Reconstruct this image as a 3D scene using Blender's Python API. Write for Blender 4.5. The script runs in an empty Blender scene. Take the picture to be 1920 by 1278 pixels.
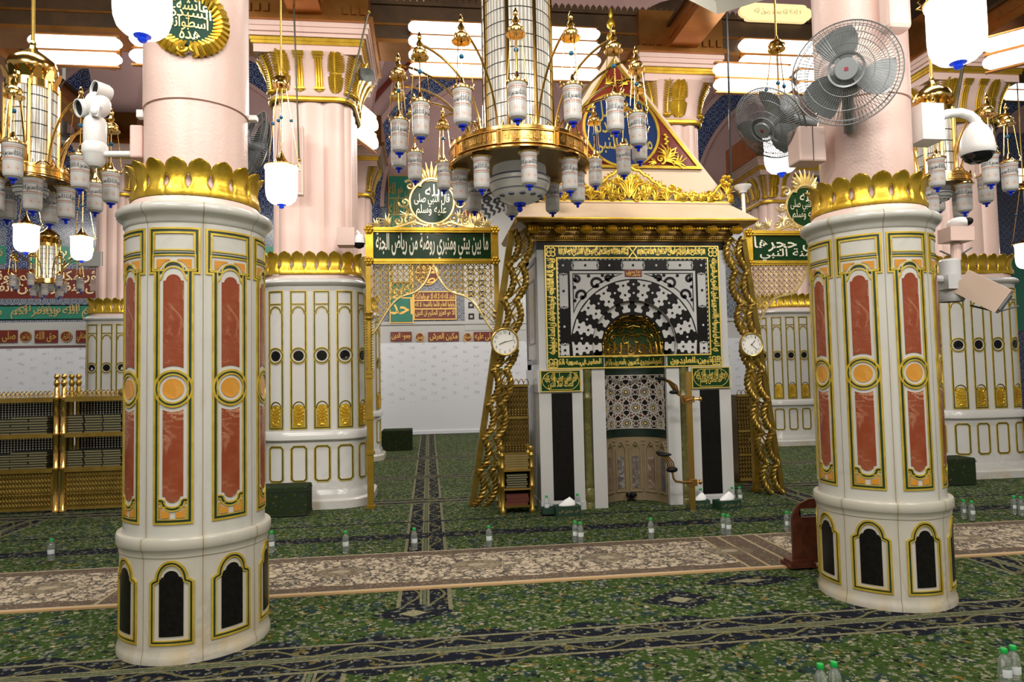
import bpy, bmesh, math, random
from math import sin, cos, pi, sqrt, atan2, radians, hypot, floor
from mathutils import Vector, Matrix
random.seed(7)
S = bpy.context.scene
COL = S.collection

# ---------------------------------------------------------------- camera
F_PX, PITCH, ROLL, YAW, EYE = 1280.0, 0.050, -0.021, radians(7), 1.5


def _basis():
    c, s = cos(YAW), sin(YAW)
    rot = Matrix(((c, s, 0), (-s, c, 0), (0, 0, 1)))
    f = Vector((0, cos(PITCH), sin(PITCH)))
    r = Vector((1, 0, 0))
    u = r.cross(f)
    r2 = cos(ROLL) * r + sin(ROLL) * u
    u2 = -sin(ROLL) * r + cos(ROLL) * u
    return rot @ r2, rot @ u2, rot @ f


CR, CU, CF = _basis()
cam = bpy.data.cameras.new('camera')
cam.lens = 36.0 * F_PX / 1920.0
cam.sensor_width = 36.0
cam.clip_start, cam.clip_end = 0.05, 200
cam_o = bpy.data.objects.new('camera', cam)
COL.objects.link(cam_o)
mw = Matrix.Identity(4)
for i in range(3):
    mw[i][0], mw[i][1], mw[i][2], mw[i][3] = CR[i], CU[i], -CF[i], (0, 0, EYE)[i]
cam_o.matrix_world = mw
S.camera = cam_o


def ray(px, py):
    return CF + (px - 960) / F_PX * CR - (py - 639) / F_PX * CU


def P(px, py, Y):
    """where the sight line through a photo pixel meets the upright plane at depth Y"""
    d = ray(px, py)
    return Vector((0, 0, EYE)) + d * (Y / d.y)


def G(px, py, z=0.0):
    """where the sight line through a photo pixel meets the level z"""
    d = ray(px, py)
    return Vector((0, 0, EYE)) + d * ((z - EYE) / d.z)


# ---------------------------------------------------------------- light and exposure
w = bpy.data.worlds.new('hall_air')
S.world = w
w.use_nodes = True
w.node_tree.nodes['Background'].inputs[0].default_value = (1.0, 0.93, 0.85, 1)
w.node_tree.nodes['Background'].inputs[1].default_value = 0.26
S.view_settings.view_transform = 'Standard'
S.view_settings.look = 'None'
S.view_settings.gamma = 1.0
S.view_settings.use_curve_mapping = False
S.view_settings.exposure = 0.0
S.cycles.max_bounces = 7
S.cycles.diffuse_bounces = 3
S.cycles.glossy_bounces = 3
S.cycles.transmission_bounces = 6
S.cycles.transparent_max_bounces = 8
S.cycles.caustics_reflective = False
S.cycles.caustics_refractive = False
S.cycles.sample_clamp_indirect = 4.0


def area(name, loc, size, power, col=(1, 0.95, 0.88), rot=(0, 0, 0)):
    l = bpy.data.lights.new(name, 'AREA')
    l.shape = 'RECTANGLE'
    l.size, l.size_y = size
    l.energy = power
    l.color = col
    o = bpy.data.objects.new(name, l)
    o.location = loc
    o.rotation_euler = rot
    COL.objects.link(o)
    return o


# fill lights standing in for the rows of fluorescent fittings between the beams, in front of, over and behind the camera
for _x in (-3.6, 0.8, 5.2):
    for _y, _p, _a in ((-3.0, 190, 62), (1.6, 150, 40), (6.4, 95, 12), (11.4, 110, -20), (15.4, 105, 22)):
        area('fluorescent_fill', (_x, _y, 5.9), (2.2, 0.5), _p, rot=(radians(_a), 0, 0))
    for _y in (6.8, 12.0, 15.8):
        area('fill_uplight', (_x, _y, 6.45), (2.0, 0.5), 42, rot=(pi, 0, 0))  # added uplights to brighten the upper walls and vaults
for _x, _y, _p, _a in ((-9.5, 9.0, 110, 0), (-9.5, 14.8, 100, 30), (11.0, 9.5, 110, 0), (11.0, 14.8, 110, 30)):
    area('fluorescent_fill', (_x, _y, 5.9), (2.2, 0.5), _p, rot=(radians(_a), 0, 0))  # extra fill added to brighten the side bays and their wall bands
for _x in (-9.5, 11.0):
    area('fill_uplight', (_x, 13.0, 6.45), (2.0, 0.5), 60, rot=(pi, 0, 0))  # added uplights for the side bays

# ---------------------------------------------------------------- mesh helpers
class MB:
    """collects faces of one mesh; xf bends what is added (a wall wrapped on a column)"""

    def __init__(s, xf=None):
        s.v, s.f, s.m, s.xf = [], [], [], xf

    def add(s, vs, fs, m=0):
        b = len(s.v)
        if s.xf:
            vs = [s.xf(p[0], p[1], p[2]) for p in vs]
        s.v += [(p[0], p[1], p[2]) for p in vs]
        s.f += [tuple(i + b for i in f) for f in fs]
        s.m += [m] * len(fs)
        return s

    def box(s, x0, x1, y0, y1, z0, z1, m=0):
        return s.add([(x, y, z) for x in (x0, x1) for y in (y0, y1) for z in (z0, z1)],
                     [(0, 1, 3, 2), (4, 6, 7, 5), (0, 4, 5, 1), (2, 3, 7, 6), (0, 2, 6, 4), (1, 5, 7, 3)], m)

    def bar(s, a, b, w, h, m=0, up=(0, 0, 1)):
        a, b = Vector(a), Vector(b)
        d = (b - a).normalized()
        x = d.cross(Vector(up))
        if x.length < 1e-4:
            x = d.cross(Vector((1, 0, 0)))
        x.normalize()
        y = x.cross(d)
        vs = [p + x * (i * w / 2) + y * (j * h / 2) for p in (a, b) for i, j in ((-1, -1), (1, -1), (1, 1), (-1, 1))]
        return s.add(vs, [(3, 2, 1, 0), (4, 5, 6, 7), (0, 1, 5, 4), (1, 2, 6, 5), (2, 3, 7, 6), (3, 0, 4, 7)], m)

    def lathe(s, prof, n=32, c=(0, 0, 0), m=0, a0=0.0, a1=2 * pi, rf=None):
        full = abs(a1 - a0 - 2 * pi) < 1e-6
        k = n if full else n + 1
        vs, fs = [], []
        for r, z in prof:
            for i in range(k):
                a = a0 + (a1 - a0) * i / n
                q = r * (rf(a) if rf else 1)
                vs.append((c[0] + q * cos(a), c[1] + q * sin(a), c[2] + z))
        for j in range(len(prof) - 1):
            for i in range(n):
                a, b = j * k + i, j * k + (i + 1) % k
                fs.append((a, b, b + k, a + k))
        return s.add(vs, fs, m)

    def tube(s, pts, r, n=6, closed=False, m=0, flat=1.0, caps=True):
        pts = [Vector(p) for p in pts]
        N = len(pts)
        rs = r if isinstance(r, (list, tuple)) else [r] * N
        vs, fs = [], []
        ref = None
        for i, p in enumerate(pts):
            a = pts[i - 1] if (i or closed) else p
            b = pts[(i + 1) % N] if (i < N - 1 or closed) else p
            d = (b - a).normalized() if (b - a).length > 1e-9 else Vector((0, 0, 1))
            if ref is None:
                ref = Vector((0, 1, 0)) if abs(d.y) < 0.9 else Vector((1, 0, 0))
            x = (ref - d * ref.dot(d)).normalized()
            ref = x
            y = d.cross(x)
            for k in range(n):
                t = 2 * pi * k / n
                vs.append(p + x * (rs[i] * flat * cos(t)) + y * (rs[i] * sin(t)))
        for i in range(N if closed else N - 1):
            for k in range(n):
                a, b = i * n + k, i * n + (k + 1) % n
                c, d = ((i + 1) % N) * n + (k + 1) % n, ((i + 1) % N) * n + k
                fs.append((a, b, c, d))
        if caps and not closed:
            fs.append(tuple(range(n - 1, -1, -1)))
            fs.append(tuple(range((N - 1) * n, N * n)))
        return s.add(vs, fs, m)

    def ball(s, c, r, n=12, k=8, m=0):
        if not isinstance(r, (tuple, list)):
            r = (r, r, r)
        vs, fs = [], []
        for j in range(k + 1):
            p = -pi / 2 + pi * j / k
            for i in range(n):
                a = 2 * pi * i / n
                vs.append((c[0] + r[0] * cos(p) * cos(a), c[1] + r[1] * cos(p) * sin(a), c[2] + r[2] * sin(p)))
        for j in range(k):
            for i in range(n):
                a, b = j * n + i, j * n + (i + 1) % n
                fs.append((a, b, b + n, a + n))
        return s.add(vs, fs, m)

    def prism(s, poly, y0, y1, m=0):
        """poly in (x, z), thickness along y"""
        n = len(poly)
        vs = [(x, y0, z) for x, z in poly] + [(x, y1, z) for x, z in poly]
        fs = [tuple(range(n)), tuple(range(2 * n - 1, n - 1, -1))]
        fs += [((i + 1) % n, i, i + n, (i + 1) % n + n) for i in range(n)]
        return s.add(vs, fs, m)

    def plate(s, poly, y0, y1, m=0):
        """like prism for outlines with one hollow: triangulated by the fan of the outline's own strip"""
        bm = bmesh.new()
        vv = [bm.verts.new((x, y0, z)) for x, z in poly]
        f = bm.faces.new(vv)
        bmesh.ops.triangulate(bm, faces=[f], ngon_method='EAR_CLIP')
        bm.verts.index_update()
        tri = [tuple(v.index for v in f.verts) for f in bm.faces]
        bm.free()
        n = len(poly)
        vs = [(x, y0, z) for x, z in poly] + [(x, y1, z) for x, z in poly]
        fs = tri + [tuple(i + n for i in reversed(t)) for t in tri]
        fs += [((i + 1) % n, i, i + n, (i + 1) % n + n) for i in range(n)]
        return s.add(vs, fs, m)

    def band(s, poly, d0, d1, w1, w0=0.0, closed=True, m=0, maxlen=0.03):
        """a raised strip that follows an outline in (u, v); d is measured to the left of travel"""
        p = dens(poly, maxlen, closed)
        n = len(p)
        vs, fs = [], []
        for i in range(n):
            a = p[i - 1] if (i or closed) else None
            b = p[(i + 1) % n] if (i < n - 1 or closed) else None
            q = p[i]
            t1 = nrm(q, a, -1) if a else None
            t2 = nrm(q, b, 1) if b else None
            t1, t2 = t1 or t2, t2 or t1
            k = (t1[0] + t2[0], t1[1] + t2[1])
            l = hypot(*k) or 1e-9
            k = (k[0] / l, k[1] / l)
            c = max(0.35, k[0] * t1[0] + k[1] * t1[1])
            for d, w in ((d0, w0), (d0, w1), (d1, w1), (d1, w0)):
                vs.append((q[0] + k[0] * d / c, q[1] + k[1] * d / c, w))
        for i in range(n if closed else n - 1):
            a, b = i * 4, ((i + 1) % n) * 4
            for j in range(3):
                fs.append((a + j, a + j + 1, b + j + 1, b + j))
        return s.add(vs, fs, m)

    def sheet(s, u0, u1, top, bot, w, n=8, m=0, rim=None):
        """flat inlay between two curves v = bot(u) and v = top(u)"""
        vs, fs = [], []
        for i in range(n + 1):
            u = u0 + (u1 - u0) * i / n
            vs += [(u, bot(u), w), (u, top(u), w)]
        for i in range(n):
            fs.append((2 * i, 2 * i + 2, 2 * i + 3, 2 * i + 1))
        if rim is not None:
            k = len(vs)
            vs += [(a, b, rim) for a, b, _ in vs]
            for i in range(n):
                fs += [(2 * i, 2 * i + k, 2 * i + 2 + k, 2 * i + 2), (2 * i + 1, 2 * i + 3, 2 * i + 3 + k, 2 * i + 1 + k)]
            fs += [(0, 1, 1 + k, k), (2 * n + 1, 2 * n, 2 * n + k, 2 * n + 1 + k)]
        return s.add(vs, fs, m)

    def disc(s, cu, cv, r, w, n=24, m=0, rim=None, r0=0.0):
        vs = [(cu + r * cos(2 * pi * i / n), cv + r * sin(2 * pi * i / n), w) for i in range(n)]
        if r0 > 0:
            vs += [(cu + r0 * cos(2 * pi * i / n), cv + r0 * sin(2 * pi * i / n), w) for i in range(n)]
            fs = [(i, (i + 1) % n, (i + 1) % n + n, i + n) for i in range(n)]
        else:
            fs = [tuple(range(n))]
        if rim is not None:
            k = len(vs)
            vs += [(cu + r * cos(2 * pi * i / n), cv + r * sin(2 * pi * i / n), rim) for i in range(n)]
            fs += [((i + 1) % n, i, i + k, (i + 1) % n + k) for i in range(n)]
        return s.add(vs, fs, m)

    def text(s, t, u0, u1, v0, v1, w, m=0, bold=0.0, sub=0.0, rot=0, deep=0.0):
        vs, fs = text2d(t, bold, sub)
        out = []
        for a, b in vs:
            if rot == 1:
                a, b = 1 - b, a
            elif rot == -1:
                a, b = b, 1 - a
            out.append((u0 + (u1 - u0) * a, v0 + (v1 - v0) * b, w))
        return s.add(out, fs, m)

    def build(s, name, mats, parent=None, smooth=True, loc=None, ang=0.7):
        me = bpy.data.meshes.new(name)
        me.from_pydata(s.v, [], s.f)
        for q in (mats if isinstance(mats, (list, tuple)) else [mats]):
            me.materials.append(q)
        me.polygons.foreach_set('material_index', s.m)
        bm = bmesh.new()
        bm.from_mesh(me)
        bmesh.ops.recalc_face_normals(bm, faces=bm.faces)
        bm.to_mesh(me)
        bm.free()
        if smooth:
            me.polygons.foreach_set('use_smooth', [True] * len(me.polygons))
            me.set_sharp_from_angle(angle=ang)
        me.update()
        o = bpy.data.objects.new(name, me)
        COL.objects.link(o)
        if parent:
            o.parent = parent
        if loc:
            o.location = loc
        return o


def nrm(a, b, sg):
    dx, dy = (b[0] - a[0]) * sg, (b[1] - a[1]) * sg
    l = hypot(dx, dy)
    return (-dy / l, dx / l) if l > 1e-9 else None


def dens(p, ml, closed):
    o = []
    n = len(p)
    for i in range(n if closed else n - 1):
        a, b = p[i], p[(i + 1) % n]
        k = max(1, int(math.ceil(hypot(b[0] - a[0], b[1] - a[1]) / ml)))
        o += [(a[0] + (b[0] - a[0]) * j / k, a[1] + (b[1] - a[1]) * j / k) for j in range(k)]
    if not closed:
        o.append(p[-1])
    return o


def arc(cx, cy, r, a0, a1, n=10, ry=None):
    ry = ry or r
    return [(cx + r * cos(radians(a0 + (a1 - a0) * i / n)), cy + ry * sin(radians(a0 + (a1 - a0) * i / n))) for i in range(n + 1)]


def arc3(c, r, a0, a1, n, plane):
    """points on a circle: plane(a, b) turns in-plane offsets into a vector"""
    return [Vector(c) + plane(r * cos(radians(a0 + (a1 - a0) * i / n)), r * sin(radians(a0 + (a1 - a0) * i / n))) for i in range(n + 1)]


# ---------------------------------------------------------------- Arabic lettering
_D = 'ا ﺍ ﺎ;أ ﺃ ﺄ;إ ﺇ ﺈ;آ ﺁ ﺂ;د ﺩ ﺪ;ذ ﺫ ﺬ;ر ﺭ ﺮ;ز ﺯ ﺰ;و ﻭ ﻮ;ة ﺓ ﺔ;ى ﻯ ﻰ;ء ﺀ ﺀ'
_F = 'ب ت ث ج ح خ س ش ص ض ط ظ ع غ ف ق ك ل م ن ه'.split()
AR = {}
for _q in _D.split(';'):
    _a = _q.split(' ')
    AR[_a[0]] = (_a[1], _a[2])
_cp = dict(zip(_F, [0xFE8F, 0xFE95, 0xFE99, 0xFE9D, 0xFEA1, 0xFEA5] + [0xFEB1 + 4 * _i for _i in range(15)]))
_cp['ي'] = 0xFEF1
_cp['ئ'] = 0xFE89
for _k, _c in _cp.items():
    AR[_k] = tuple(chr(_c + _i) for _i in range(4))


def shape(t):
    """joins letters and lays them out right to left"""
    t = t.replace('لا', '\u0001').replace('لأ', '\u0001')
    o = []
    for i, ch in enumerate(t):
        pv = t[i - 1] if i else ' '
        nx = t[i + 1] if i + 1 < len(t) else ' '
        jp = pv in AR and len(AR[pv]) == 4
        jn = (nx in AR and nx != 'ء') or nx == '\u0001'
        if ch == '\u0001':
            o.append('\ufefc' if jp else '\ufefb')
        elif ch in AR:
            f = AR[ch]
            if len(f) == 2:
                o.append(f[1] if jp else f[0])
            else:
                o.append(f[(1 if jp else 0) + (2 if jn else 0)])
        else:
            o.append(ch)
    return ''.join(reversed(o))


_TC = {}


def text2d(t, bold=0.0, sub=0.0):
    """one or more lines of lettering as a flat mesh scaled into the unit square"""
    key = (t, bold, sub)
    if key in _TC:
        return _TC[key]
    cu = bpy.data.curves.new('lettering', 'FONT')
    cu.body = '\n'.join(shape(l) for l in t.split('\n'))
    cu.align_x = 'CENTER'
    cu.space_line = 0.72
    cu.resolution_u = 2
    cu.offset = bold
    ob = bpy.data.objects.new('lettering', cu)
    COL.objects.link(ob)
    dg = bpy.context.evaluated_depsgraph_get()
    dg.update()
    me = ob.evaluated_get(dg).to_mesh()
    bm = bmesh.new()
    bm.from_mesh(me)
    bmesh.ops.triangulate(bm, faces=bm.faces)
    if not bm.verts:
        bm.free()
        _TC[key] = ([], [])
        return _TC[key]
    xs = [v.co.x for v in bm.verts]
    ys = [v.co.y for v in bm.verts]
    x0, y0, sx, sy = min(xs), min(ys), max(xs) - min(xs), max(ys) - min(ys)
    if sub:
        for _ in range(3):
            es = [e for e in bm.edges if abs(e.verts[0].co.x - e.verts[1].co.x) > sub * sx]
            if not es:
                break
            bmesh.ops.subdivide_edges(bm, edges=es, cuts=1)
        bmesh.ops.triangulate(bm, faces=bm.faces)
    bm.verts.index_update()
    vs = [((v.co.x - x0) / sx, (v.co.y - y0) / sy) for v in bm.verts]
    fs = [tuple(v.index for v in f.verts) for f in bm.faces]
    bm.free()
    bpy.data.objects.remove(ob)
    bpy.data.curves.remove(cu)
    _TC[key] = (vs, fs)
    return _TC[key]


# ---------------------------------------------------------------- things
def tag(o, label, cat, group=None, kind=None):
    o['label'], o['category'] = label, cat
    if group:
        o['group'] = group
    if kind:
        o['kind'] = kind
    return o


def thing(name, label, cat, loc=(0, 0, 0), rz=0.0, group=None, kind=None):
    o = bpy.data.objects.new(name, None)
    o.empty_display_size = 0.1
    COL.objects.link(o)
    o.location = loc
    o.rotation_euler = (0, 0, rz)
    return tag(o, label, cat, group, kind)


def copy_part(src, parent, rz=0.0, loc=None):
    """a copy of a part with its own sub-parts"""
    c = src.copy()
    COL.objects.link(c)
    c.parent = parent
    if rz:
        c.rotation_euler = (0, 0, rz)
    if loc is not None:
        c.location = loc
    for k in list(src.children):
        d = k.copy()
        COL.objects.link(d)
        d.parent = c
        for q in list(k.children):
            e = q.copy()
            COL.objects.link(e)
            e.parent = d
    return c


def dup(root, label, loc, rz=None, group=None):
    r = root.copy()
    COL.objects.link(r)
    r.location = loc
    if rz is not None:
        r.rotation_euler = (0, 0, rz)
    r['label'] = label
    if group:
        r['group'] = group
    for ch in list(root.children):
        copy_part(ch, r)
    return r


def struct(mb, name, mats, smooth=False):
    o = mb.build(name, mats, None, smooth)
    o['kind'] = 'structure'
    return o


# ---------------------------------------------------------------- materials
class NT:
    def __init__(s, name):
        s.m = bpy.data.materials.new(name)
        s.m.use_nodes = True
        s.t = s.m.node_tree
        s.b = s.t.nodes['Principled BSDF']
        s.co = None

    def n(s, typ, **kw):
        x = s.t.nodes.new('ShaderNode' + typ)
        for k, v in kw.items():
            setattr(x, k, v)
        return x

    def l(s, a, b):
        s.t.links.new(a, b)

    def obj(s):
        if not s.co:
            s.co = s.n('TexCoord').outputs['Object']
        return s.co

    def setin(s, sock, v):
        if hasattr(v, 'is_output'):
            s.l(v, sock)
        elif isinstance(v, tuple) and len(v) == 3 and sock.type == 'RGBA':
            sock.default_value = (*v, 1)
        else:
            sock.default_value = v

    def math(s, op, a, b=0.0, c=None):
        x = s.n('Math', operation=op)
        s.setin(x.inputs[0], a)
        s.setin(x.inputs[1], b)
        if c is not None:
            s.setin(x.inputs[2], c)
        return x.outputs[0]

    def mix(s, f, a, b):
        x = s.n('Mix', data_type='RGBA')
        s.setin(x.inputs[0], f)
        s.setin(x.inputs[6], a)
        s.setin(x.inputs[7], b)
        return x.outputs[2]

    def noise(s, scale, det=4, rough=0.6, dist=0.0, co=None):
        x = s.n('TexNoise')
        s.l(co or s.obj(), x.inputs['Vector'])
        x.inputs['Scale'].default_value = scale
        x.inputs['Detail'].default_value = det
        x.inputs['Roughness'].default_value = rough
        x.inputs['Distortion'].default_value = dist
        return x.outputs[0]

    def step(s, v, lo, hi):
        x = s.n('MapRange', interpolation_type='SMOOTHSTEP')
        s.setin(x.inputs[0], v)
        x.inputs[1].default_value = lo
        x.inputs[2].default_value = hi
        return x.outputs[0]

    def scale(s, sc, co=None):
        x = s.n('Mapping')
        s.l(co or s.obj(), x.inputs[0])
        x.inputs['Scale'].default_value = sc
        return x.outputs[0]

    def xyz(s, co=None):
        x = s.n('SeparateXYZ')
        s.l(co or s.obj(), x.inputs[0])
        return x.outputs

    def fin(s, col, rough=0.5, metal=0.0, bump=None, spec=None):
        s.setin(s.b.inputs['Base Color'], col)
        s.setin(s.b.inputs['Roughness'], rough)
        s.setin(s.b.inputs['Metallic'], metal)
        if spec is not None:
            s.b.inputs['Specular IOR Level'].default_value = spec
        if bump:
            h, st, ds = bump
            x = s.n('Bump')
            x.inputs['Strength'].default_value = st
            x.inputs['Distance'].default_value = ds
            s.l(h, x.inputs['Height'])
            s.l(x.outputs[0], s.b.inputs['Normal'])
        return s.m


def mat(name, col, rough=0.5, metal=0.0, col2=None, sc=8.0, bump=None, spec=None):
    t = NT(name)
    c = col
    if col2:
        c = t.mix(t.step(t.noise(sc), 0.35, 0.68), col, col2)
    b = (t.noise(bump[0], 3), bump[1], bump[2]) if bump else None
    return t.fin(c, rough, metal, b, spec)


def glow(name, col, st, surf=(0.9, 0.9, 0.9)):
    t = NT(name)
    t.b.inputs['Emission Color'].default_value = (*col, 1)
    t.b.inputs['Emission Strength'].default_value = st
    return t.fin(surf, 0.3)


def marble(name, base, vein, sc=2.0, rough=0.22, joints=0, dirt=None, amt=0.55, cl=0.35, vw=0.055):
    t = NT(name)
    w = t.noise(sc, 6, 0.62, 1.2)
    v = t.math('ABSOLUTE', t.math('SUBTRACT', w, 0.5))
    f = t.math('SUBTRACT', 1.0, t.step(v, 0.0, vw))
    patch = t.step(t.noise(sc * 0.6, 3), 0.42, 0.72)
    c = t.mix(t.math('MULTIPLY', t.math('MULTIPLY', f, patch), amt), base, vein)
    c = t.mix(t.math('MULTIPLY', t.step(t.noise(sc * 2.3, 5), 0.4, 0.8), amt * cl), c, vein)
    if dirt:
        z = t.xyz()[2]
        d = t.math('MULTIPLY', t.math('SUBTRACT', 1.0, t.step(z, 0.02, dirt)), t.step(t.noise(5.0, 4), 0.42, 0.7))
        c = t.mix(t.math('MULTIPLY', d, 0.6), c, (0.52, 0.38, 0.17))
    if joints:
        x = t.xyz()
        a = t.math('ARCTAN2', x[1], x[0])
        a = t.math('PINGPONG', t.math('ADD', a, pi / joints), pi / joints)
        st = t.math('MULTIPLY', t.math('SUBTRACT', 1.0, t.step(a, 0.0, 0.07)), t.step(t.noise(4.0, 4, .65, 0, t.scale((1, 1, .35))), .42, .66))
        c = t.mix(t.math('MULTIPLY', st, .55), c, (0.36, 0.29, 0.17))
        c = t.mix(t.math('LESS_THAN', a, 0.006), c, (0.26, 0.21, 0.14))
    return t.fin(c, rough)


GOLD = mat('gilding', (0.80, 0.53, 0.06), 0.34, 0.80, (0.66, 0.40, 0.03), 9, (60, 0.25, 0.004))
GILT = mat('gilt_line', (0.60, 0.44, 0.055), 0.38, 0.35, (0.48, 0.32, 0.03), 14)
GOLD2 = mat('polished_gold', (0.86, 0.55, 0.16), 0.16, 1.0)
COPPER = mat('copper_trim', (0.50, 0.22, 0.06), 0.30, 0.85, (0.38, 0.15, 0.03), 3)
BRASS = mat('aged_brass', (0.42, 0.28, 0.06), 0.38, 0.85, (0.30, 0.19, 0.035), 5)
PALEGOLD = mat('pale_gold', (0.85, 0.66, 0.28), 0.28, 0.75)
GREENLINE = mat('dark_green_paint', (0.012, 0.035, 0.014), 0.4)
PINK = mat('pink_plaster', (0.76, 0.545, 0.475), 0.33, 0, (0.73, 0.515, 0.445), 2.5, (55, 0.35, 0.006))
MAUVE = mat('mauve_plaster', (0.48, 0.30, 0.28), 0.6, 0, (0.43, 0.27, 0.26), 1.5)
CREAM = mat('cream_paint', (0.70, 0.52, 0.36), 0.4, 0, (0.66, 0.49, 0.34), 3)
MARBLE = marble('white_marble', (0.575, 0.56, 0.53), (0.40, 0.38, 0.35), 1.4, 0.2, 0, 0.16, 0.35)
MARBLEJ = marble('jointed_white_marble', (0.53, 0.515, 0.465), (0.30, 0.285, 0.25), 1.4, 0.2, 8, None, 0.42)
MARBLEB = marble('base_white_marble', (0.485, 0.455, 0.38), (0.29, 0.25, 0.18), 1.5, 0.25, 8, 0.30, 0.45)
MARBLEG = marble('cool_marble', (0.50, 0.495, 0.475), (0.42, 0.44, 0.46), 1.6, 0.2, 0, None, 0.5)
RED = marble('red_marble', (0.235, 0.048, 0.018), (0.56, 0.33, 0.19), 4.2, 0.18, 0, None, 0.9, 0.14, 0.03)
YELLOW = marble('yellow_marble', (0.55, 0.24, 0.03), (0.66, 0.40, 0.11), 6, 0.2, 0, None, 0.5)
BLACK = mat('black_granite', (0.005, 0.0045, 0.004), 0.30, 0, (0.009, 0.008, 0.007), 40, spec=.22)
ONYX = marble('green_onyx', (0.10, 0.095, 0.028), (0.27, 0.24, 0.085), 7, 0.2, 0, None, 0.8)
GREEN = mat('green_enamel', (0.005, 0.040, 0.009), 0.25, 0, (0.004, 0.030, 0.007), 4, spec=.3)
WHITE = mat('white_plastic', (0.82, 0.81, 0.79), 0.35)
GREY = mat('grey_plastic', (0.22, 0.235, 0.24), 0.4, 0.2)
DARK = mat('dark_rubber', (0.007, 0.007, 0.008), 0.5, spec=.2)
WOOD = mat('dark_red_wood', (0.10, 0.026, 0.012), 0.32, 0, (0.06, 0.015, 0.008), 14)
BROWN = mat('dark_bronze_ceiling', (0.085, 0.045, 0.018), 0.45, 0.35, (0.05, 0.028, 0.012), 2.5)
BLUE = mat('blue_glass', (0.01, 0.03, 0.55), 0.12)
TEAL = mat('teal_bead', (0.01, 0.12, 0.24), 0.1)
INK = mat('black_ink', (0.012, 0.012, 0.014), 0.5)
TUBE = glow('fluorescent_diffuser', (1.0, 0.98, 0.94), 2.6)
LAMPGLASS = glow('lit_opal_glass', (1.0, 0.96, 0.92), 3.6)


# ---------------------------------------------------------------- columns
class Perim:
    """outline of a round or rounded-square shaft; u runs along it from the middle of the face towards the camera"""

    def __init__(s, hw, cr):
        s.hw, s.cr = hw, cr
        s.st = hw - cr
        s.q = 2 * s.st + cr * pi / 2
        s.L = 4 * s.q

    def pt(s, u, w):
        k = floor((u + s.q / 2) / s.q)
        t = u - k * s.q
        if abs(t) <= s.st:
            x, y = t, -(s.hw + w)
        else:
            g = 1 if t > 0 else -1
            a = (abs(t) - s.st) / s.cr if s.cr > 1e-6 else 0
            x, y = g * (s.st + (s.cr + w) * sin(a)), -(s.st + (s.cr + w) * cos(a))
        c, d = cos(k * pi / 2), sin(k * pi / 2)
        return x * c - y * d, x * d + y * c

    def xf(s, u, v, w):
        x, y = s.pt(u, w)
        return x, y, v


def sweep(mb, per, prof, n=72, m=0, lobes=0, depth=0.0):
    vs, fs = [], []
    for w, z in prof:
        for i in range(n):
            u = per.L * i / n
            d = -depth * (1 - abs(sin(pi * lobes * u / per.L + pi / 2))) ** 1.5 if lobes else 0
            vs.append((*per.pt(u, w + d), z))
    for j in range(len(prof) - 1):
        for i in range(n):
            a, b = j * n + i, j * n + (i + 1) % n
            fs.append((a, b, b + n, a + n))
    return mb.add(vs, fs, m)


def leaf_ring(per, z0, h, n):
    """a standing ring of gilded lotus leaves"""
    F = [(0, 1), (.12, 1), (.22, 1), (.28, .86), (.36, .74), (.46, .75), (.57, .90), (.65, 1.0), (.76, 1.0), (.85, .92), (.92, .72), (.97, .42), (1.0, .12)]
    W = [(0, .020), (.12, .026), (.22, .016), (.45, .004), (.7, .010), (.88, .026), (1.0, .046)]

    def at(tab, v):
        for (a, p), (b, q) in zip(tab, tab[1:]):
            if v <= b:
                return p + (q - p) * (v - a) / (b - a)
        return tab[-1][1]
    mb = MB(per.xf)
    L = per.L / n
    ts = (-1, -.86, -.72, -.35, 0, .35, .72, .86, 1)
    rg = (0, .35, 1, .1, .55, .1, 1, .35, 0)
    for k in range(n):
        vs, fs = [], []
        for v, f in F:
            for t, g in zip(ts, rg):
                vs.append((L * (k + t * f / 2), z0 + h * v, at(W, v) * h / .2 + .007 * g * (1 if v > .2 else .3)))
        c = len(ts)
        for j in range(len(F) - 1):
            for i in range(c - 1):
                fs.append((j * c + i, j * c + i + 1, (j + 1) * c + i + 1, (j + 1) * c + i))
        b = len(vs)
        vs += [(u, v, w - .012) for u, v, w in vs]
        fs += [tuple(reversed([i + b for i in f])) for f in fs]
        edge = [j * c for j in range(len(F))]
        edge2 = [j * c + c - 1 for j in range(len(F))]
        for e in (edge, edge2):
            for a1, a2 in zip(e, e[1:]):
                fs.append((a1, a2, a2 + b, a1 + b))
        for i in range(c - 1):
            q = (len(F) - 1) * c + i
            fs.append((q, q + 1, q + 1 + b, q + b))
        mb.add(vs, fs)
    return mb


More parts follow.
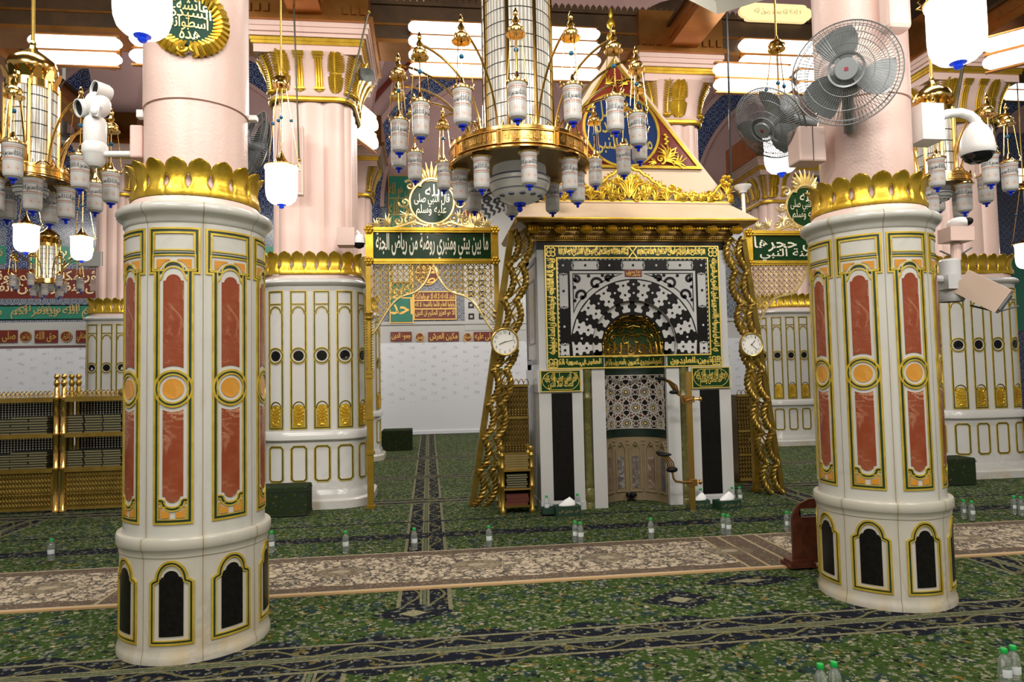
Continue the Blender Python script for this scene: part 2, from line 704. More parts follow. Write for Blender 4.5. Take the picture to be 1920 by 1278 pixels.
def front_column(x, y, label, seam_z):
    t = thing('marble_column', label, 'column', (x, y, 0), kind='thing')
    per = Perim(.383, .383)
    mb = MB()
    mb.lathe([(.413, 0), (.414, .022), (.409, .040), (.402, .058), (.400, .075), (.399, .555), (.404, .560), (.405, .585), (.414, .598),
              (.419, .606), (.419, .650), (.414, .660), (.384, .663)], 96)
    mb.build('base_drum', [MARBLEB], t)
    mb = MB()
    mb.lathe([(.383, .66), (.383, 2.385)], 96)
    mb.build('drum', [MARBLEJ], t)
    mb = MB()
    mb.lathe([(.383, 2.383), (.392, 2.392), (.394, 2.410), (.402, 2.425), (.420, 2.438), (.432, 2.455), (.432, 2.475), (.420, 2.492), (.395, 2.502), (.362, 2.510)], 96)
    mb.build('cap_moulding', [MARBLEJ], t)
    mb = MB()
    mb.lathe([(.366, 2.506), (.362, 2.53), (.348, 2.55), (.338, 2.56), (.318, 2.66), (.290, 2.70)], 72)
    mb.lathe([(.289, 2.66), (.289, seam_z - .008), (.284, seam_z - .005), (.284, seam_z), (.296, seam_z + .002), (.296, 5.8)], 72)
    mb.build('plaster_shaft', [PINK], t)
    leaf_ring(Perim(.335, .335), 2.545, .205, 18).build('leaf_crown', [GOLD], t, ang=1.2)
    # one tall inlaid panel and one arched base panel, repeated eight times round the drum
    f = MB(per.xf)
    T = [(-.104, .733), (.104, .733), (.104, 2.096), (.137, 2.096), (.137, 2.355), (-.137, 2.355), (-.137, 2.096), (-.104, 2.096)]
    f.band(T, 0, .011, .006, m=0)
    f.band(T, .011, .024, .003, m=1)
    f.band(T, .024, .030, .006, m=0)
    f.band([(-.110, 2.225), (.110, 2.225), (.110, 2.328), (-.110, 2.328)], 0, .008, .006, m=0)
    f.band([(-.112, 2.209), (.112, 2.209)], -.006, .006, .003, closed=False, m=1)
    ar = arc(0, 2.118, .056, 180, 0, 12, .05)
    sp = [(-.108, 2.118)] + ar + [(.108, 2.118), (.108, 2.197), (-.108, 2.197)]
    f.band(sp, -.008, 0, .006, m=0)
    f.band([(-.115, 2.104), (-.064, 2.104)] + arc(0, 2.106, .06, 180, 0, 12, .045) + [(.064, 2.104), (.115, 2.104)], -.007, .005, .003, closed=False, m=1)
    f.band([(-.074, 2.06)] + arc(0, 2.078, .06, 180, 0, 12, .055) + [(.074, 2.06)], -.004, .004, .005, closed=False, m=0)
    C0 = 1.465
    for r0, r1, w_, m_ in ((.104, .092, .007, 0), (.092, .082, .0045, 1), (.082, .073, .007, 0)):
        f.band(arc(0, C0, r0, 0, 360, 40)[:-1], 0, r0 - r1, w_, m=m_, maxlen=.05)
    for zz, sg in ((.86, -1),):
        lo = [(-.08, zz), (-.058, zz)] + arc(0, zz - .004, .052, 180, 360, 12, .042) + [(.058, zz), (.08, zz)]
        f.band(lo, -.004, .006, .003, closed=False, m=1)
        f.band(lo, .006, .013, .006, closed=False, m=0)
        f.band(lo, -.013, -.005, .006, closed=False, m=0)
    f.band([(-.072, .758), (.072, .758), (.072, .83), (-.072, .83)], 0, .005, .004, m=0)
    fr = f.build('panel_frame', [GILT, GREENLINE], t, ang=.5)
    a = MB(per.xf)
    a.sheet(-.053, .053, lambda u: 2.058 + (.9 * sqrt(max(0, .038 ** 2 - u * u)) if abs(u) < .038 else 0),
            lambda u: C0 + sqrt(.125 ** 2 - u * u), .0035, 24, rim=0)
    a.build('upper_inlay', [RED], fr, smooth=False)
    a = MB(per.xf)
    a.sheet(-.053, .053, lambda u: C0 - sqrt(.125 ** 2 - u * u),
            lambda u: .885 - (.9 * sqrt(max(0, .038 ** 2 - u * u)) if abs(u) < .038 else 0), .0035, 24, rim=0)
    a.build('lower_inlay', [RED], fr, smooth=False)
    a = MB(per.xf)
    a.disc(0, C0, .056, .0035, 28, rim=0)
    a.build('yellow_roundel', [YELLOW], fr, smooth=False)
    for g in (-1, 1):
        a = MB(per.xf)
        top = lambda u: 2.178
        bot = lambda u: 2.130 + (.048 * sqrt(max(0, 1 - (u / .066) ** 2)) if abs(u) < .066 else 0) * .9
        us = sorted((g * .020, g * .092))
        a.sheet(us[0], us[1], top, bot, .0035, 10, rim=0)
        a.build('yellow_spandrel', [YELLOW], fr, smooth=False)
        a = MB(per.xf)
        us = sorted((g * .016, g * .062))
        a.sheet(us[0], us[1], lambda u: .826 - (.03 * sqrt(max(0, 1 - (u / .06) ** 2)) if abs(u) < .06 else 0), lambda u: .768, .005, 8, rim=0)
        a.build('yellow_spandrel', [YELLOW], fr, smooth=False)
    pb = Perim(.400, .400)
    b = MB(pb.xf)
    O = [(-.116, .100), (.116, .100), (.116, .432), (.098, .446)] + arc(0, .442, .086, 5, 175, 16, .105) + [(-.098, .446), (-.116, .432)]
    b.band(O, 0, .011, .006, m=0)
    b.band(O, .011, .021, .003, m=1)
    b.band(O, .021, .027, .006, m=0)
    bf = b.build('arch_frame', [GILT, GREENLINE], t, ang=.5)
    b = MB(pb.xf)
    b.sheet(-.062, .062, lambda u: .448 + (.010 if abs(u) < .05 else 0) + (.9 * sqrt(max(0, .038 ** 2 - u * u)) if abs(u) < .038 else 0), lambda u: .147, .0035, 30, rim=0)
    b.build('black_inlay', [BLACK], bf, smooth=False)
    for k in range(1, 8):
        copy_part(fr, t, k * pi / 4)
        copy_part(bf, t, k * pi / 4)
    return t


front_column(-1.385, 4.31, 'round white marble column inlaid with red marble, carrying the green and gold roundel', 3.12)
front_column(3.015, 4.32, 'round white marble column inlaid with red marble, carrying the desk fans', 3.29)


def palm(per, u0, z0, h, wd, belly):
    """a gilded palmette in relief"""
    mb = MB(lambda u, v, w_: per.xf(u0 + u, v, w_ + belly(v)))
    n = 11
    mb.tube([(0, z0, .006), (0, z0 + h * .5, .012), (0, z0 + h * .98, .01)], wd * .08, 5)
    for half, sg in ((0, -1), (1, 1)):
        for i in range(n):
            f = (i + .5) / n
            zc = z0 + h * (.5 + sg * .5 * f * .92)
            e = wd * sqrt(max(.05, 1 - (f * .93) ** 2.4))
            for g in (-1, 1):
                mb.tube([(0, zc - sg * .02 * h * .3, .014), (g * e * .6, zc + sg * h * .03, .018), (g * e, zc + sg * h * (.07 if f < .8 else .02), .004)],
                        [wd * .10, wd * .12, wd * .05], 5, flat=1.0)
    mb.ball((0, z0 + h / 2, .012), (wd * .85, h * .02, .016), 10, 6)
    return mb


def pilaster(per, u0, z0, h, wd, belly):
    mb = MB(lambda u, v, w_: per.xf(u0 + u, v, w_ + belly(v)))
    for k in (-1, 0, 1):
        mb.tube([(k * wd * .6, z0 + h * (.12 + .76 * i / 5), .012) for i in range(6)], wd * .3, 6)
    for a, b, q in ((.86, .90, 1.15), (.92, 1.0, 1.3), (.12, .17, 1.2)):
        mb.box(-wd * q, wd * q, z0 + h * a, z0 + h * b, 0, .03)
    for g in (-1, -.5, 0, .5, 1):
        mb.tube([(0, z0 + h * .11, .012), (g * wd, z0 + h * (.04 + .05 * abs(g)), .010)], [wd * .25, wd * .12], 5)
    return mb


def fern(per, u0, z0, h, wd, belly, edge):
    mb = MB(lambda u, v, w_: per.xf(u0 + u, v, w_ + belly(v) + edge(v)))
    n = 15
    for i in range(n):
        zc = z0 + h * (.1 + .85 * i / n)
        for g in (-1, 1):
            mb.tube([(0, zc, .012), (g * wd, zc + h * .05, .004)], [wd * .22, wd * .12], 5)
    mb.tube([(0, z0 + h * (.08 + .9 * i / 6), .016) for i in range(7)], wd * .16, 5)
    mb.ball((0, z0 + h * .06, .02), (wd * 1.2, h * .06, .035), 10, 6)
    return mb


def cluster_column(x, y, hw, label, style='pair', rz=0.0, panels=True, ztop=5.74):
    t = thing('clustered_column', label, 'column', (x, y, 0), rz, kind='thing')
    cr = hw * .52
    per = Perim(hw, cr)
    mb = MB()
    sweep(mb, per, [(.09, 0), (.09, .09), (.075, .105), (.03, .11), (.028, .16), (.012, .19), (0, .22), (0, .775), (.03, .785), (.045, .80), (.045, .85), (.03, .885), (0, .90)])
    mb.build('base_drum', [MARBLE], t)
    mb = MB()
    sweep(mb, per, [(0, .895), (0, 2.60), (.015, 2.61), (.045, 2.625), (.055, 2.645), (.045, 2.67), (.01, 2.69), (-.02, 2.70)])
    mb.build('drum', [MARBLE], t)
    ps = Perim(hw - .12, cr * .7)
    mb = MB()
    sweep(mb, ps, [(.10, 2.695), (.09, 2.74), (.06, 2.76)], 72)
    sweep(mb, ps, [(.06, 2.75), (.0, 2.95), (0, 4.90)], 144, lobes=12, depth=.035)
    mb.build('plaster_shaft', [PINK], t)
    leaf_ring(Perim(hw - .045, cr * .8), 2.745, .27, int(round(per.L / .155))).build('leaf_crown', [GOLD], t, ang=1.2)
    # capital
    pc = Perim(hw - .12, cr * .6)
    bell = lambda v: .03 + .17 * max(0, (v - 4.95) / .5) ** 2.2
    mb = MB()
    sweep(mb, pc, [(0, 4.88)] + [(bell(4.92 + .1 * i), 4.92 + .1 * i) for i in range(6)], 72)
    ca = mb.build('capital_bell', [PINK], t)
    mb = MB()
    sweep(mb, pc, [(.02, 4.865), (.045, 4.88), (.05, 4.90), (.045, 4.92), (.02, 4.935)], 72)
    mb.build('neck_ring', [GOLD], ca)
    mb = MB()
    A = hw + .03
    for a, z0, z1, m in ((A, 5.40, 5.50, 0), (A + .025, 5.50, 5.535, 1), (A + .035, 5.535, 5.575, 1), (A + .06, 5.575, 5.62, 0), (A + .085, 5.62, 5.68, 0), (A + .10, 5.68, ztop, 0)):
        mb.box(-a, a, -a, a, z0, z1, m)
    mb.build('abacus', [PINK, GOLD], t, smooth=False)
    reps = []
    if style == 'pair':
        for u in (-.30, .30):
            reps.append(palm(pc, u, 4.96, .46, .082, bell).build('palm_leaf', [GOLD], ca))
        for u in (-.115, .115):
            reps.append(pilaster(pc, u, 4.95, .46, .050, bell).build('gilded_pilaster', [GOLD], ca))
    else:
        reps.append(palm(pc, 0, 4.95, .47, .125, bell).build('palm_leaf', [GOLD], ca))
    for u in (-pc.q / 2 + .0, -pc.q / 2 + (.11 if style == 'pair' else .15)):
        reps.append(fern(pc, u, 4.95, .48, .050, bell, lambda v: .01).build('corner_fern', [GOLD], ca))
    for r in reps:
        for k in (1, 2, 3):
            copy_part(r, ca, k * pi / 2)
    if not panels:
        return t
    npan = 16 if hw > .5 else 12
    p = per.L / npan
    hwd = min(.098, p * .40)
    quad = npan // 4
    for k in range(quad):
        u0 = (k - quad / 2 + .5) * p
        f = MB(lambda u, v, w_: per.xf(u0 + u, v, w_))
        R = [(-hwd, .918), (hwd, .918), (hwd, 2.55), (-hwd, 2.55)]
        f.band(R, 0, .010, .006, m=0)
        f.band(R, .010, .022, .003, m=1)
        f.band(R, .022, .026, .006, m=0)
        i = hwd - .020
        f.band([(-i, 2.385), (i, 2.385)], -.008, -.002, .006, closed=False, m=0)
        f.band([(-i, 2.385), (i, 2.385)], -.002, .007, .003, closed=False, m=1)
        f.band([(-i, 2.385), (i, 2.385)], .007, .013, .006, closed=False, m=0)
        ar = [(-i, 2.27), (-i * .8, 2.285)] + arc(0, 2.285, i * .78, 178, 2, 12, .065) + [(i * .8, 2.285), (i, 2.27)]
        f.band(ar, -.006, 0, .006, closed=False, m=0)
        f.band(ar, 0, .010, .003, closed=False, m=1)
        f.band(ar, .010, .015, .006, closed=False, m=0)
        for r0, r1, w_, m_ in ((.100, .092, .009, 0), (.092, .082, .007, 1), (.082, .076, .009, 0)):
            k2 = min(1, hwd / .096)
            f.band(arc(0, 1.78, r0 * k2, 0, 360, 32)[:-1], 0, (r0 - r1) * k2, w_, m=m_, maxlen=.05)
        ar2 = [(-i, 1.15), (-i * .8, 1.165)] + arc(0, 1.165, i * .78, 178, 2, 12, .07) + [(i * .8, 1.165), (i, 1.15)]
        f.band(ar2, 0, .010, .003, closed=False, m=1)
        f.band(ar2, .010, .015, .006, closed=False, m=0)
        fr = f.build('panel_frame', [GILT, GREENLINE], t, ang=.5)
        f = MB(lambda u, v, w_: per.xf(u0 + u, v, w_))
        f.disc(0, 1.78, .060 * min(1, hwd / .096), .0035, 24, rim=0)
        d = f.build('black_disc', [BLACK], fr, smooth=False)
        f = MB(lambda u, v, w_: per.xf(u0 + u, v, w_))
        j = i - .012
        f.sheet(-j, j, lambda u: 1.15 + .06 * sqrt(max(0, 1 - (u / (j * 1.02)) ** 2)), lambda u: .945, .003, 12, rim=0)
        f.tube([(0, .96, .005), (0, 1.185, .005)], .004, 5)
        for zz, e in ((1.0, .6), (1.04, .8), (1.08, .9), (1.12, .8), (1.16, .5)):
            for g in (-1, 1):
                f.tube([(0, zz - .02, .005), (g * j * e * .7, zz - .012, .006), (g * j * e, zz + .012, .005), (g * j * e * .7, zz + .022, .004)], .004, 5)
        f.ball((0, .972, .004), (j * .5, .018, .006), 8, 5)
        e = f.build('flower_relief', [GOLD], fr)
        f = MB(lambda u, v, w_: per.xf(u0 + u, v, w_))
        c = .035
        Q = [(-hwd, .305 + c), (-hwd + c, .305), (hwd - c, .305), (hwd, .305 + c), (hwd, .735 - c), (hwd - c, .735), (-hwd + c, .735), (-hwd, .735 - c)]
        f.band(Q, 0, .010, .006, m=0)
        f.band(Q, .010, .022, .003, m=1)
        f.band(Q, .022, .028, .006, m=0)
        g = f.build('base_panel', [GILT, GREENLINE], t, ang=.5)
        for q in (1, 2, 3):
            copy_part(fr, t, q * pi / 2)
            copy_part(g, t, q * pi / 2)
    return t


cluster_column(-1.38, 8.85, .60, 'thick clustered column with pink lobed shaft, standing left behind the green carpet block')
cluster_column(7.50, 9.0, .64, 'thick clustered column behind the boxed security camera on the right')
cluster_column(3.42, 9.15, .46, 'pink column with palm leaf capital rising behind the marble niche', 'single', panels=False)
cluster_column(-1.38, 13.1, .46, 'slim far column seen between the thick column and the white screen', 'single')
cluster_column(7.28, 13.4, .62, 'far clustered column seen below the green sign on the right')
cluster_column(-5.62, 13.2, .42, 'slim far pink column rising behind the brass bookcases', 'single')


# ---------------------------------------------------------------- room surfaces
def speckle(t, scale, pairs, base, co=None, thr=0.5):
    """scatters small flower-like flecks of several colours over a base colour"""
    col = base
    for i, (c, sc, lo, hi) in enumerate(pairs):
        v = t.n('TexVoronoi')
        mp = t.n('Mapping')
        t.l(co or t.obj(), mp.inputs[0])
        mp.inputs['Location'].default_value = (i * 3.7, i * 1.9, 0)
        mp.inputs['Rotation'].default_value = (0, 0, .5 * i)
        nz = t.n('TexNoise')
        t.l(mp.outputs[0], nz.inputs['Vector'])
        nz.inputs['Scale'].default_value = sc * 2.2
        nz.inputs['Detail'].default_value = 1
        ad = t.n('Mix', data_type='VECTOR')
        ad.inputs[0].default_value = .045 * 20 / sc
        t.l(mp.outputs[0], ad.inputs[4])
        t.l(nz.outputs[1], ad.inputs[5])
        t.l(ad.outputs[1], v.inputs['Vector'])
        v.inputs['Scale'].default_value = sc
        m = t.math('SUBTRACT', 1.0, t.step(v.outputs['Distance'], lo, hi))
        col = t.mix(m, col, c)
    return col


def stripe(t, x, c, hw):
    return t.math('LESS_THAN', t.math('ABSOLUTE', t.math('SUBTRACT', x, c)), hw)


def carpet_material():
    t = NT('green_carpet')
    x = t.xyz()
    g = t.mix(t.noise(1.3, 3), (0.032, 0.062, 0.010), (0.046, 0.082, 0.016))
    g = speckle(t, 1, [((0.020, 0.040, 0.036), 7, .24, .42), ((0.17, 0.18, 0.105), 17, .24, .34), ((0.20, 0.125, 0.025), 9, .12, .20),
                       ((0.22, 0.225, 0.155), 25, .24, .33), ((0.008, 0.014, 0.010), 15, .20, .33), ((0.34, 0.31, 0.19), 12, .14, .20), ((0.22, 0.20, 0.10), 20, .15, .21)], g)
    nv = speckle(t, 1, [((0.09, 0.10, 0.09), 15, .22, .36), ((0.13, 0.105, 0.035), 9, .18, .28), ((0.20, 0.185, 0.12), 20, .20, .30), ((0.005, 0.006, 0.011), 17, .2, .3)], (0.007, 0.009, 0.017))
    cr = (0.20, 0.185, 0.105)
    # bands across the hall and along it: navy field, cream guard lines, a scrolling vine
    for ax, ot, lst in ((0, 1, ((-.05, .17, 4.5, 30), (-.62, .17, -5, 3.72), (4.32, .17, 4.5, 30), (-4.42, .17, 4.5, 30))),
                        (1, 0, ((3.86, .175, -30, 30), (5.02, .07, -30, 30), (6.62, .10, -30, 30), (8.45, .16, -30, 30), (10.45, .16, -30, 30), (12.9, .2, -30, 30), (7.25, .03, -30, 30), (1.2, .17, -30, 30)))):
        for c, hw, a, b in lst:
            lim = stripe(t, x[ot], (a + b) / 2, (b - a) / 2)
            g = t.mix(t.math('MULTIPLY', stripe(t, x[ax], c, hw), lim), g, nv)
            if hw > .12:
                d = t.math('SUBTRACT', x[ax], c)
                for q in (-.5, .5):
                    wv = t.math('MULTIPLY', t.math('SINE', t.math('MULTIPLY', x[ot], 12.0)), hw * .30)
                    vine = t.math('LESS_THAN', t.math('ABSOLUTE', t.math('SUBTRACT', t.math('SUBTRACT', d, hw * q), wv)), .010)
                    g = t.mix(t.math('MULTIPLY', vine, lim), g, (0.15, 0.14, 0.06))
                for q, lw in ((-hw, .014), (hw, .014), (-.025, .008), (.025, .008), (0, .012)):
                    g = t.mix(t.math('MULTIPLY', stripe(t, x[ax], c + q, lw), lim), g, cr if q else (0.12, 0.14, 0.07))
    # lozenge medallions woven into the field
    for cx, cy, a, b in ((-.12, 4.48, .27, .19), (1.62, 4.42, .27, .19), (2.25, 4.72, .42, .14), (-2.6, 7.0, .3, .2)):
        e = t.math('ADD', t.math('ABSOLUTE', t.math('DIVIDE', t.math('SUBTRACT', x[0], cx), a)), t.math('ABSOLUTE', t.math('DIVIDE', t.math('SUBTRACT', x[1], cy), b)))
        g = t.mix(t.math('LESS_THAN', e, 1.0), g, nv)
        g = t.mix(t.math('LESS_THAN', e, .34), g, (0.26, 0.24, 0.14))
    # scalloped bows along the border
    sc = t.math('ABSOLUTE', t.math('SINE', t.math('MULTIPLY', x[0], 5.2)))
    for cy, sg in ((4.045, 1), (3.675, -1)):
        d = t.math('MULTIPLY', t.math('SUBTRACT', x[1], cy), sg)
        hgt = t.math('MULTIPLY', t.math('POWER', sc, 3.0), .085)
        m = t.math('MULTIPLY', t.math('GREATER_THAN', d, 0.0), t.math('LESS_THAN', d, hgt))
        g = t.mix(m, g, nv)
    g = t.mix(t.math('MULTIPLY', t.step(t.noise(46, 3, .7), .40, .62), .55), g, t.mix(.75, g, (0.004, 0.007, 0.003)))
    return t.fin(g, 0.95, 0, (t.noise(260, 2), 0.5, 0.01), 0.1)


struct(MB().box(-16, 24, -9, 19, -.2, 0), 'floor', [carpet_material()])


def rug_material():
    t = NT('beige_runner')
    x = t.xyz()
    f = speckle(t, 1, [((0.30, 0.22, 0.13), 13, .16, .24), ((0.10, 0.09, 0.085), 19, .17, .25), ((0.17, 0.06, 0.04), 16, .10, .15)], (0.50, 0.41, 0.29))
    for sc_, wd_, k_ in ((9, .10, (0.075, 0.065, 0.06)), (15, .12, (0.13, 0.105, 0.075))):
        vo = t.n('TexVoronoi', feature='DISTANCE_TO_EDGE')
        nz = t.n('TexNoise')
        t.l(t.obj(), nz.inputs['Vector'])
        nz.inputs['Scale'].default_value = sc_ * 1.7
        ad = t.n('Mix', data_type='VECTOR')
        ad.inputs[0].default_value = .10
        t.l(t.obj(), ad.inputs[4])
        t.l(nz.outputs[1], ad.inputs[5])
        t.l(ad.outputs[1], vo.inputs['Vector'])
        vo.inputs['Scale'].default_value = sc_
        ed = t.math('SUBTRACT', 1.0, t.step(vo.outputs['Distance'], wd_ * .5, wd_))
        f = t.mix(t.math('MULTIPLY', ed, t.step(t.noise(sc_ * 1.1, 2), .38, .5)), f, k_)
    br = speckle(t, 1, [((0.25, 0.19, 0.13), 30, .2, .34), ((0.07, 0.07, 0.08), 34, .18, .28)], (0.115, 0.082, 0.056))
    d = t.math('ABSOLUTE', t.math('SUBTRACT', x[1], 0))
    ripple = t.math('MULTIPLY', t.math('SINE', t.math('MULTIPLY', x[0], 14)), .012)
    f = t.mix(t.math('GREATER_THAN', t.math('ADD', d, ripple), .36), f, br)
    for cx in (2.65, -2.0, -6.6, 7.3):
        f = t.mix(stripe(t, x[0], cx, .26), f, br)
        for q in (-.26, -.1, .1, .26):
            f = t.mix(stripe(t, x[0], cx + q, .012), f, (0.36, 0.28, 0.16))
    for i in range(-4, 5):
        cx = .35 + i * 1.05
        e = t.math('ADD', t.math('POWER', t.math('DIVIDE', t.math('SUBTRACT', x[0], cx), .20), 2.0), t.math('POWER', t.math('DIVIDE', x[1], .13), 2.0))
        f = t.mix(t.math('MULTIPLY', t.math('LESS_THAN', e, 1.0), .7), f, (0.17, 0.14, 0.09))
        f = t.mix(t.math('MULTIPLY', t.math('LESS_THAN', e, .12), .7), f, (0.42, 0.35, 0.24))
    f = t.mix(t.math('GREATER_THAN', d, .478), f, (0.46, 0.38, 0.26))
    f = t.mix(t.math('LESS_THAN', x[1], -.495), f, (0.48, 0.31, 0.15))
    return t.fin(f, 0.95, 0, (t.noise(260, 2), 0.4, 0.01), 0.1)


r = MB().box(-9, 12, -.525, .495, .001, .014).build('runner_rug', [rug_material()], smooth=False, loc=(0, 5.475, 0))
tag(r, 'long beige floral runner rug with brown borders lying across the green carpet', 'rug')


def tile_material(name, c1, c2, sc):
    t = NT(name)
    x = t.xyz()

    def cell(a):
        return t.math('SUBTRACT', t.math('FRACT', t.math('MULTIPLY', a, sc)), .5)
    u, v = cell(x[0]), cell(x[2])
    r_ = t.math('SQRT', t.math('ADD', t.math('MULTIPLY', u, u), t.math('MULTIPLY', v, v)))
    rings = t.math('SINE', t.math('MULTIPLY', r_, 24))
    col = t.mix(t.step(rings, -.1, .5), c1, c2)
    col = t.mix(t.step(t.noise(sc * 5, 3), .5, .62), col, c1)
    return t.fin(col, .25)


TILE = tile_material('blue_flower_tile', (0.030, 0.042, 0.13), (0.22, 0.26, 0.36), 5.0)
TILE2 = tile_material('grey_blue_border', (0.10, 0.12, 0.17), (0.36, 0.37, 0.38), 6.0)
TEALT = mat('teal_wall_panel', (0.03, 0.23, 0.15), 0.35, 0, (0.025, 0.20, 0.13), 3)
MAROON = mat('maroon_panel', (0.165, 0.022, 0.012), 0.3, 0, (0.14, 0.018, 0.01), 3)
ORANGE = mat('gold_lettering', (0.72, 0.46, 0.12), 0.3, 0.6)

YW = 18.2
zl = lambda y, x=90: P(x, y, YW).z
wall = MB()
wall.box(-18, 26, YW, YW + .3, 0, 11, 0)
struct(wall, 'wall_back', [MAUVE])
bands = MB()
x0, x1 = -17.5, -3.2
for a, b, m in ((648, 604, 0), (606, 598, 1), (600, 572, 2), (574, 560, 1), (560, 505, 3), (505, 495, 1), (495, 462, 2), (462, 428, 1), (428, 250, 4)):
    bands.box(x0, x1, YW - .06 - .01 * (m == 0), YW, zl(a), zl(b), m)
z = [zl(a, 800) for a in (650, 618, 605, 330)]
bands.box(x1, 9.5, YW - .07, YW, z[0], z[2], 0)
bands.box(x1, 9.5, YW - .10, YW, z[2] - .05, z[2] + .03, 5)
bands.box(x1, 9.5, YW - .05, YW, z[2], zl(360, 800), 1)
bands.box(9.5, 25.5, YW - .05, YW, .2, zl(250, 1900), 4)
bands.box(9.5, 25.5, YW - .07, YW, zl(620, 1900), zl(480, 1900), 2)
struct(bands, 'trim_1', [MARBLEG, TILE2, TEALT, MAROON, TILE, MARBLEG])

let = MB(lambda u, v, w_: (u, YW - .075 - w_, v))
lines_g = ['محمد رسول الله والذين معه اشداء على الكفار رحماء بينهم', 'قل ان كنتم تحبون الله فاتبعوني يحببكم الله ويغفر لكم']
for k, (a, b, tx) in enumerate(((600, 572, lines_g[0]), (600, 572, lines_g[1]), (492, 465, lines_g[1]), (492, 465, lines_g[0]))):
    u0 = -16.5 + (k % 2) * 6.3
    let.text(tx, u0, u0 + 6.1, zl(a) + .02, zl(b) - .02, 0, 0, .01)
    let.text(tx, u0 + .1, u0 + 6.0, zl(a) + .12, zl(b) - .0, .004, 0, .005)
for k, tx in enumerate(('ينفقون اموالهم في سبيل الله', 'الذين ينفقون من انفسكم رؤوف', 'لقد جاءكم رسول عزيز عليه')):
    u0 = -16.4 + k * 4.4
    let.text(tx, u0, u0 + 4.2, zl(556), zl(528), 0, 1, .02)
    let.text(tx[::-1], u0 + .2, u0 + 4.1, zl(536), zl(508), .004, 1, .02)
o = let.build('wall_lettering', [PALEGOLD, mat('cream_lettering', (0.80, 0.62, 0.36), .4)], smooth=False)
tag(o, 'rows of pale gold script running along the teal and maroon bands of the back wall', 'lettering')

words = ['صلى عليه', 'ما اجد', 'حق الله', 'الكوثر', 'صالح المتقي', 'جموع الدين', 'الوصول', 'مكين العرش', 'المبلغ']
def cartouche(k, px0, px1, py0, py1, round_, lab, grp):
    a, b = P(px0, py1, YW), P(px1, py0, YW)
    t = thing('roundel_plaque' if round_ else 'script_plaque', lab, 'plaque', ((a.x + b.x) / 2, YW - .07, (a.z + b.z) / 2), group=grp)
    hw, hh = (b.x - a.x) / 2, (b.z - a.z) / 2
    mb = MB(lambda u, v, w_: (u, -w_, v))
    if round_:
        mb.disc(0, 0, hh, .03, 28, 0, rim=0)
    else:
        mb.add([(x, z_, w_) for w_ in (0, .03) for x, z_ in ((-hw, -hh), (hw, -hh), (hw, hh), (-hw, hh))], [(4, 5, 6, 7), (0, 1, 5, 4), (1, 2, 6, 5), (2, 3, 7, 6), (3, 0, 4, 7)])
    mb.build('plaque_board', [MAROON], t, smooth=False)
    mb = MB(lambda u, v, w_: (u, -w_, v))
    f = .70 if round_ else .9
    mb.text(words[k % 9], -hw * f, hw * f, -hh * f, hh * f * .9, .035, 0, .02)
    if round_:
        mb.disc(0, 0, hh * 1.02, .036, 28, 0, r0=hh * .9)
    mb.build('script', [ORANGE], t, smooth=False)


G1 = 'maroon plaques along the marble course of the wall'
for k, (a, b, r_, lb) in enumerate(((-20, 37, 0, 'maroon script plaque at the far left end of the marble course'), (42, 62, 1, 'maroon roundel with gold script, leftmost on the marble course'),
                                    (69, 112, 0, 'maroon script plaque between two roundels above the white hoarding at left'), (118, 138, 1, 'maroon roundel with gold script beside the slim far pink column'),
                                    (146, 190, 0, 'maroon script plaque partly hidden by the slim far pink column'))):
    cartouche(k, a, b, 619 if not r_ else 621, 643 if not r_ else 641, r_, lb, G1)
for k, (a, b, r_, lb) in enumerate(((733, 772, 0, 'maroon script plaque beside the slim column left of the niche'), (778, 797, 1, 'maroon roundel with gold script below the three line maroon panel'),
                                    (803, 860, 0, 'wide maroon script plaque right of the roundel below the three line panel'), (867, 886, 1, 'maroon roundel with gold script near the left clock'),
                                    (888, 930, 0, 'maroon script plaque behind the left twisted gold screen'))):
    cartouche(k + 5, a, b, 622 if not r_ else 624, 640 if not r_ else 641, r_, lb, G1)


def hoarding_material():
    t = NT('printed_white_board')
    x = t.xyz()
    u = t.math('SUBTRACT', t.math('FRACT', t.math('MULTIPLY', x[0], 3.6)), .5)
    v = t.math('SUBTRACT', t.math('FRACT', t.math('ADD', t.math('MULTIPLY', x[2], 4.2), t.math('MULTIPLY', t.math('FLOOR', t.math('MULTIPLY', x[0], 3.6)), .5))), .5)
    a = t.math('MULTIPLY', t.math('LESS_THAN', t.math('ABSOLUTE', u), .26), t.math('LESS_THAN', t.math('ABSOLUTE', v), .16))
    a = t.math('MULTIPLY', a, t.step(t.noise(22, 3), .46, .56))
    a = t.math('MULTIPLY', a, t.math('GREATER_THAN', x[2], .85))
    return t.fin(t.mix(a, (0.74, 0.75, 0.80), (0.55, 0.56, 0.62)), .45)


ztop = P(800, 642, 18.0).z
hb = MB().box(-17, 9, 17.98, 18.04, 0, ztop).box(-17, 9, 17.95, 17.98, .02, .10).build('white_hoarding', [hoarding_material()], smooth=False)
tag(hb, 'long white printed hoarding covering the foot of the back wall', 'hoarding')

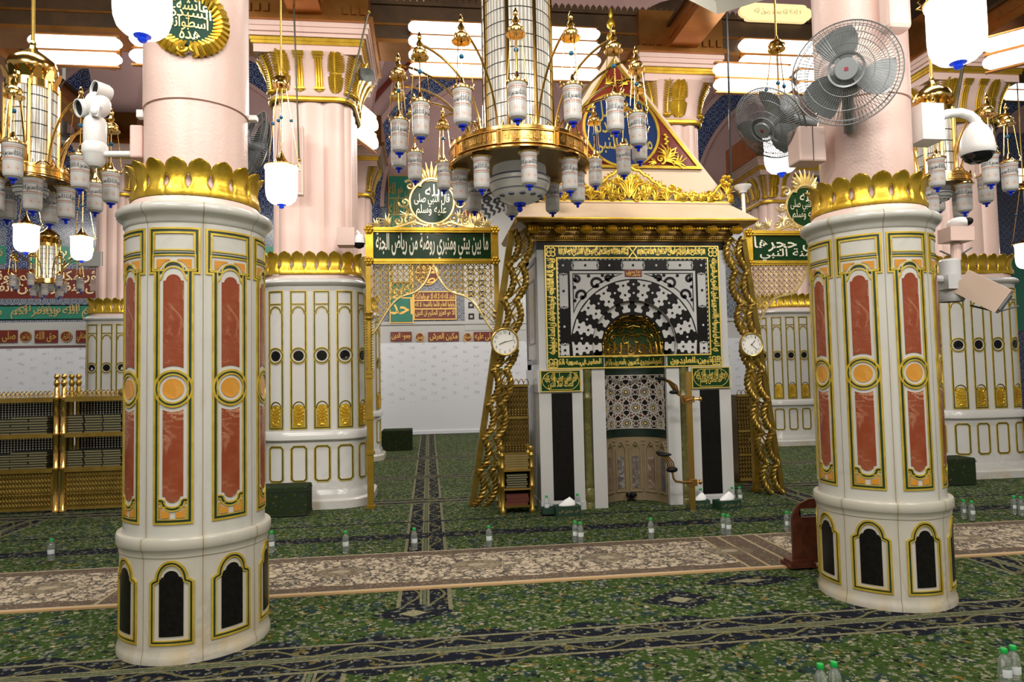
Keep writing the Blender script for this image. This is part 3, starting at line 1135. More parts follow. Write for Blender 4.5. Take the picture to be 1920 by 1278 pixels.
# panels of the back wall seen between the thick column and the niche
def wall_panel(name, label, px0, py0, px1, py1, mats, Y=YW - .05, fill=0, text=None, rnd=False, lines=1, frame=.05, tm=1):
    a, b = P(px0, py1, Y), P(px1, py0, Y)
    t = thing(name, label, 'wall panel', ((a.x + b.x) / 2, Y, (a.z + b.z) / 2))
    hw, hh = (b.x - a.x) / 2, (b.z - a.z) / 2
    mb = MB(lambda u, v, w_: (u, -w_, v))
    if rnd:
        mb.disc(0, 0, hh, .05, 36, 0, rim=0)
    else:
        mb.add([(x, z_, w_) for w_ in (0, .05) for x, z_ in ((-hw, -hh), (hw, -hh), (hw, hh), (-hw, hh))], [(4, 5, 6, 7), (0, 1, 5, 4), (1, 2, 6, 5), (2, 3, 7, 6), (3, 0, 4, 7)])
    mb.build('panel_board', [mats[0]], t, smooth=False)
    mb = MB(lambda u, v, w_: (u, -w_, v))
    if rnd:
        mb.disc(0, 0, hh, .055, 36, 0, r0=hh * .93)
    else:
        mb.band([(-hw, -hh), (hw, -hh), (hw, hh), (-hw, hh)], 0, frame * .5, .07, .05, maxlen=9)
    if text:
        n = len(text)
        for i, tx in enumerate(text):
            v1 = hh * .9 - i * 1.8 * hh / n
            f = .72 if rnd else .92
            mb.text(tx, -hw * f, hw * f, v1 - 1.7 * hh / n + .01, v1, .056, 0, .015)
            if n > 1 and i:
                mb.add([(-hw, v1 + .01, .057), (hw, v1 + .01, .057), (hw, v1 + .04, .057), (-hw, v1 + .04, .057)], [(0, 1, 2, 3)])
    mb.build('script', [mats[1]], t, smooth=False)
    return t


wall_panel('calligraphy_panel', 'tall teal panel of gold script on the back wall left of the maroon panels', 731, 330, 772, 606, (TEALT, ORANGE), text=['قل هو الله', 'احد الله', 'الصمد لم', 'يلد ولم', 'يولد ولم', 'يكن له', 'كفوا', 'احد'])
wall_panel('calligraphy_panel', 'maroon panel with three lines of gold script on the back wall', 776, 546, 855, 600, (MAROON, ORANGE), text=['شهد الله انه لا اله الا هو والملائكة', 'واولوا العلم قائما بالقسط لا اله', 'الا هو العزيز الحكيم ان الدين'])
wall_panel('script_medallion', 'maroon roundel of gold script above the three line maroon panel', 779, 492, 822, 535, (MAROON, ORANGE), text=['وجوه', 'طه'], rnd=True)
wall_panel('script_medallion', 'maroon roundel with pale script beside the far black and white arch', 864, 391, 906, 434, (MAROON, ORANGE), text=['محمد'], rnd=True, Y=18.04)
wall_panel('floral_panel', 'small ivory panel with gold frame left of the maroon roundel', 735, 492, 770, 530, (MARBLEG, ORANGE), Y=YW - .11)
# the far black and white prayer niche, mostly hidden
t = thing('far_marble_arch', 'far black and white inlaid marble arch on the back wall, half hidden by the niche', 'arch', (P(960, 560, 17.9).x, 18.12, 0))
mb = MB(lambda u, v, w_: (u, -w_, v))
zb, zt = P(960, 617, 17.9).z, P(960, 345, 17.9).z
mb.add([(x, z_, w_) for w_ in (-.06, 0) for x, z_ in ((-1.25, zb), (1.6, zb), (1.6, zt), (-1.25, zt))], [(4, 5, 6, 7), (0, 1, 5, 4), (1, 2, 6, 5), (2, 3, 7, 6), (3, 0, 4, 7)])
mb.build('arch_slab', [MARBLEG], t, smooth=False)
mb = MB(lambda u, v, w_: (u, -w_, v))
for k in range(24):
    a0, a1 = radians(180 - k * 7.5), radians(180 - (k + .52) * 7.5)
    pts = []
    for r_ in [1.15 + .08 * i for i in range(6)]:
        pts.append((r_ * cos(a0 + .035 * sin(r_ * 40)) + .15, zb + 2.1 + r_ * sin(a0 + .035 * sin(r_ * 40)), .02))
    for r_ in [1.15 + .08 * i for i in range(5, -1, -1)]:
        pts.append((r_ * cos(a1 + .035 * sin(r_ * 40)) + .15, zb + 2.1 + r_ * sin(a1 + .035 * sin(r_ * 40)), .02))
    mb.add(pts, [tuple(range(12))])
for i in range(9):
    mb.add([(-1.25 + .33 * i, zt - .16, .02), (-1.09 + .33 * i, zt - .16, .02), (-1.09 + .33 * i, zt - .04, .02), (-1.25 + .33 * i, zt - .04, .02)], [(0, 1, 2, 3)])
mb.band(arc(.15, zb + 2.1, 1.7, 180, 0, 24), 0, .05, .03, closed=False)
for g in (-1, 1):
    for (cx, cz, r_) in ((1.05, 3.55, .18), (.75, 3.75, .12), (1.25, 3.25, .10)):
        pts = [(.15 + g * cx + r_ * (1 - i / 24) * cos(i * .5), zb + cz - .25 + r_ * (1 - i / 24) * sin(i * .5)) for i in range(20)]
        mb.band(pts, -.025, .025, .03, closed=False)
for i in range(7):
    for q in (0, 1):
        mb.band([(-1.15 + q * .28, zb + .3 + i * .3), (-1.0 + q * .28, zb + .3 + i * .3), (-1.0 + q * .28, zb + .45 + i * .3), (-1.15 + q * .28, zb + .45 + i * .3)], 0, .035, .02)
mb.build('black_inlay', [INK], t, smooth=False)

# great arches above, dark vaults and the beams that tie the columns
ar = MB(lambda u, v, w_: (u, YW - w_, v))
for k, cx in enumerate((P(960, 300, YW).x - 8.6, P(960, 300, YW).x, P(960, 300, YW).x + 8.6, P(960, 300, YW).x + 17.2)):
    zs, R_ = 6.0, 3.55
    th = [i * pi / 40 for i in range(41)]
    for r0, r1, w_, m in ((R_, R_ + .5, .10, 0), (R_ + .5, R_ + .62, .14, 1), (R_ - .10, R_, .14, 1), (R_ + 1.0, R_ + 1.12, .10, 2)):
        vs, fs = [], []
        for a in th:
            for r_, q in ((r0, 0), (r0, w_), (r1, w_), (r1, 0)):
                vs.append((cx + r_ * cos(a), zs + r_ * 1.05 * sin(a), q))
        for i in range(40):
            for j in range(3):
                fs.append((4 * i + j, 4 * i + j + 1, 4 * i + j + 5, 4 * i + j + 4))
        ar.add(vs, fs, m)
    for g in (-1, 1):
        ar.add([(cx + g * (R_ + a), zz, q) for a in (0, .5) for zz in (4.4, zs) for q in (0, .1)], [(0, 1, 3, 2), (4, 6, 7, 5), (1, 5, 7, 3)], 0)
struct(ar, 'trim_2', [TILE, MAUVE, MAROON], True)
# upright wall piers and vault skins that carry the plaster arches above the beams
va = MB()
va.box(-18, 26, -9, 19, 10.4, 10.7, 0)
struct(va, 'ceiling', [BROWN])
pl = MB()
for yy in (13.4,):
    for cx in (-5.7, -1.4, 3.2, 7.5):
        n = 14
        for g in (-1, 1):
            vs, fs = [], []
            for i in range(n + 1):
                a = pi / 2 * i / n
                xx, zz = cx + g * (2.2 - 1.85 * cos(a)), 6.2 + 3.2 * sin(a)
                vs += [(xx, yy - .18, zz), (cx, yy - .18, zz), (xx, yy + .18, zz)]
            for i in range(n):
                b = 3 * i
                fs += [(b, b + 1, b + 4, b + 3), (b, b + 3, b + 5, b + 2)]
            pl.add(vs, fs, 0)
struct(pl, 'wall_arches', [MAUVE], True)


def beam(name, a, b, wd, z0, z1, crest=True):
    """bronze box beam with a copper lip and a toothed crest"""
    a, b = Vector((*a, 0)), Vector((*b, 0))
    d = (b - a).normalized()
    q = Vector((-d.y, d.x, 0))
    L = (b - a).length
    mb = MB(lambda u, v, w_: a + d * u + q * v + Vector((0, 0, w_)))
    mb.box(0, L, -wd, wd, z0 + .05, z1, 0 if crest else 1)
    mb.box(0, L, -wd - .03, wd + .03, z0, z0 + .05, 1)
    mb.box(0, L, -wd - .04, wd + .04, z1, z1 + .05, 0)
    mb.box(0, L, -wd - .015, wd + .015, (z0 + z1) / 2 - .015, (z0 + z1) / 2 + .015, 1)
    if crest:
        n = int(L / .085)
        for i in range(n):
            u = i * L / n
            for v in (-wd - .02,):
                mb.add([(u, v, z1 + .05), (u + .07, v, z1 + .05), (u + .07, v, z1 + .09), (u + .035, v, z1 + .13), (u, v, z1 + .09),
                        (u, v + .02, z1 + .05), (u + .07, v + .02, z1 + .05), (u + .07, v + .02, z1 + .09), (u + .035, v + .02, z1 + .13), (u, v + .02, z1 + .09)],
                       [(0, 1, 2, 3, 4), (9, 8, 7, 6, 5), (2, 7, 8, 3), (3, 8, 9, 4)], 0)
    o_ = mb.build(name, [BROWN, COPPER], smooth=False)
    o_['kind'] = 'structure'
    return o_


for yy in (8.95,):
    beam('trim_beam_across', (-17, yy), (24, yy), .24, 5.80, 6.30)
for xx, y0, y1 in ((-5.66, 3.6, 18.1), (-1.38, 5.2, 9.6), (3.42, 5.2, 9.6), (7.5, 5.2, 18.1)):
    beam('trim_beam_along', (xx, y0), (xx, y1), .16, 5.80, 6.10, False)
# copper frames on top of the capitals
for cx, cy, hw in ((-1.38, 8.85, .78), (7.5, 9.0, .80), (3.42, 9.15, .64), (-1.38, 13.1, .64), (7.28, 13.4, .78), (-5.62, 13.2, .58)):
    mb = MB()
    mb.box(-hw, hw, -hw, hw, 5.74, 5.80, 0)
    mb.box(-hw + .06, hw - .06, -hw + .06, hw - .06, 5.80, 6.32, 0)
    for i in range(3):
        for g in (-1, 1):
            mb.box(g * (hw - .12) - .03 - g * i * .1, g * (hw - .12) + .03 - g * i * .1, -hw + .03, -hw + .07, 5.84, 5.94, 0)
    o = mb.build('trim_capital_frame', [COPPER], smooth=False, loc=(cx, cy, 0))
    o['kind'] = 'structure'

# ---------------------------------------------------------------- fluorescent fittings between the beams
def scallop(L, h):
    p = []
    r_ = h / 2
    for g in (1, -1):
        e = L / 2 - h * .55
        q = [(e, -r_), (e + h * .18, -r_ * .92), (e + h * .26, -r_ * .66), (e + h * .42, -r_ * .58), (e + h * .52, -r_ * .3), (e + h * .56, 0)]
        q += [(a, -b) for a, b in reversed(q[:-1])]
        p += [(g * a, g * b) for a, b in q]
    return p


def ceiling_light(label, px0, py0, px1, py1, Y, strips, gap=.045, dims=None, rz=0.0, group='fluorescent fittings hung between the beams'):
    a, b = P(px0, py1, Y), P(px1, py0, Y)
    L, H = abs(b.x - a.x), abs(b.z - a.z)
    if dims:
        L, H = dims
    t = thing('ceiling_light', label, 'ceiling light', ((a.x + b.x) / 2, Y, (a.z + b.z) / 2), rz, group)
    h = (H - gap * (strips - 1)) / strips
    fr = MB()
    fr.box(-L / 2 + .04, L / 2 - .04, .10, .14, -H / 2 + .02, H / 2 - .02)
    for k in range(strips + 1):
        zc = -H / 2 + k * (h + gap) - gap / 2
        fr.box(-L / 2 + .03, L / 2 - .03, .06, .12, zc - .008, zc + .008)
    for g in (-1, 1):
        fr.box(g * L * .3 - .03, g * L * .3 + .03, .12, .34, -H / 2 + .05, H / 2 - .02)
    fr.build('fitting_frame', [COPPER], t, smooth=False)
    for k in range(strips):
        zc = -H / 2 + h / 2 + k * (h + gap)
        d = MB().plate([(x, z_ + zc) for x, z_ in scallop(L - .02, h - .01)], .04, .10)
        d.build('diffuser', [TUBE], t, smooth=False)
    return t


ceiling_light('long double fluorescent fitting at upper left, above the chandelier with the onion cap', 45, 66, 225, 112, 8.5, 2)
ceiling_light('fluorescent fitting partly hidden behind the roundel column', 237, 62, 420, 112, 8.5, 2)
ceiling_light('wide four strip fluorescent fitting behind the crystal drum of the central chandelier', 765, 50, 1128, 135, 8.5, 4, .035)
ceiling_light('upper double fluorescent fitting right of the palm leaf capital', 1390, 76, 1570, 124, 8.6, 2)
ceiling_light('lower double fluorescent fitting right of the palm leaf capital', 1342, 120, 1492, 165, 8.3, 2)
ceiling_light('short fluorescent fitting just left of the front desk fan', 1497, 130, 1570, 168, 8.3, 2)
ceiling_light('slanting fluorescent fitting at the upper right corner of the hall', 1862, 52, 1990, 106, 6.6, 2, rz=-.8)
ceiling_light('upper fluorescent fitting beside the right clustered capital', 1886, 148, 1990, 184, 11.5, 2)
ceiling_light('small far fluorescent fitting right of the clustered pink shaft', 1886, 316, 1990, 341, 16.5, 2)
ceiling_light('small far fluorescent fitting behind the left crystal drum', -20, 268, 30, 300, 13.0, 2)
ceiling_light('small far fluorescent fitting right of the left crystal drum', 86, 268, 106, 298, 13.0, 2)
# fitting that runs along the side of the beam beyond the thick left column
a = P(679, 225, 9.7)
t = ceiling_light('steep fluorescent fitting beside the gilded corner of the thick left capital', 664, 178, 700, 272, 9.9, 2, dims=(1.3, .52), rz=1.25)
# a lit inscription strip
a, b = P(1388, 36, 8.62), P(1522, 10, 8.62)
t = thing('lit_inscription_bar', 'yellow lit inscription strip above the upper right fluorescent fitting', 'sign', ((a.x + b.x) / 2, 8.62, (a.z + b.z) / 2))
mb = MB().plate(scallop(b.x - a.x, b.z - a.z), 0, .06)
mb.build('lit_panel', [glow('warm_lit_panel', (1.0, .78, .36), .9, (.8, .6, .3))], t, smooth=False)
mb = MB(lambda u, v, w_: (u, -w_, v))
mb.text('لا اله الا الله محمد رسول الله', -.32, .36, -.045, .05, .004, 0)
mb.build('script', [mat('grey_lettering', (.35, .32, .2), .5)], t, smooth=False)
# a bronze tray light seen from below at the top edge
a = P(1335, 5, 5.4)
t = thing('ceiling_projector_panel', 'grey tilted panel hanging at the top edge above the palm leaf capital', 'panel', a)
mb = MB()
pts = [P(1215, -60, 5.8), P(1288, -2, 5.4), P(1345, 27, 5.1), P(1432, 0, 5.2), P(1500, -70, 5.6)]
c0 = sum(pts, Vector()) / 5
mb.add([p - a for p in pts] + [p - a + Vector((0, .02, .12)) for p in pts], [(4, 3, 2, 1, 0), (5, 6, 7, 8, 9)] + [(i, (i + 1) % 5, (i + 1) % 5 + 5, i + 5) for i in range(5)])
mb.build('panel_tray', [mat('pale_grey_metal', (.42, .41, .34), .35, .3)], t, smooth=False)
mb = MB()
mb.add([(c0 + (p - c0) * .82) - a - Vector((0, 0, .012)) for p in pts] + [(c0 + (p - c0) * .82) - a + Vector((0, 0, .02)) for p in pts], [(4, 3, 2, 1, 0)] + [(i, (i + 1) % 5, (i + 1) % 5 + 5, i + 5) for i in range(5)])
mb.build('tray_centre', [mat('olive_metal', (.22, .21, .15), .4, .3)], t, smooth=False)


# ---------------------------------------------------------------- the marble prayer niche
NX, NY = 2.325, 7.5
niche = thing('marble_prayer_niche', 'tall black and white inlaid marble prayer niche with gold inscriptions and a pink hood', 'prayer niche', (NX, NY, 0), kind='thing')


def fr(u, v, w_):
    return u, -w_, v


def box6(mb, u0, u1, v0, v1, w0, w1, m=0):
    return mb.add([(u, v, w_) for u in (u0, u1) for v in (v0, v1) for w_ in (w0, w1)],
                  [(0, 1, 3, 2), (4, 6, 7, 5), (0, 4, 5, 1), (2, 3, 7, 6), (0, 2, 6, 4), (1, 5, 7, 3)], m)


def curl(mb, cx, cz, r_, turns, g, tr, w_=.02, a0=0.0, n=None, tail=None):
    """a spiral scroll in the (u, v) plane"""
    n = n or int(14 * turns)
    pts, rs = [], []
    for i in range(n + 1):
        f = i / n
        a = a0 + g * f * turns * 2 * pi
        q = r_ * (1 - .85 * f)
        pts.append((cx + q * cos(a), cz + q * sin(a), w_))
        rs.append(tr * (1 - .45 * f))
    mb.tube(pts, rs, 5)
    mb.ball(pts[-1], tr * 1.3, 8, 5)


def leafy(mb, x, z_, a, L, wd, w_=.02, n=3):
    """a curling leaf: fan of tapered blades"""
    for k in range(-n, n + 1):
        b = a + k * .32
        l = L * (1 - .13 * abs(k))
        mb.tube([(x, z_, w_), (x + l * .55 * cos(b), z_ + l * .55 * sin(b), w_ + wd * .7), (x + l * cos(b + .22 * (1 if k >= 0 else -1)), z_ + l * sin(b + .22 * (1 if k >= 0 else -1)), w_)], [wd * .6, wd, wd * .25], 5)


mb = MB(fr)
for g in (-1, 1):
    def B(a, b, *q, **k):
        box6(mb, *sorted((g * a, g * b)), *q, **k)
    B(.62, 1.115, .09, 1.555, -.9, 0)
    B(.615, 1.12, 0, .09, -.9, .012)
    B(.615, 1.125, 1.30, 1.555, -.9, .012)
    B(.50, .63, 0, 1.56, -.9, -.11)
    B(.36, .51, 0, 1.555, -.9, -.012)
    B(.495, 1.105, 1.555, 2.90, -.9, 0)
    B(.36, .50, 1.555, 1.695, -.5, 0)
box6(mb, -.5, .5, 2.32, 2.90, -.9, 0)
box6(mb, -1.105, 1.105, .0, 2.9, -.92, -.60)
mb.build('marble_body', [MARBLEG], niche, smooth=False)
mb = MB(fr)
box6(mb, -1.11, 1.11, 2.90, 2.985, -.9, .01)
mb.build('black_band', [BLACK], niche, smooth=False)
for g in (-1, 1):
    mb = MB(fr)
    box6(mb, *sorted((g * .742, g * .975)), .11, 1.29, -.01, .004)
    mb.build('black_slab', [BLACK], niche, smooth=False)
# left and right flank panels
for g, lab in ((-1, None), (1, None)):
    mb = MB(lambda u, v, w_: (g * (1.105 + w_), .45 + u, v))
    mb.band([(-.40, 1.62), (.40, 1.62), (.40, 2.82), (-.40, 2.82)], 0, .05, .012, maxlen=3, m=1)
    mb.sheet(-.34, .34, lambda u: 2.76, lambda u: 1.68, .004, 2, 0)
    mb.band([(-.24, 1.85), (.24, 1.85), (.24, 2.6), (-.24, 2.6)], 0, .02, .01, maxlen=3, m=1)
    mb.build('flank_panel', [marble('brown_vein_marble', (.46, .42, .37), (.20, .14, .10), 5, .25, 0, None, .8), mat('grey_stone_frame', (.27, .27, .28), .4)], niche, smooth=False)

# arch field: black ground with white inlay
AC, RA, RI = 1.823, .742, .495
mb = MB(fr)
arch = lambda c, r_, lo: (lambda u: max(lo, c + sqrt(max(0, r_ * r_ - u * u))))
mb.sheet(-.875, -RI, lambda u: 2.795, lambda u: 1.695, .004, 2, rim=-.02)
mb.sheet(RI, .875, lambda u: 2.795, lambda u: 1.695, .004, 2, rim=-.02)
mb.sheet(-RI, RI, lambda u: 2.795, arch(AC, RI, 1.695), .004, 40, rim=-.02)
mb.sheet(-RI - .01, RI + .01, lambda u: 2.34, arch(1.80, .362, 1.5), -.07, 40, rim=-.09)
ground = mb.build('black_inlay_ground', [BLACK], niche, smooth=False)
mb = MB(fr)
vs, fs = [], []
N = 36
for i in range(N + 1):
    a = -.26 + (pi + .52) * i / N
    for w_ in (.003, -.075):
        vs.append((RI * cos(a), AC + RI * sin(a), w_))
for i in range(N):
    fs.append((2 * i, 2 * i + 2, 2 * i + 3, 2 * i + 1))
mb.add(vs, fs)
mb.build('arch_reveal', [MARBLEG], niche)
mb = MB(fr)
W_ = .0065
NS = 19


def edge(k, r_):
    return radians(-9 + 198 * k / NS) + .024 * (1 if k % 2 else -1) * math.tanh(2.6 * sin((r_ - .372) * 2 * pi / .0825)) * (.74 / max(.45, r_)) ** .5


def clipv(p):
    return (p[0], max(1.70, p[1]), p[2])


for (ra, rb, ww) in ((RI + .004, RA - .012, W_), (.372, RI - .004, -.066)):
    for k in range(0, NS, 2):
        vs, fs = [], []
        n = 36
        for i in range(n + 1):
            r_ = ra + (rb - ra) * i / n
            for kk in (k, k + 1):
                a = edge(kk, r_)
                vs.append(clipv((r_ * cos(a), AC + r_ * sin(a), ww)))
        for i in range(n):
            fs.append((2 * i, 2 * i + 1, 2 * i + 3, 2 * i + 2))
        mb.add(vs, fs)
for k in range(1, NS, 2):
    for r_ in ((.62,) if k != 9 else (.58, .68)):
        a = radians(-9 + 198 * (k + .5) / NS)
        mb.disc(r_ * cos(a), AC + r_ * sin(a), .013, W_, 12)


def lobed(u0, u1, v0, v1, horiz):
    n = 7
    if horiz:
        box6(mb, u0, u1, v0, v1, 0, W_)
        for e in (u0, u1):
            mb.disc(e, (v0 + v1) / 2, .016, W_, 12)
            for q in (-1, 1):
                mb.disc(e, (v0 + v1) / 2 + q * .030, .011, W_, 10)
    else:
        box6(mb, u0, u1, v0, v1, 0, W_)
        for e in (v0, v1):
            mb.disc((u0 + u1) / 2, e, .016, W_, 12)
            for q in (-1, 1):
                mb.disc((u0 + u1) / 2 + q * .030, e, .011, W_, 10)


for c, h in ((-.555, .145), (0, .125), (.555, .145)):
    lobed(c - h, c + h, 2.672, 2.768, True)
for g in (-1, 1):
    lobed(*sorted((g * .760, g * .856)), 2.245, 2.62, False)
    lobed(*sorted((g * .760, g * .856)), 1.702, 1.83, False)
    for v in (2.72,):
        mb.disc(g * .81, v, .013, W_, 12)
        mb.disc(g * .275, v, .013, W_, 12)
    mb.disc(g * .81, 2.03, .013, W_, 12)
    u0, u1 = sorted((g * .735, 0))
    mb.sheet(u0, u1, lambda u: 2.655, arch(AC, RA, 1.93), W_, 40)
for i in range(34):
    u = -.86 + 1.72 * i / 33
    mb.add([(u, 2.782, W_), (u + .028, 2.782, W_), (u + .036, 2.793, W_), (u + .008, 2.793, W_)], [(0, 1, 2, 3)])
for i in range(22):
    v = 1.71 + 1.06 * i / 21
    for g in (-1, 1):
        mb.add([(g * .862, v, W_), (g * .873, v + .01, W_), (g * .873, v + .036, W_), (g * .862, v + .026, W_)], [(0, 1, 2, 3)])
mb.build('white_inlay', [MARBLEG], ground, smooth=False)
mb = MB(fr)
W2 = .010
for g in (-1, 1):
    tri = [(g * .70, 2.625), (g * .13, 2.625)] + [(g * x, AC + sqrt(.80 ** 2 - x * x)) for x in (.22, .32, .42, .52, .60, .66)] + [(g * .70, 2.19)]
    mb.band(tri, -.005 * g, .005 * g, W2, maxlen=.1)
    for cx, cz, r_, a0, dr in ((.44, 2.51, .075, 3.0, -1), (.60, 2.38, .07, 5.8, 1), (.30, 2.57, .04, 3.3, -1), (.66, 2.56, .045, 1, 1)):
        pts = []
        for i in range(22):
            f = i / 21
            a = a0 + dr * f * 5.2
            q = r_ * (1 - .65 * f)
            pts.append((g * (cx + q * cos(a)), cz + q * sin(a)))
        mb.band(pts, -.015, .015, W2, closed=False, maxlen=.05)
        mb.disc(pts[-1][0], pts[-1][1], .026, W2, 10)
    for cx, cz in ((.24, 2.60), (.36, 2.605), (.52, 2.60), (.685, 2.47), (.685, 2.32)):
        mb.disc(g * cx, cz, .020, W2, 10)
    mb.disc(g * .555, 2.72, .015, W2, 12)
    mb.disc(g * .81, 2.43, .015, W2, 12)
    mb.disc(g * .81, 1.765, .015, W2, 12)
mb.disc(0, 2.72, .015, W2, 12)
for k in range(0, NS, 2):
    a = radians(-9 + 198 * (k + .5) / NS)
    for r_ in (.565, .675):
        if AC + r_ * sin(a) > 1.72:
            mb.disc(r_ * cos(a), AC + r_ * sin(a), .014, W2, 12)
mb.build('black_scrollwork', [BLACK], ground, smooth=False)
mb = MB(fr)
mb.sheet(-.10, .10, lambda u: 2.672, lambda u: 2.585 + .2 * u * u, .012, 6, 0, rim=0)
q = mb.build('keystone_plaque', [MAROON], ground, smooth=False)
mb = MB(fr)
mb.text('هذا مصلى\nرسول الله', -.085, .085, 2.592, 2.662, .016, 0, .02)
mb.build('gold_script', [ORANGE], q, smooth=False)

# inscription frame
mb = MB(fr)
for u0, u1, v0, v1 in ((-1.02, 1.02, 2.795, 2.943), (-1.02, -.875, 1.555, 2.795), (.875, 1.02, 1.555, 2.795), (-.875, -.372, 1.555, 1.695), (.372, .875, 1.555, 1.695)):
    box6(mb, u0, u1, v0, v1, 0, .012)
fm = mb.build('inscription_frame', [GREEN], niche, smooth=False)
YGOLD = mat('bright_gold_leaf', (.88, .66, .16), .32, .55, (.78, .56, .10), 10)
mb = MB(fr)
mb.band([(-1.02, 1.555), (1.02, 1.555), (1.02, 2.943), (-1.02, 2.943)], 0, .014, .02, maxlen=3)
mb.band([(-.890, 1.685), (.890, 1.685), (.890, 2.809), (-.890, 2.809)], 0, .014, .02, maxlen=3)
top1 = 'ان الله وملائكته يصلون على النبي يا ايها الذين امنوا صلوا عليه'
top2 = 'بسم الله الرحمن الرحيم قال صلى الله عليه وسلم ما بين بيتي ومنبري'
TW = .0165
for (t1, u0, u1) in ((top1, -.86, -.05), (top2, .05, .86)):
    mb.text(t1, u0, u1, 2.830, 2.925, TW, 0, .03)
    mb.text(t1[8:40], u0, u1, 2.822, 2.890, TW + .001, 0, .02)
    mb.text(t1[12:52], u0, u1, 2.868, 2.930, TW + .0005, 0, .02)
for g, t1 in ((-1, 'اشهد ان لا اله الا الله وحده لا شريك له واشهد ان محمدا عبده ورسوله'), (1, 'هو الذي ارسل رسوله بالهدى ودين الحق ليظهره على الدين كله')):
    u0, u1 = sorted((g * 1.0, g * .897))
    mb.text(t1, u0, u1, 1.72, 2.80, TW, 0, .04, rot=-1 if g > 0 else 1)
    mb.text(t1[6:44], u0, u1, 1.72, 2.80, TW + .001, 0, .02, rot=-1 if g > 0 else 1)
    mb.text('التائبون العابدون' if g > 0 else 'الحقير في سورة الكهف', *sorted((g * .995, g * .40)), 1.578, 1.672, TW, 0, .03)
    mb.text('السائحون الحامدون الله' if g > 0 else 'العظيم رسوله الكريم', *sorted((g * .98, g * .42)), 1.585, 1.64, TW + .001, 0, .02)
    for cz in (1.62, 2.87):
        for k in range(4):
            a = pi / 4 + k * pi / 2
            mb.disc(g * .948 + .035 * cos(a), cz + .035 * sin(a), .030, TW + .002, 10, r0=.018)
for a in (0, 1):
    mb.band([(-.045, 2.812 + a * .117), (0, 2.87), (.045, 2.812 + a * .117)], -.006, .006, TW + .002, closed=False)
mb.build('gilded_script', [YGOLD], fm, smooth=False)

# two green script panels on the piers
for g, t1, lab in ((-1, 'قال النبي صلى الله عليه\nالصلاة عماد الدين', None), (1, 'رسول الله صلى الله عليه\nهذا مصلى وسلم', None)):
    mb = MB(fr)
    u0, u1 = sorted((g * .645, g * 1.10))
    box6(mb, u0, u1, 1.305, 1.545, 0, .024)
    pn = mb.build('green_script_panel', [GREEN], niche, smooth=False)
    mb = MB(fr)
    mb.band([(u0, 1.305), (u1, 1.305), (u1, 1.545), (u0, 1.545)], 0, .010, .030, maxlen=3)
    uc = (u0 + u1) / 2
    mb.band([(uc + .21 * cos(a) * (1 if abs(cos(a)) < 2 else 1), 1.425 + .10 * max(-1, min(1, 1.25 * sin(a)))) for a in [i * 2 * pi / 40 for i in range(40)]], 0, .006, .029, maxlen=.1)
    mb.text(t1, u0 + .035, u1 - .035, 1.335, 1.52, .028, 0, .02)
    mb.text(t1.split('\n')[0], u0 + .05, u1 - .05, 1.39, 1.47, .029, 0, .01)
    mb.build('gilded_script', [YGOLD], pn, smooth=False)

# onyx columns
for g in (-1, 1):
    mb = MB()
    pr = [(.052, 0), (.052, .06), (.046, .07), (.050, .10), (.050, .22), (.044, .23), (.050, .25), (.045, .28), (.045, .31), (.041, .33), (.041, 1.2), (.050, 1.215), (.050, 1.235), (.042, 1.25), (.036, 1.30),
          (.046, 1.36), (.036, 1.42), (.048, 1.46), (.052, 1.48), (.052, 1.552)]
    mb.lathe([(r_ * 1.14, z_) for r_, z_ in pr], 24, (g * .562, .050, 0))
    mb.build('onyx_colonnette', [ONYX], niche)

# hollow of the niche
RN = .36


def hol(u, v, w_):
    a = u / RN
    return (RN - w_) * sin(a), .07 + (RN - w_) * cos(a), v


HU = RN * pi / 2
mb = MB(hol)
mb.sheet(-HU, HU, lambda u: 1.80, lambda u: 0, 0, 28)
mb.build('niche_wall', [marble('honey_marble', (.23, .175, .10), (.14, .10, .06), 3, .25, 0, None, .5)], niche)
GSTONE = marble('green_stone', (.006, .017, .011), (.03, .05, .035), 5, .3)
for v0, v1 in ((.745, .835), (1.478, 1.55)):
    mb = MB(hol)
    mb.sheet(-HU, HU, lambda u: v1, lambda u: v0, .010, 28, rim=0)
    mb.build('green_stone_band', [GSTONE], niche)
mb = MB(hol)
mb.sheet(-HU, HU, lambda u: 1.695, lambda u: 1.555, .008, 28, rim=0)
ib = mb.build('niche_inscription_band', [GREEN], niche)
mb = MB(hol)
for a in (1.555, 1.685):
    mb.sheet(-HU, HU, lambda u: a + .012, lambda u: a, .016, 28, rim=0)
mb.text('الراكعون الساجدون الامرون بالمعروف والناهون عن المنكر', -HU + .02, HU - .02, 1.58, 1.67, .012, 0, .03, sub=.02)
mb.text('والحافظون لحدود الله وبشر المؤمنين', -HU + .03, HU - .03, 1.575, 1.64, .013, 0, .02, sub=.02)
mb.build('gilded_script', [YGOLD], ib, smooth=False)
# star mosaic
mb = MB(hol)
mb.sheet(-HU, HU, lambda u: 1.478, lambda u: .835, .004, 28, rim=0)
ms = mb.build('star_mosaic_panel', [BLACK], niche)
mb, m2 = MB(hol), MB(hol)
V0, V1 = .84, 1.474


def seg(a, b, hw):
    # clip to the panel
    n = max(1, int(hypot(b[0] - a[0], b[1] - a[1]) / .02))
    pts = [(a[0] + (b[0] - a[0]) * i / n, a[1] + (b[1] - a[1]) * i / n) for i in range(n + 1)]
    run = [p for p in pts if V0 < p[1] < V1 and abs(p[0]) < HU - .01]
    if len(run) > 1:
        mb.band(run, -hw, hw, .009, .004, closed=False, maxlen=1)


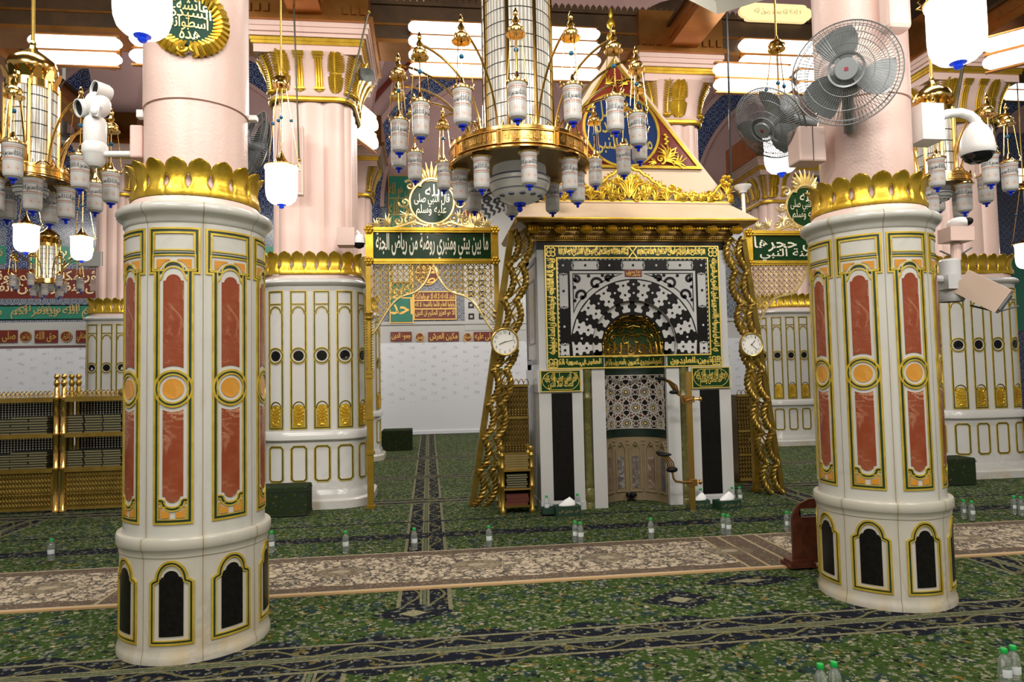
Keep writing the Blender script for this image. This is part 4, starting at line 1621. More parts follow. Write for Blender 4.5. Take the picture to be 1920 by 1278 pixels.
sp = .205
for j in range(-1, 5):
    for i in range(-4, 5):
        cx, cz = (i + (j % 2) * .5) * sp * 1.10, V0 + .06 + j * sp * .90
        if abs(cx) > HU + .1:
            continue
        R_ = sp * .56
        pt = [(cx + R_ * cos(k * pi / 6 + .2618), cz + R_ * sin(k * pi / 6 + .2618)) for k in range(12)]
        for k in range(12):
            seg(pt[k], pt[(k + 4) % 12], .0026)
            seg(pt[k], pt[(k + 5) % 12], .0014)
        if V0 + .03 < cz < V1 - .03 and abs(cx) < HU - .05:
            m2.disc(cx, cz, .017, .0095, 12, 0)
            for k in range(6):
                a = k * pi / 3
                q = (cx + R_ * .98 * cos(a), cz + R_ * .98 * sin(a))
                if V0 + .02 < q[1] < V1 - .02 and abs(q[0]) < HU - .03:
                    m2.disc(q[0], q[1], .010, .0095, 6, 1)
for v in (V0, V1 - .008):
    mb.sheet(-HU, HU, lambda u: v + .008, lambda u: v, .010, 28)
mb.build('white_star_lines', [mat('ivory_line', (.52, .47, .41), .35)], ms, smooth=False)
m2.build('star_centres', [YGOLD, MAROON], ms, smooth=False)
# carved dado
for i in range(6):
    uc = (i - 2.5) * HU * 2 / 6
    h = HU / 6 * .80
    f = MB(lambda u, v, w_: hol(uc + u, v, w_))
    tp = lambda u: .60 + .10 * (1 - (abs(u) / h) ** 1.6)
    f.band([(-h, .10), (h, .10)] + [(h * x, tp(h * x)) for x in (1, .8, .6, .4, .2, 0, -.2, -.4, -.6, -.8, -1)], 0, .016, .018, .0, m=0)
    f.sheet(-h * .55, h * .55, lambda u: .52 - .03 * (abs(u) / h), lambda u: .14, .008, 6, 1, rim=0)
    f.ball((0, .645, .01), (.022, .022, .014), 8, 5, 2)
    for q in (-1, 1):
        f.ball((q * h * 1.1, .70, .008), (.012, .012, .01), 8, 5, 0)
        f.ball((q * h * 1.1, .655, .008), (.010, .010, .01), 8, 5, 0)
    f.build('dado_arch', [marble('dado_marble%d' % i, (.25, .19, .11), (.15, .11, .06), 4, .3),
                          marble('breccia_inset%d' % i, ((.10, .08, .075), (.16, .10, .075), (.085, .08, .09))[i % 3], (.40, .34, .27), 6, .25, 0, None, .9), ONYX], niche, ang=.6)
# gilded half dome with openwork
mb = MB()
vs, fs = [], []
n1, n2 = 28, 12
for j in range(n2 + 2):
    for i in range(n1 + 1):
        a = -pi / 2 + pi * i / n1
        if j == 0:
            z_, r_ = 1.69, RN
        else:
            p = pi / 2 * (j - 1) / n2
            z_, r_ = 1.80 + .365 * sin(p), RN * cos(p)
        vs.append((r_ * sin(a), .07 + r_ * cos(a), z_))
for j in range(n2 + 1):
    for i in range(n1):
        b = j * (n1 + 1) + i
        fs.append((b, b + 1, b + n1 + 2, b + n1 + 1))
mb.add(vs, fs)
dm = mb.build('half_dome', [mat('dark_green_recess', (.02, .06, .02), .5)], niche)


def domexf(u, v, w_):
    a = u / RN
    if v < 1.80:
        return (RN - w_) * sin(a), .07 + (RN - w_) * cos(a), v
    p = min(pi / 2, (v - 1.80) / .365)
    r_ = (RN - w_) * cos(p)
    return r_ * sin(a), .07 + r_ * cos(a), 1.80 + (.365 - w_) * sin(p)


mb = MB(domexf)
for row, (v, r_, n) in enumerate(((1.77, .062, 8), (1.90, .062, 7), (2.03, .055, 6), (2.15, .05, 5), (2.26, .05, 4))):
    k = 1 / max(.28, cos(min(1.35, max(0, v - 1.8) / .365)))
    for i in range(n):
        uc = (i - (n - 1) / 2) * 2 * HU / n
        g = 1 if (i + row) % 2 else -1
        pts, rs = [], []
        for q in range(22):
            f = q / 21
            a = g * f * 8 + row
            pts.append((uc + r_ * k * (1 - .8 * f) * cos(a), v + r_ * (1 - .8 * f) * sin(a), .01))
            rs.append(.010 * (1 - .4 * f))
        mb.tube(pts, rs, 5)
        mb.tube([(uc - .07 * k, v - .06, .008), (uc, v - .085, .012), (uc + .07 * k, v - .06, .008)], .008, 5)
        mb.tube([(uc, v - .07, .008), (uc + g * .03 * k, v, .012), (uc, v + .07, .008)], .007, 5)
for i in range(12):
    u = (i - 5.5) * 2 * HU / 12
    mb.tube([(u, 1.70, .006), (u, 1.78, .012), (u * .96, 1.86, .008)], [.010, .016, .006], 5)
mb.tube([(x * HU / 10, 1.712, .01) for x in range(-10, 11)], .012, 5)
mb.build('gilded_openwork', [mat('bronze_gilding', (.40, .24, .03), .34, .8, (.28, .16, .02), 9)], dm)

# hood and cornice
def loft(mb, secs, m=0):
    vs, fs = [], []
    for hu, yf, yb, v in secs:
        vs += [(-hu, yf, v), (hu, yf, v), (hu, yb, v), (-hu, yb, v)]
    for j in range(len(secs) - 1):
        for i in range(4):
            a, b = 4 * j + i, 4 * j + (i + 1) % 4
            fs.append((a, b, b + 4, a + 4))
    fs.append((3, 2, 1, 0))
    k = 4 * (len(secs) - 1)
    fs.append((k, k + 1, k + 2, k + 3))
    return mb.add(vs, fs, m)


mb = MB()
loft(mb, [(1.115, -.015, .915, 2.985), (1.13, -.03, .93, 2.995), (1.13, -.03, .93, 3.01), (1.15, -.05, .95, 3.025), (1.165, -.065, .965, 3.03), (1.165, -.065, .965, 3.05),
          (1.175, -.08, .975, 3.055), (1.175, -.08, .975, 3.125), (1.21, -.11, 1.01, 3.14), (1.34, -.27, 1.14, 3.15)])
loft(mb, [(1.35, -.285, 1.15, 3.15), (1.355, -.29, 1.155, 3.165), (1.365, -.305, 1.165, 3.17), (1.365, -.305, 1.165, 3.185)])
mb.build('gilded_cornice', [mat('antique_gold', (.34, .20, .05), .36, .7, (.25, .14, .04), 8)], niche, smooth=False)
mb = MB()
loft(mb, [(1.372, -.315, 1.17, 3.182), (1.372, -.315, 1.17, 3.196), (1.365, -.30, 1.15, 3.20)], 1)
loft(mb, [(1.365, -.30, 1.15, 3.20), (1.21, .07, .85, 3.452), (1.215, .06, .86, 3.456), (1.215, .06, .86, 3.468)], 0)
mb.build('hood_slope', [CREAM, GOLD], niche, smooth=False)
for i in range(9):
    u = -1.16 + 2.32 * i / 8
    mb = MB()
    for k in range(-3, 4):
        a = k * .42
        mb.ball((u + .058 * sin(a), -.20 - .025 * cos(a), 3.085), (.019, .052 * cos(a * .8) + .012, .044 * cos(a) + .008), 8, 6)
    mb.ball((u, -.17, 3.125), (.06, .04, .03), 8, 5)
    mb.build('gadrooned_boss', [GOLD], niche)
mb = MB()
for i in range(8):
    u = -1.015 + 2.32 * i / 8
    for k, r_ in ((-2, .009), (-1, .013), (0, .018), (1, .013), (2, .009)):
        mb.ball((u + k * .030, -.21, 3.10), r_ * 1.15, 8, 5)
for i in range(92):
    mb.ball((-1.15 + 2.3 * i / 91, -.055, 3.018), .011, 6, 4)
mb.build('bead_moulding', [GOLD], niche)

# standing crest of gilded scrolls
env = lambda u: .10 + .31 * math.exp(-(u / .36) ** 2) + .16 * math.exp(-((abs(u) - 1.16) / .11) ** 2)
mb = MB(lambda u, v, w_: (u, .10 - w_, 3.465 + v))
rnd = random.Random(3)
for g in (-1, 1):
    for (cx, cz, r_) in ((.40, .105, .085), (.66, .075, .06), (.30, .17, .045), (.14, .24, .045), (.60, .15, .035), (.78, .10, .04), (.97, .10, .04), (1.22, .07, .045), (.88, .07, .05), (1.06, .085, .055), (.20, .06, .05), (.22, .20, .055), (.09, .30, .045), (1.17, .19, .045), (.52, .175, .04)):
        curl(mb, g * cx, cz, r_, 1.6, g, .014, .03, a0=rnd.random() * 6)
    for (x, z_, a, L) in ((.05, .04, 1.2, .30), (.12, .05, .9, .24), (.30, .02, 1.1, .17), (.55, .02, .9, .13), (.75, .01, 1.2, .12), (.95, .01, .9, .12), (1.10, .03, 1.3, .14), (1.18, .10, 1.2, .16), (1.2, .02, .6, .10), (.48, .10, 2.4, .12), (.78, .08, 2.6, .10), (.02, .16, 1.4, .22), (.2, .05, 1.3, .2), (.36, .16, 1.0, .12), (.65, .05, 2.2, .12), (.86, .04, .8, .12), (1.02, .06, 2.0, .1), (.45, .02, 1.6, .15), (.25, .12, 2.0, .15)):
        leafy(mb, g * x, z_, a if g > 0 else pi - a, L, .012, .03, 2)
    # the plaited upper edge
    pts = [(g * u, env(u) - .01 + .008 * sin(u * 60), .035) for u in [.02 + 1.2 * i / 60 for i in range(61)]]
    mb.tube(pts, .016, 6)
    for i in range(0, 58, 2):
        u, v, _ = pts[i]
        mb.tube([(u, v - .03, .03), (u + g * .02, v + .012, .045), (u + g * .035, v + .022, .03)], [.008, .013, .004], 5)
    mb.ball((g * .40, .105, .04), .028, 10, 6)
    for k in range(7):
        a = k * 2 * pi / 6
        mb.ball((g * 1.18 + .05 * cos(a), .26 + .05 * sin(a), .05), .03, 8, 5)
    mb.tube([(g * u, .012, .02) for u in (0, .4, .8, 1.215)], .014, 6)
    curl(mb, g * .09, .045, .04, 1.4, -g, .010, .05, a0=0)
    curl(mb, g * .16, .12, .035, 1.4, g, .010, .05, a0=2)
for k in range(-3, 4):
    mb.tube([(0, .05, .04), (k * .035, .20, .06), (k * .075, .30 - .022 * abs(k), .04)], [.008, .016, .006], 6)
mb.tube([(0, .1, .05), (0, .42, .05)], [.02, .006], 6)
mb.build('gilded_crest', [GOLD], niche)
mb = MB(lambda u, v, w_: (-1.21 - w_, .46 + u, 3.465 + v))
for i in range(8):
    curl(mb, -.35 + .1 * i, .07, .045, 1.5, 1 if i % 2 else -1, .012, .0, a0=i)
    leafy(mb, -.35 + .1 * i, .02, 1.5, .13, .011, .0, 2)
mb.build('gilded_crest', [GOLD], niche)

# spire with the painted gable
AP = 5.52
sl = lambda v: .09 + .51 * (v - 3.46) / (AP - 3.46)
mb = MB()
mb.add([(-1.26, .09, 3.46), (1.26, .09, 3.46), (1.26, .84, 3.46), (-1.26, .84, 3.46), (.0, .60, AP)], [(3, 2, 1, 0), (0, 1, 4), (1, 2, 4), (2, 3, 4), (3, 0, 4)])
mb.build('spire', [CREAM], niche, smooth=False)
GA = lambda u, v, w_: (u, sl(v) - w_ - .012, v)
mb = MB(GA)
mb.add([(-.945, 3.90, .004), (.945, 3.90, .004), (0, 5.40, .004), (-.945, 3.90, -.03), (.945, 3.90, -.03), (0, 5.40, -.03)], [(0, 1, 2), (0, 3, 4, 1), (1, 4, 5, 2), (2, 5, 3, 0)])
gp = mb.build('gable_panel', [MAROON], niche, smooth=False)
mb = MB(GA)
mb.band([(-.945, 3.90), (.945, 3.90), (0, 5.40)], 0, .035, .02, maxlen=3)
mb.band([(.47 * cos(a), 4.40 + .50 * sin(a)) for a in [i * 2 * pi / 48 for i in range(48)]], 0, .03, .03, maxlen=.2)
for g in (-1, 1):
    curl(mb, g * .44, 4.02, .065, 1.3, g, .016, .02, a0=-1.5)
    leafy(mb, g * .50, 4.0, pi / 2 - g * .95, .22, .014, .02, 3)
    leafy(mb, g * .52, 4.04, pi / 2 - g * .25, .22, .014, .02, 3)
    leafy(mb, g * .60, 3.97, pi / 2 - g * 1.35, .18, .012, .02, 2)
    leafy(mb, g * .38, 3.96, pi / 2 + g * 1.2, .10, .012, .02, 2)
    for k in range(5):
        mb.ball((g * (.53 + .02 * (k % 2)), 4.22 + .03 * k, .02), .024, 8, 5)
    leafy(mb, g * .14, 5.02, pi / 2 + g * 1.0, .16, .012, .02, 2)
mb.build('gilded_flowers', [GOLD], gp)
mb = MB(GA)
mb.disc(0, 0, 1, .012, 3) if False else mb.add([(.46 * cos(i * pi / 24), 4.40 + .49 * sin(i * pi / 24), .012) for i in range(48)], [tuple(range(48))])
bl = mb.build('blue_medallion', [mat('ultramarine_enamel', (.007, .022, .085), .4, spec=.2)], gp, smooth=False)
mb = MB(GA)
mb.text('اللهم صل\nعلى سيدنا\nمحمد النبي', -.36, .36, 4.02, 4.78, .018, 0, .01)
mb.build('gilded_script', [mat('olive_gold', (.42, .32, .08), .4, .5)], gp, smooth=False)
mb = MB()
mb.lathe([(.018, AP - .1), (.018, AP + .06), (.035, AP + .07), (.018, AP + .09), (.045, AP + .11), (.062, AP + .16), (.045, AP + .21), (.02, AP + .23), (.02, AP + .27), (.05, AP + .30), (.055, AP + .34), (.03, AP + .39), (.014, AP + .41), (.03, AP + .45), (.008, AP + .54)], 16, (0, .60, 0))
mb.build('finial', [GOLD], niche)


# ---------------------------------------------------------------- twisted gold brackets beside the niche and their clocks
def rope(mb, pts, r_, n_tw=3, pitch=.05):
    """three strands laid round a guide line"""
    pts = [Vector(p) for p in pts]
    acc = [0]
    for a, b in zip(pts, pts[1:]):
        acc.append(acc[-1] + (b - a).length)
    mb.tube(pts[::2], r_ * .72, 8)
    for k in range(n_tw):
        out = []
        for i, p in enumerate(pts):
            d = (pts[min(i + 1, len(pts) - 1)] - pts[max(i - 1, 0)]).normalized()
            x = d.cross(Vector((0, 1, 0))).normalized()
            y = d.cross(x)
            a = acc[i] / pitch * 2 * pi / n_tw * 1.0 + k * 2 * pi / n_tw
            out.append(p + (x * cos(a) + y * sin(a)) * r_ * .78)
        mb.tube(out, r_ * .34, 5)


def scroll_bracket(label, top, bot, g):
    """top and bottom are the outer rail's ends; g = +1 when the open side looks to the right"""
    t = thing('twisted_gold_bracket', label, 'bracket', (bot.x, bot.y, 0))
    o = Vector((bot.x, bot.y, 0))
    a, b = bot - o, top - o
    d = (b - a)
    L = d.length
    d.normalize()
    q = Vector((g, 0, 0))
    mb = MB()
    mb.bar(a, b, .05, .09, up=(0, 1, 0))
    mb.bar(a + q * .034 + Vector((0, -.05, 0)), b + q * .034 + Vector((0, -.05, 0)), .018, .03, up=(0, 1, 0))
    mb.build('side_rail', [BRASS], t, smooth=False)
    N = 8
    per = L / N
    for off, nm in ((.072, 'inner'), (.212, 'outer')):
        pts = []
        for i in range(N * 40 + 1):
            s = i / 40
            f = s - floor(s)
            bulge = sin(pi * f) ** .8 if i % 40 else 0
            pts.append(a + d * (s * per) + q * (off - .05 + .085 * bulge) + Vector((0, -.05, 0)))
        mb = MB()
        rope(mb, pts, .036, 3, .05)
        mb.build('rope_edge', [BRASS], t)
    mb = MB()
    for k in range(N):
        c0 = a + d * (per * (k + .5)) + q * .14 + Vector((0, -.05, 0))
        for j in range(7):
            f = j / 6 - .5
            c = c0 + d * (f * per) + q * .06 * cos(f * pi)
            s = 1 if j % 2 else -1
            mb.tube([c - q * .075 - d * .03, c - q * .03 + d * .03 * s, c + q * .03 - d * .02 * s, c + q * .075 + d * .04], [.006, .012, .012, .005], 5)
        mb.tube([c0 - d * per * .4 - q * .04, c0 - d * per * .1 + q * .05, c0 + d * per * .15 - q * .01, c0 + d * per * .42 + q * .04], [.008, .014, .014, .008], 6)
    mb.build('openwork_filling', [BRASS], t)
    return t


def pt(px, py, Y):
    return P(px, py, Y)


BY = 7.52
_a, _b = G(884, 948), G(1466, 924)
scroll_bracket('gold bracket of twisted rope left of the niche, clock near quarter past eight', P(958, 432, 7.48), Vector((_a.x, _a.y, .01)), 1)
scroll_bracket('gold bracket of twisted rope right of the niche, clock at twenty past one', P(1392, 448, 7.48), Vector((_b.x, _b.y, .01)), -1)
IVORY = mat('ivory_dial', (.78, .76, .70), .4)


def clock(label, px, py, r_, Y, hh, mm):
    c = P(px, py, Y)
    t = thing('wall_clock', label, 'clock', c, 0.0, 'round gold clocks beside the niche')
    mb = MB(lambda x, y, z_: (x, -z_, y))
    mb.lathe([(r_ * .86, .030), (r_ * .88, .042), (r_ * .94, .048), (r_, .040), (r_ * 1.02, .02), (r_, 0), (.0, 0)], 40)
    mb.build('gold_rim', [GOLD2 if False else mat('clock_gold', (.62, .44, .12), .3, .8)], t)
    mb = MB(lambda x, y, z_: (x, -z_, y))
    mb.disc(0, 0, r_ * .88, .030, 40)
    mb.build('dial', [IVORY], t, smooth=False)
    mb = MB(lambda x, y, z_: (x, -z_, y))
    for k in range(1, 13):
        a = pi / 2 - k * pi / 6
        s = r_ * .10
        w2 = s * (1.25 if k > 9 else .62)
        mb.text(str(k), r_ * .70 * cos(a) - w2 / 1.4, r_ * .70 * cos(a) + w2 / 1.4, r_ * .70 * sin(a) - s, r_ * .70 * sin(a) + s, .0315)
    mb.build('numerals', [INK], t, smooth=False)
    for ang, L, wd, nm in ((pi / 2 - (hh + mm / 60) * pi / 6, .45, .05, 'hour_hand'), (pi / 2 - mm * pi / 30, .68, .032, 'minute_hand')):
        mb = MB(lambda x, y, z_: (x, -z_, y))
        mb.bar((-.1 * r_ * cos(ang), -.1 * r_ * sin(ang), .034), (L * r_ * cos(ang), L * r_ * sin(ang), .034), r_ * wd, .003, up=(0, 0, 1))
        mb.build(nm, [INK], t, smooth=False)
    return t


clock('round gold wall clock on the left twisted bracket', 946, 641, .156, 7.56, 8, 13)
clock('round gold wall clock on the right twisted bracket', 1407, 646, .140, 7.56, 1, 22)


# ---------------------------------------------------------------- gilded archways with green signs
POSTGOLD = mat('weathered_gilding', (.50, .32, .045), .36, .8, (.40, .25, .03), 5)
SILVERGILT = mat('silver_gilt', (.80, .76, .60), .35, .2)


def archway(label, x0, x1, Y, pyl, pyr, lines, flip=False):
    """posts, green sign, scroll emblem above and lattice spandrels below, between two columns"""
    t = thing('gilded_archway', label, 'archway', (x0, Y, 0))
    W = x1 - x0
    zt, zb = pyl, pyr
    h = zt - zb
    F = lambda u, v, w_: (u, -w_, v)
    mb = MB(F)
    box6(mb, .06, W - .06, zb + .03, zt - .03, -.02, .0)
    sg = mb.build('green_sign', [GREEN], t, smooth=False)
    mb = MB(F)
    for v in (zb, zt):
        box6(mb, 0, W, v - .03, v + .03, -.03, .03)
        box6(mb, 0, W, v - .008, v + .008, .03, .045)
    for u in (0, W):
        box6(mb, u - .03, u + .06 if u == 0 else u + .03, zb - .03, zt + .03, -.03, .03) if u == 0 else box6(mb, u - .06, u + .03, zb - .03, zt + .03, -.03, .03)
    for u in (.01, W - .01):
        for v in (zb, zt):
            for k in range(6):
                a = k * pi / 3
                mb.ball((u + .035 * cos(a), v + .035 * sin(a), .045), .024, 8, 5)
            mb.ball((u, v, .055), .022, 8, 5)
    mb.build('sign_frame', [GOLD], t, smooth=False)
    for (tx, a, b, c, d, bd) in lines:
        mb = MB(F)
        mb.text(tx, .09 + (W - .18) * a, .09 + (W - .18) * b, zb + h * c, zb + h * d, .006, 0, bd)
        mb.build('sign_script', [SILVERGILT], sg, smooth=False)
    # emblem
    ec, ez = W / 2, zt + .34
    if flip:
        ec = W / 2
    R_ = .25
    mb = MB(F)
    mb.disc(ec, ez, R_, .0, 40, rim=-.03)
    mb.disc(ec, ez, R_, -.03, 40)
    em = mb.build('emblem_disc', [GREEN], t, smooth=False)
    mb = MB(F)
    mb.text('الله', ec - .08, ec + .13, ez + .07, ez + .215, .006, 0, .005)
    mb.text('قال النبي صلى', ec - .21, ec + .21, ez - .06, ez + .10, .007, 0, .005)
    mb.text('عليه وسلم', ec - .19, ec + .17, ez - .19, ez - .03, .008, 0, .005)
    mb.build('emblem_script', [mat('silver_gilt2', (.80, .74, .55), .3, .4)], em, smooth=False)
    mb = MB(F)
    for g in (-1, 1):
        for k in range(5):
            a = radians(75 - 38 * k)
            curl(mb, ec + g * (R_ + .075) * cos(a), ez + (R_ + .075) * sin(a), .07, 1.2, g * (1 if k % 2 else -1), .015, 0, a0=a if g > 0 else pi - a)
        mb.tube([(ec + g * (.06 + .16 * k), zt + .05 + .05 * sin(k * 1.6), 0) for k in range(5)], [.016, .018, .018, .014, .008], 6)
        curl(mb, ec + g * .20, zt + .10, .06, 1.3, -g, .014, 0, a0=0)
        curl(mb, ec + g * .40, zt + .11, .055, 1.3, g, .014, 0, a0=1)
        leafy(mb, ec + g * .50, zt + .07, pi / 2 - g * .9, .17, .012, 0, 3)
        leafy(mb, ec + g * .62, zt + .05, pi / 2 - g * 1.2, .14, .012, 0, 3)
        leafy(mb, ec + g * .30, zt + .14, pi / 2 - g * .5, .12, .010, 0, 2)
    for k in range(-5, 6):
        a = pi / 2 - k * .20
        l = .24 - .006 * k * k
        b0 = Vector((ec + .11 * cos(a) * 1.0, ez + R_ * .80 + .05 * sin(a), 0))
        mb.tube([b0, b0 + Vector((l * .5 * cos(a), l * .5 * sin(a), .02)), b0 + Vector((l * cos(a), l * sin(a), 0))], [.012, .022, .004], 6)
    mb.tube([(ec + .14 * cos(a), ez + R_ * .72 + .10 * sin(a), .01) for a in [pi * i / 12 for i in range(13)]], .022, 6)
    mb.tube([(ec + (R_ + .012) * cos(i * pi / 24), ez + (R_ + .012) * sin(i * pi / 24), 0) for i in range(48)], .016, 6, closed=True)
    mb.box(ec - .05, ec + .05, 0, 0, 0, 0) if False else mb.tube([(ec, zt, 0), (ec, ez - R_, 0)], .02, 6)
    mb.build('scroll_surround', [PALEGOLD], em)
    # lattice spandrels hanging below the sign
    mb = MB(F)
    for g in (-1, 1):
        e = 0 if g < 0 else W

        def X(a):
            return e - g * a
        hw = W / 2
        curve = lambda a: zb - .03 - (.86 * (1 - min(1, a / (hw * .98))) ** .62 * (.85 + .15 * cos(a * 9)) if a < hw else 0)
        pts = [(X(a), curve(a) + .0, 0) for a in [.03 + (hw - .05) * i / 30 for i in range(31)]]
        mb.tube(pts, .014, 6)
        st = .068
        for k in range(1, 12):
            a = k * st
            if a < hw * .95:
                mb.tube([(X(a), zb, 0), (X(a), max(curve(a), zb - .02 - .40 * (k % 3 != 0) - .55 * (k % 3 == 0)), 0)], .006, 4)
        for dirn in (-1, 1):
            for k in range(-8, 22):
                run = []
                for i in range(30):
                    v = zb - .86 * i / 29
                    a = k * st * 1.0 + dirn * (zb - v) * .95 + (.0 if dirn > 0 else .0)
                    if .03 < a < hw and v > curve(a):
                        run.append((X(a), v, .004 * dirn))
                    elif run:
                        break
                if len(run) > 1:
                    mb.tube([run[0], run[-1]], .006, 4)
    mb.build('lattice_spandrel', [PALEGOLD], t)
    for e, nm in ((0, 1), (W, -1)):
        mb = MB()
        x = e
        box = mb.box(x - .035, x + .035, -.035, .035, 0, 1.55, 0)
        for z_ in (.0, .62, 1.02, 1.50, 1.55):
            mb.box(x - .05, x + .05, -.05, .05, z_, z_ + .035)
        mb.box(x - .018, x + .018, -.018, .018, 1.55, 2.24)
        for k in range(20):
            z_ = 1.6 + .031 * k
            for s in (-1, 1):
                mb.tube([(x + s * .016, -.02, z_), (x + s * .05, -.03, z_ + .012), (x + s * .016, -.02, z_ + .026)], .007, 5)
        for z_ in (2.20, 2.26):
            mb.ball((x, 0, z_), (.055, .055, .03), 10, 6)
        mb.box(x - .028, x + .028, -.028, .028, 2.26, zb)
        mb.build('gilded_post', [POSTGOLD], t, smooth=False)
    return t


SY = 8.12
a, b = P(690, 431, SY), P(930, 490, SY)
L1 = [('ما بين بيتي ومنبري روضة من رياض الجنة', 0, 1, .05, .95, .018)]
archway('gilded archway with a long green sign left of the niche', a.x, b.x, SY, a.z, b.z, L1)
a, b = P(1400, 437, SY), P(1500, 493, SY)
L2 = [('تمار الى حجرها', .0, .95, .38, .90, .012), ('زائر الحسنة النبي', .05, .95, .08, .50, .012)]
archway('gilded archway with a green sign partly hidden by the right inlaid column', a.x, a.x + 1.62, SY, a.z, b.z, L2)

# ---------------------------------------------------------------- green and gold roundel on the left column
t = thing('column_roundel', 'green roundel with gold leaf wreath and script fixed to the left inlaid column', 'plaque', (-1.385, 4.31, 0))
cz = P(354, 36, 4.0).z
CP = Perim(.298, .298)
c0 = 0.298 * radians(9)
RX = lambda u, v, w_: CP.xf(c0 + u, cz + v, w_)
mb = MB(RX)
rr = lambda a: .150
mb.sheet(-.150, .150, lambda u: sqrt(max(0, .150 ** 2 - u * u)), lambda u: -sqrt(max(0, .150 ** 2 - u * u)), .012, 30, rim=-.01)
d = mb.build('green_disc', [mat('deep_green_enamel', (.005, .040, .022), .45, spec=.15)], t, smooth=False)
mb = MB(RX)
mb.text('عائشة', -.06, .10, .055, .125, .016, 0, .01, sub=.04)
mb.text('السيدة', -.09, .115, .0, .075, .017, 0, .01, sub=.04)
mb.text('اسطوانة', -.10, .10, -.065, .020, .016, 0, .01, sub=.04)
mb.text('هذه', -.045, .06, -.115, -.05, .016, 0, .01, sub=.06)
mb.build('gilded_script', [PALEGOLD], d, smooth=False)
mb = MB(RX)
for k in range(38):
    a = k * 2 * pi / 38
    s = 1 if cos(a) >= 0 else -1
    pts = [(.128 * cos(a), .128 * sin(a), .012), (.165 * cos(a + .10 * s), .165 * sin(a + .10 * s), .034), (.203 * cos(a + .12 * s), .203 * sin(a + .12 * s), .018), (.212 * cos(a + .04 * s), .212 * sin(a + .04 * s), .002)]
    mb.tube(pts, [.006, .016, .019, .012], 6)
for g in (-1, 1):
    curl(mb, g * .03, -.175, .03, 1.3, g, .010, .03)
mb.build('leaf_wreath', [GOLD], t)


# ---------------------------------------------------------------- chandeliers
def PD(px, py, d):
    """the point at forward distance d on the sight line of a photo pixel"""
    return Vector((0, 0, EYE)) + ray(px, py) * d


def cup_material():
    t = NT('painted_lantern_glass')
    x = t.xyz()
    c = (0.54, 0.525, 0.50)
    for z0, hw, k in ((-.035, .006, (0.36, 0.17, 0.11)), (-.050, .003, (.25, .22, .2)), (-.125, .006, (0.40, 0.20, 0.13)), (-.140, .003, (.25, .22, .2)), (-.020, .003, (.3, .25, .2)), (-.268, .004, (.3, .26, .24))):
        c = t.mix(stripe(t, x[2], z0, hw), c, k)
    a = t.math('MULTIPLY', t.math('ARCTAN2', x[1], x[0]), 7 / (2 * pi))
    u = t.math('MULTIPLY', t.math('SUBTRACT', t.math('FRACT', t.math('ADD', a, 7.5)), .5), .067)
    v = t.math('SUBTRACT', x[2], -.205)
    r_ = t.math('SQRT', t.math('ADD', t.math('MULTIPLY', u, u), t.math('MULTIPLY', v, v)))
    c = t.mix(t.math('LESS_THAN', r_, .026), c, (0.42, 0.27, 0.21))
    c = t.mix(stripe(t, r_, .022, .0022), c, (.70, .66, .6))
    c = t.mix(stripe(t, r_, .012, .003), c, (.66, .6, .55))
    t.b.inputs['Emission Color'].default_value = (1, .95, .88, 1)
    t.b.inputs['Emission Strength'].default_value = .03
    return t.fin(c, .22)


CUP = cup_material()


def crystal_material():
    t = NT('cut_crystal_rods')
    x = t.xyz()
    a = t.math('ARCTAN2', x[1], x[0])
    s = t.math('SINE', t.math('MULTIPLY', a, 56))
    n = t.noise(16, 3, .7, 0, t.scale((3, 3, .5)))
    c = t.mix(t.step(t.math('ADD', t.math('MULTIPLY', s, .35), n), .2, .9), (0.34, 0.31, 0.25), (0.86, 0.82, 0.74))
    t.b.inputs['Emission Color'].default_value = (1, .93, .82, 1)
    t.b.inputs['Emission Strength'].default_value = .14
    return t.fin(c, .12, .25)


CRYSTAL = crystal_material()
BOWL = glow('painted_glass_bowl', (1, .95, .85), .07, (.50, .48, .42))
DKGOLD = mat('dark_brass_plate', (.30, .19, .05), .35, .85)  # darker brass for the plate under the ring


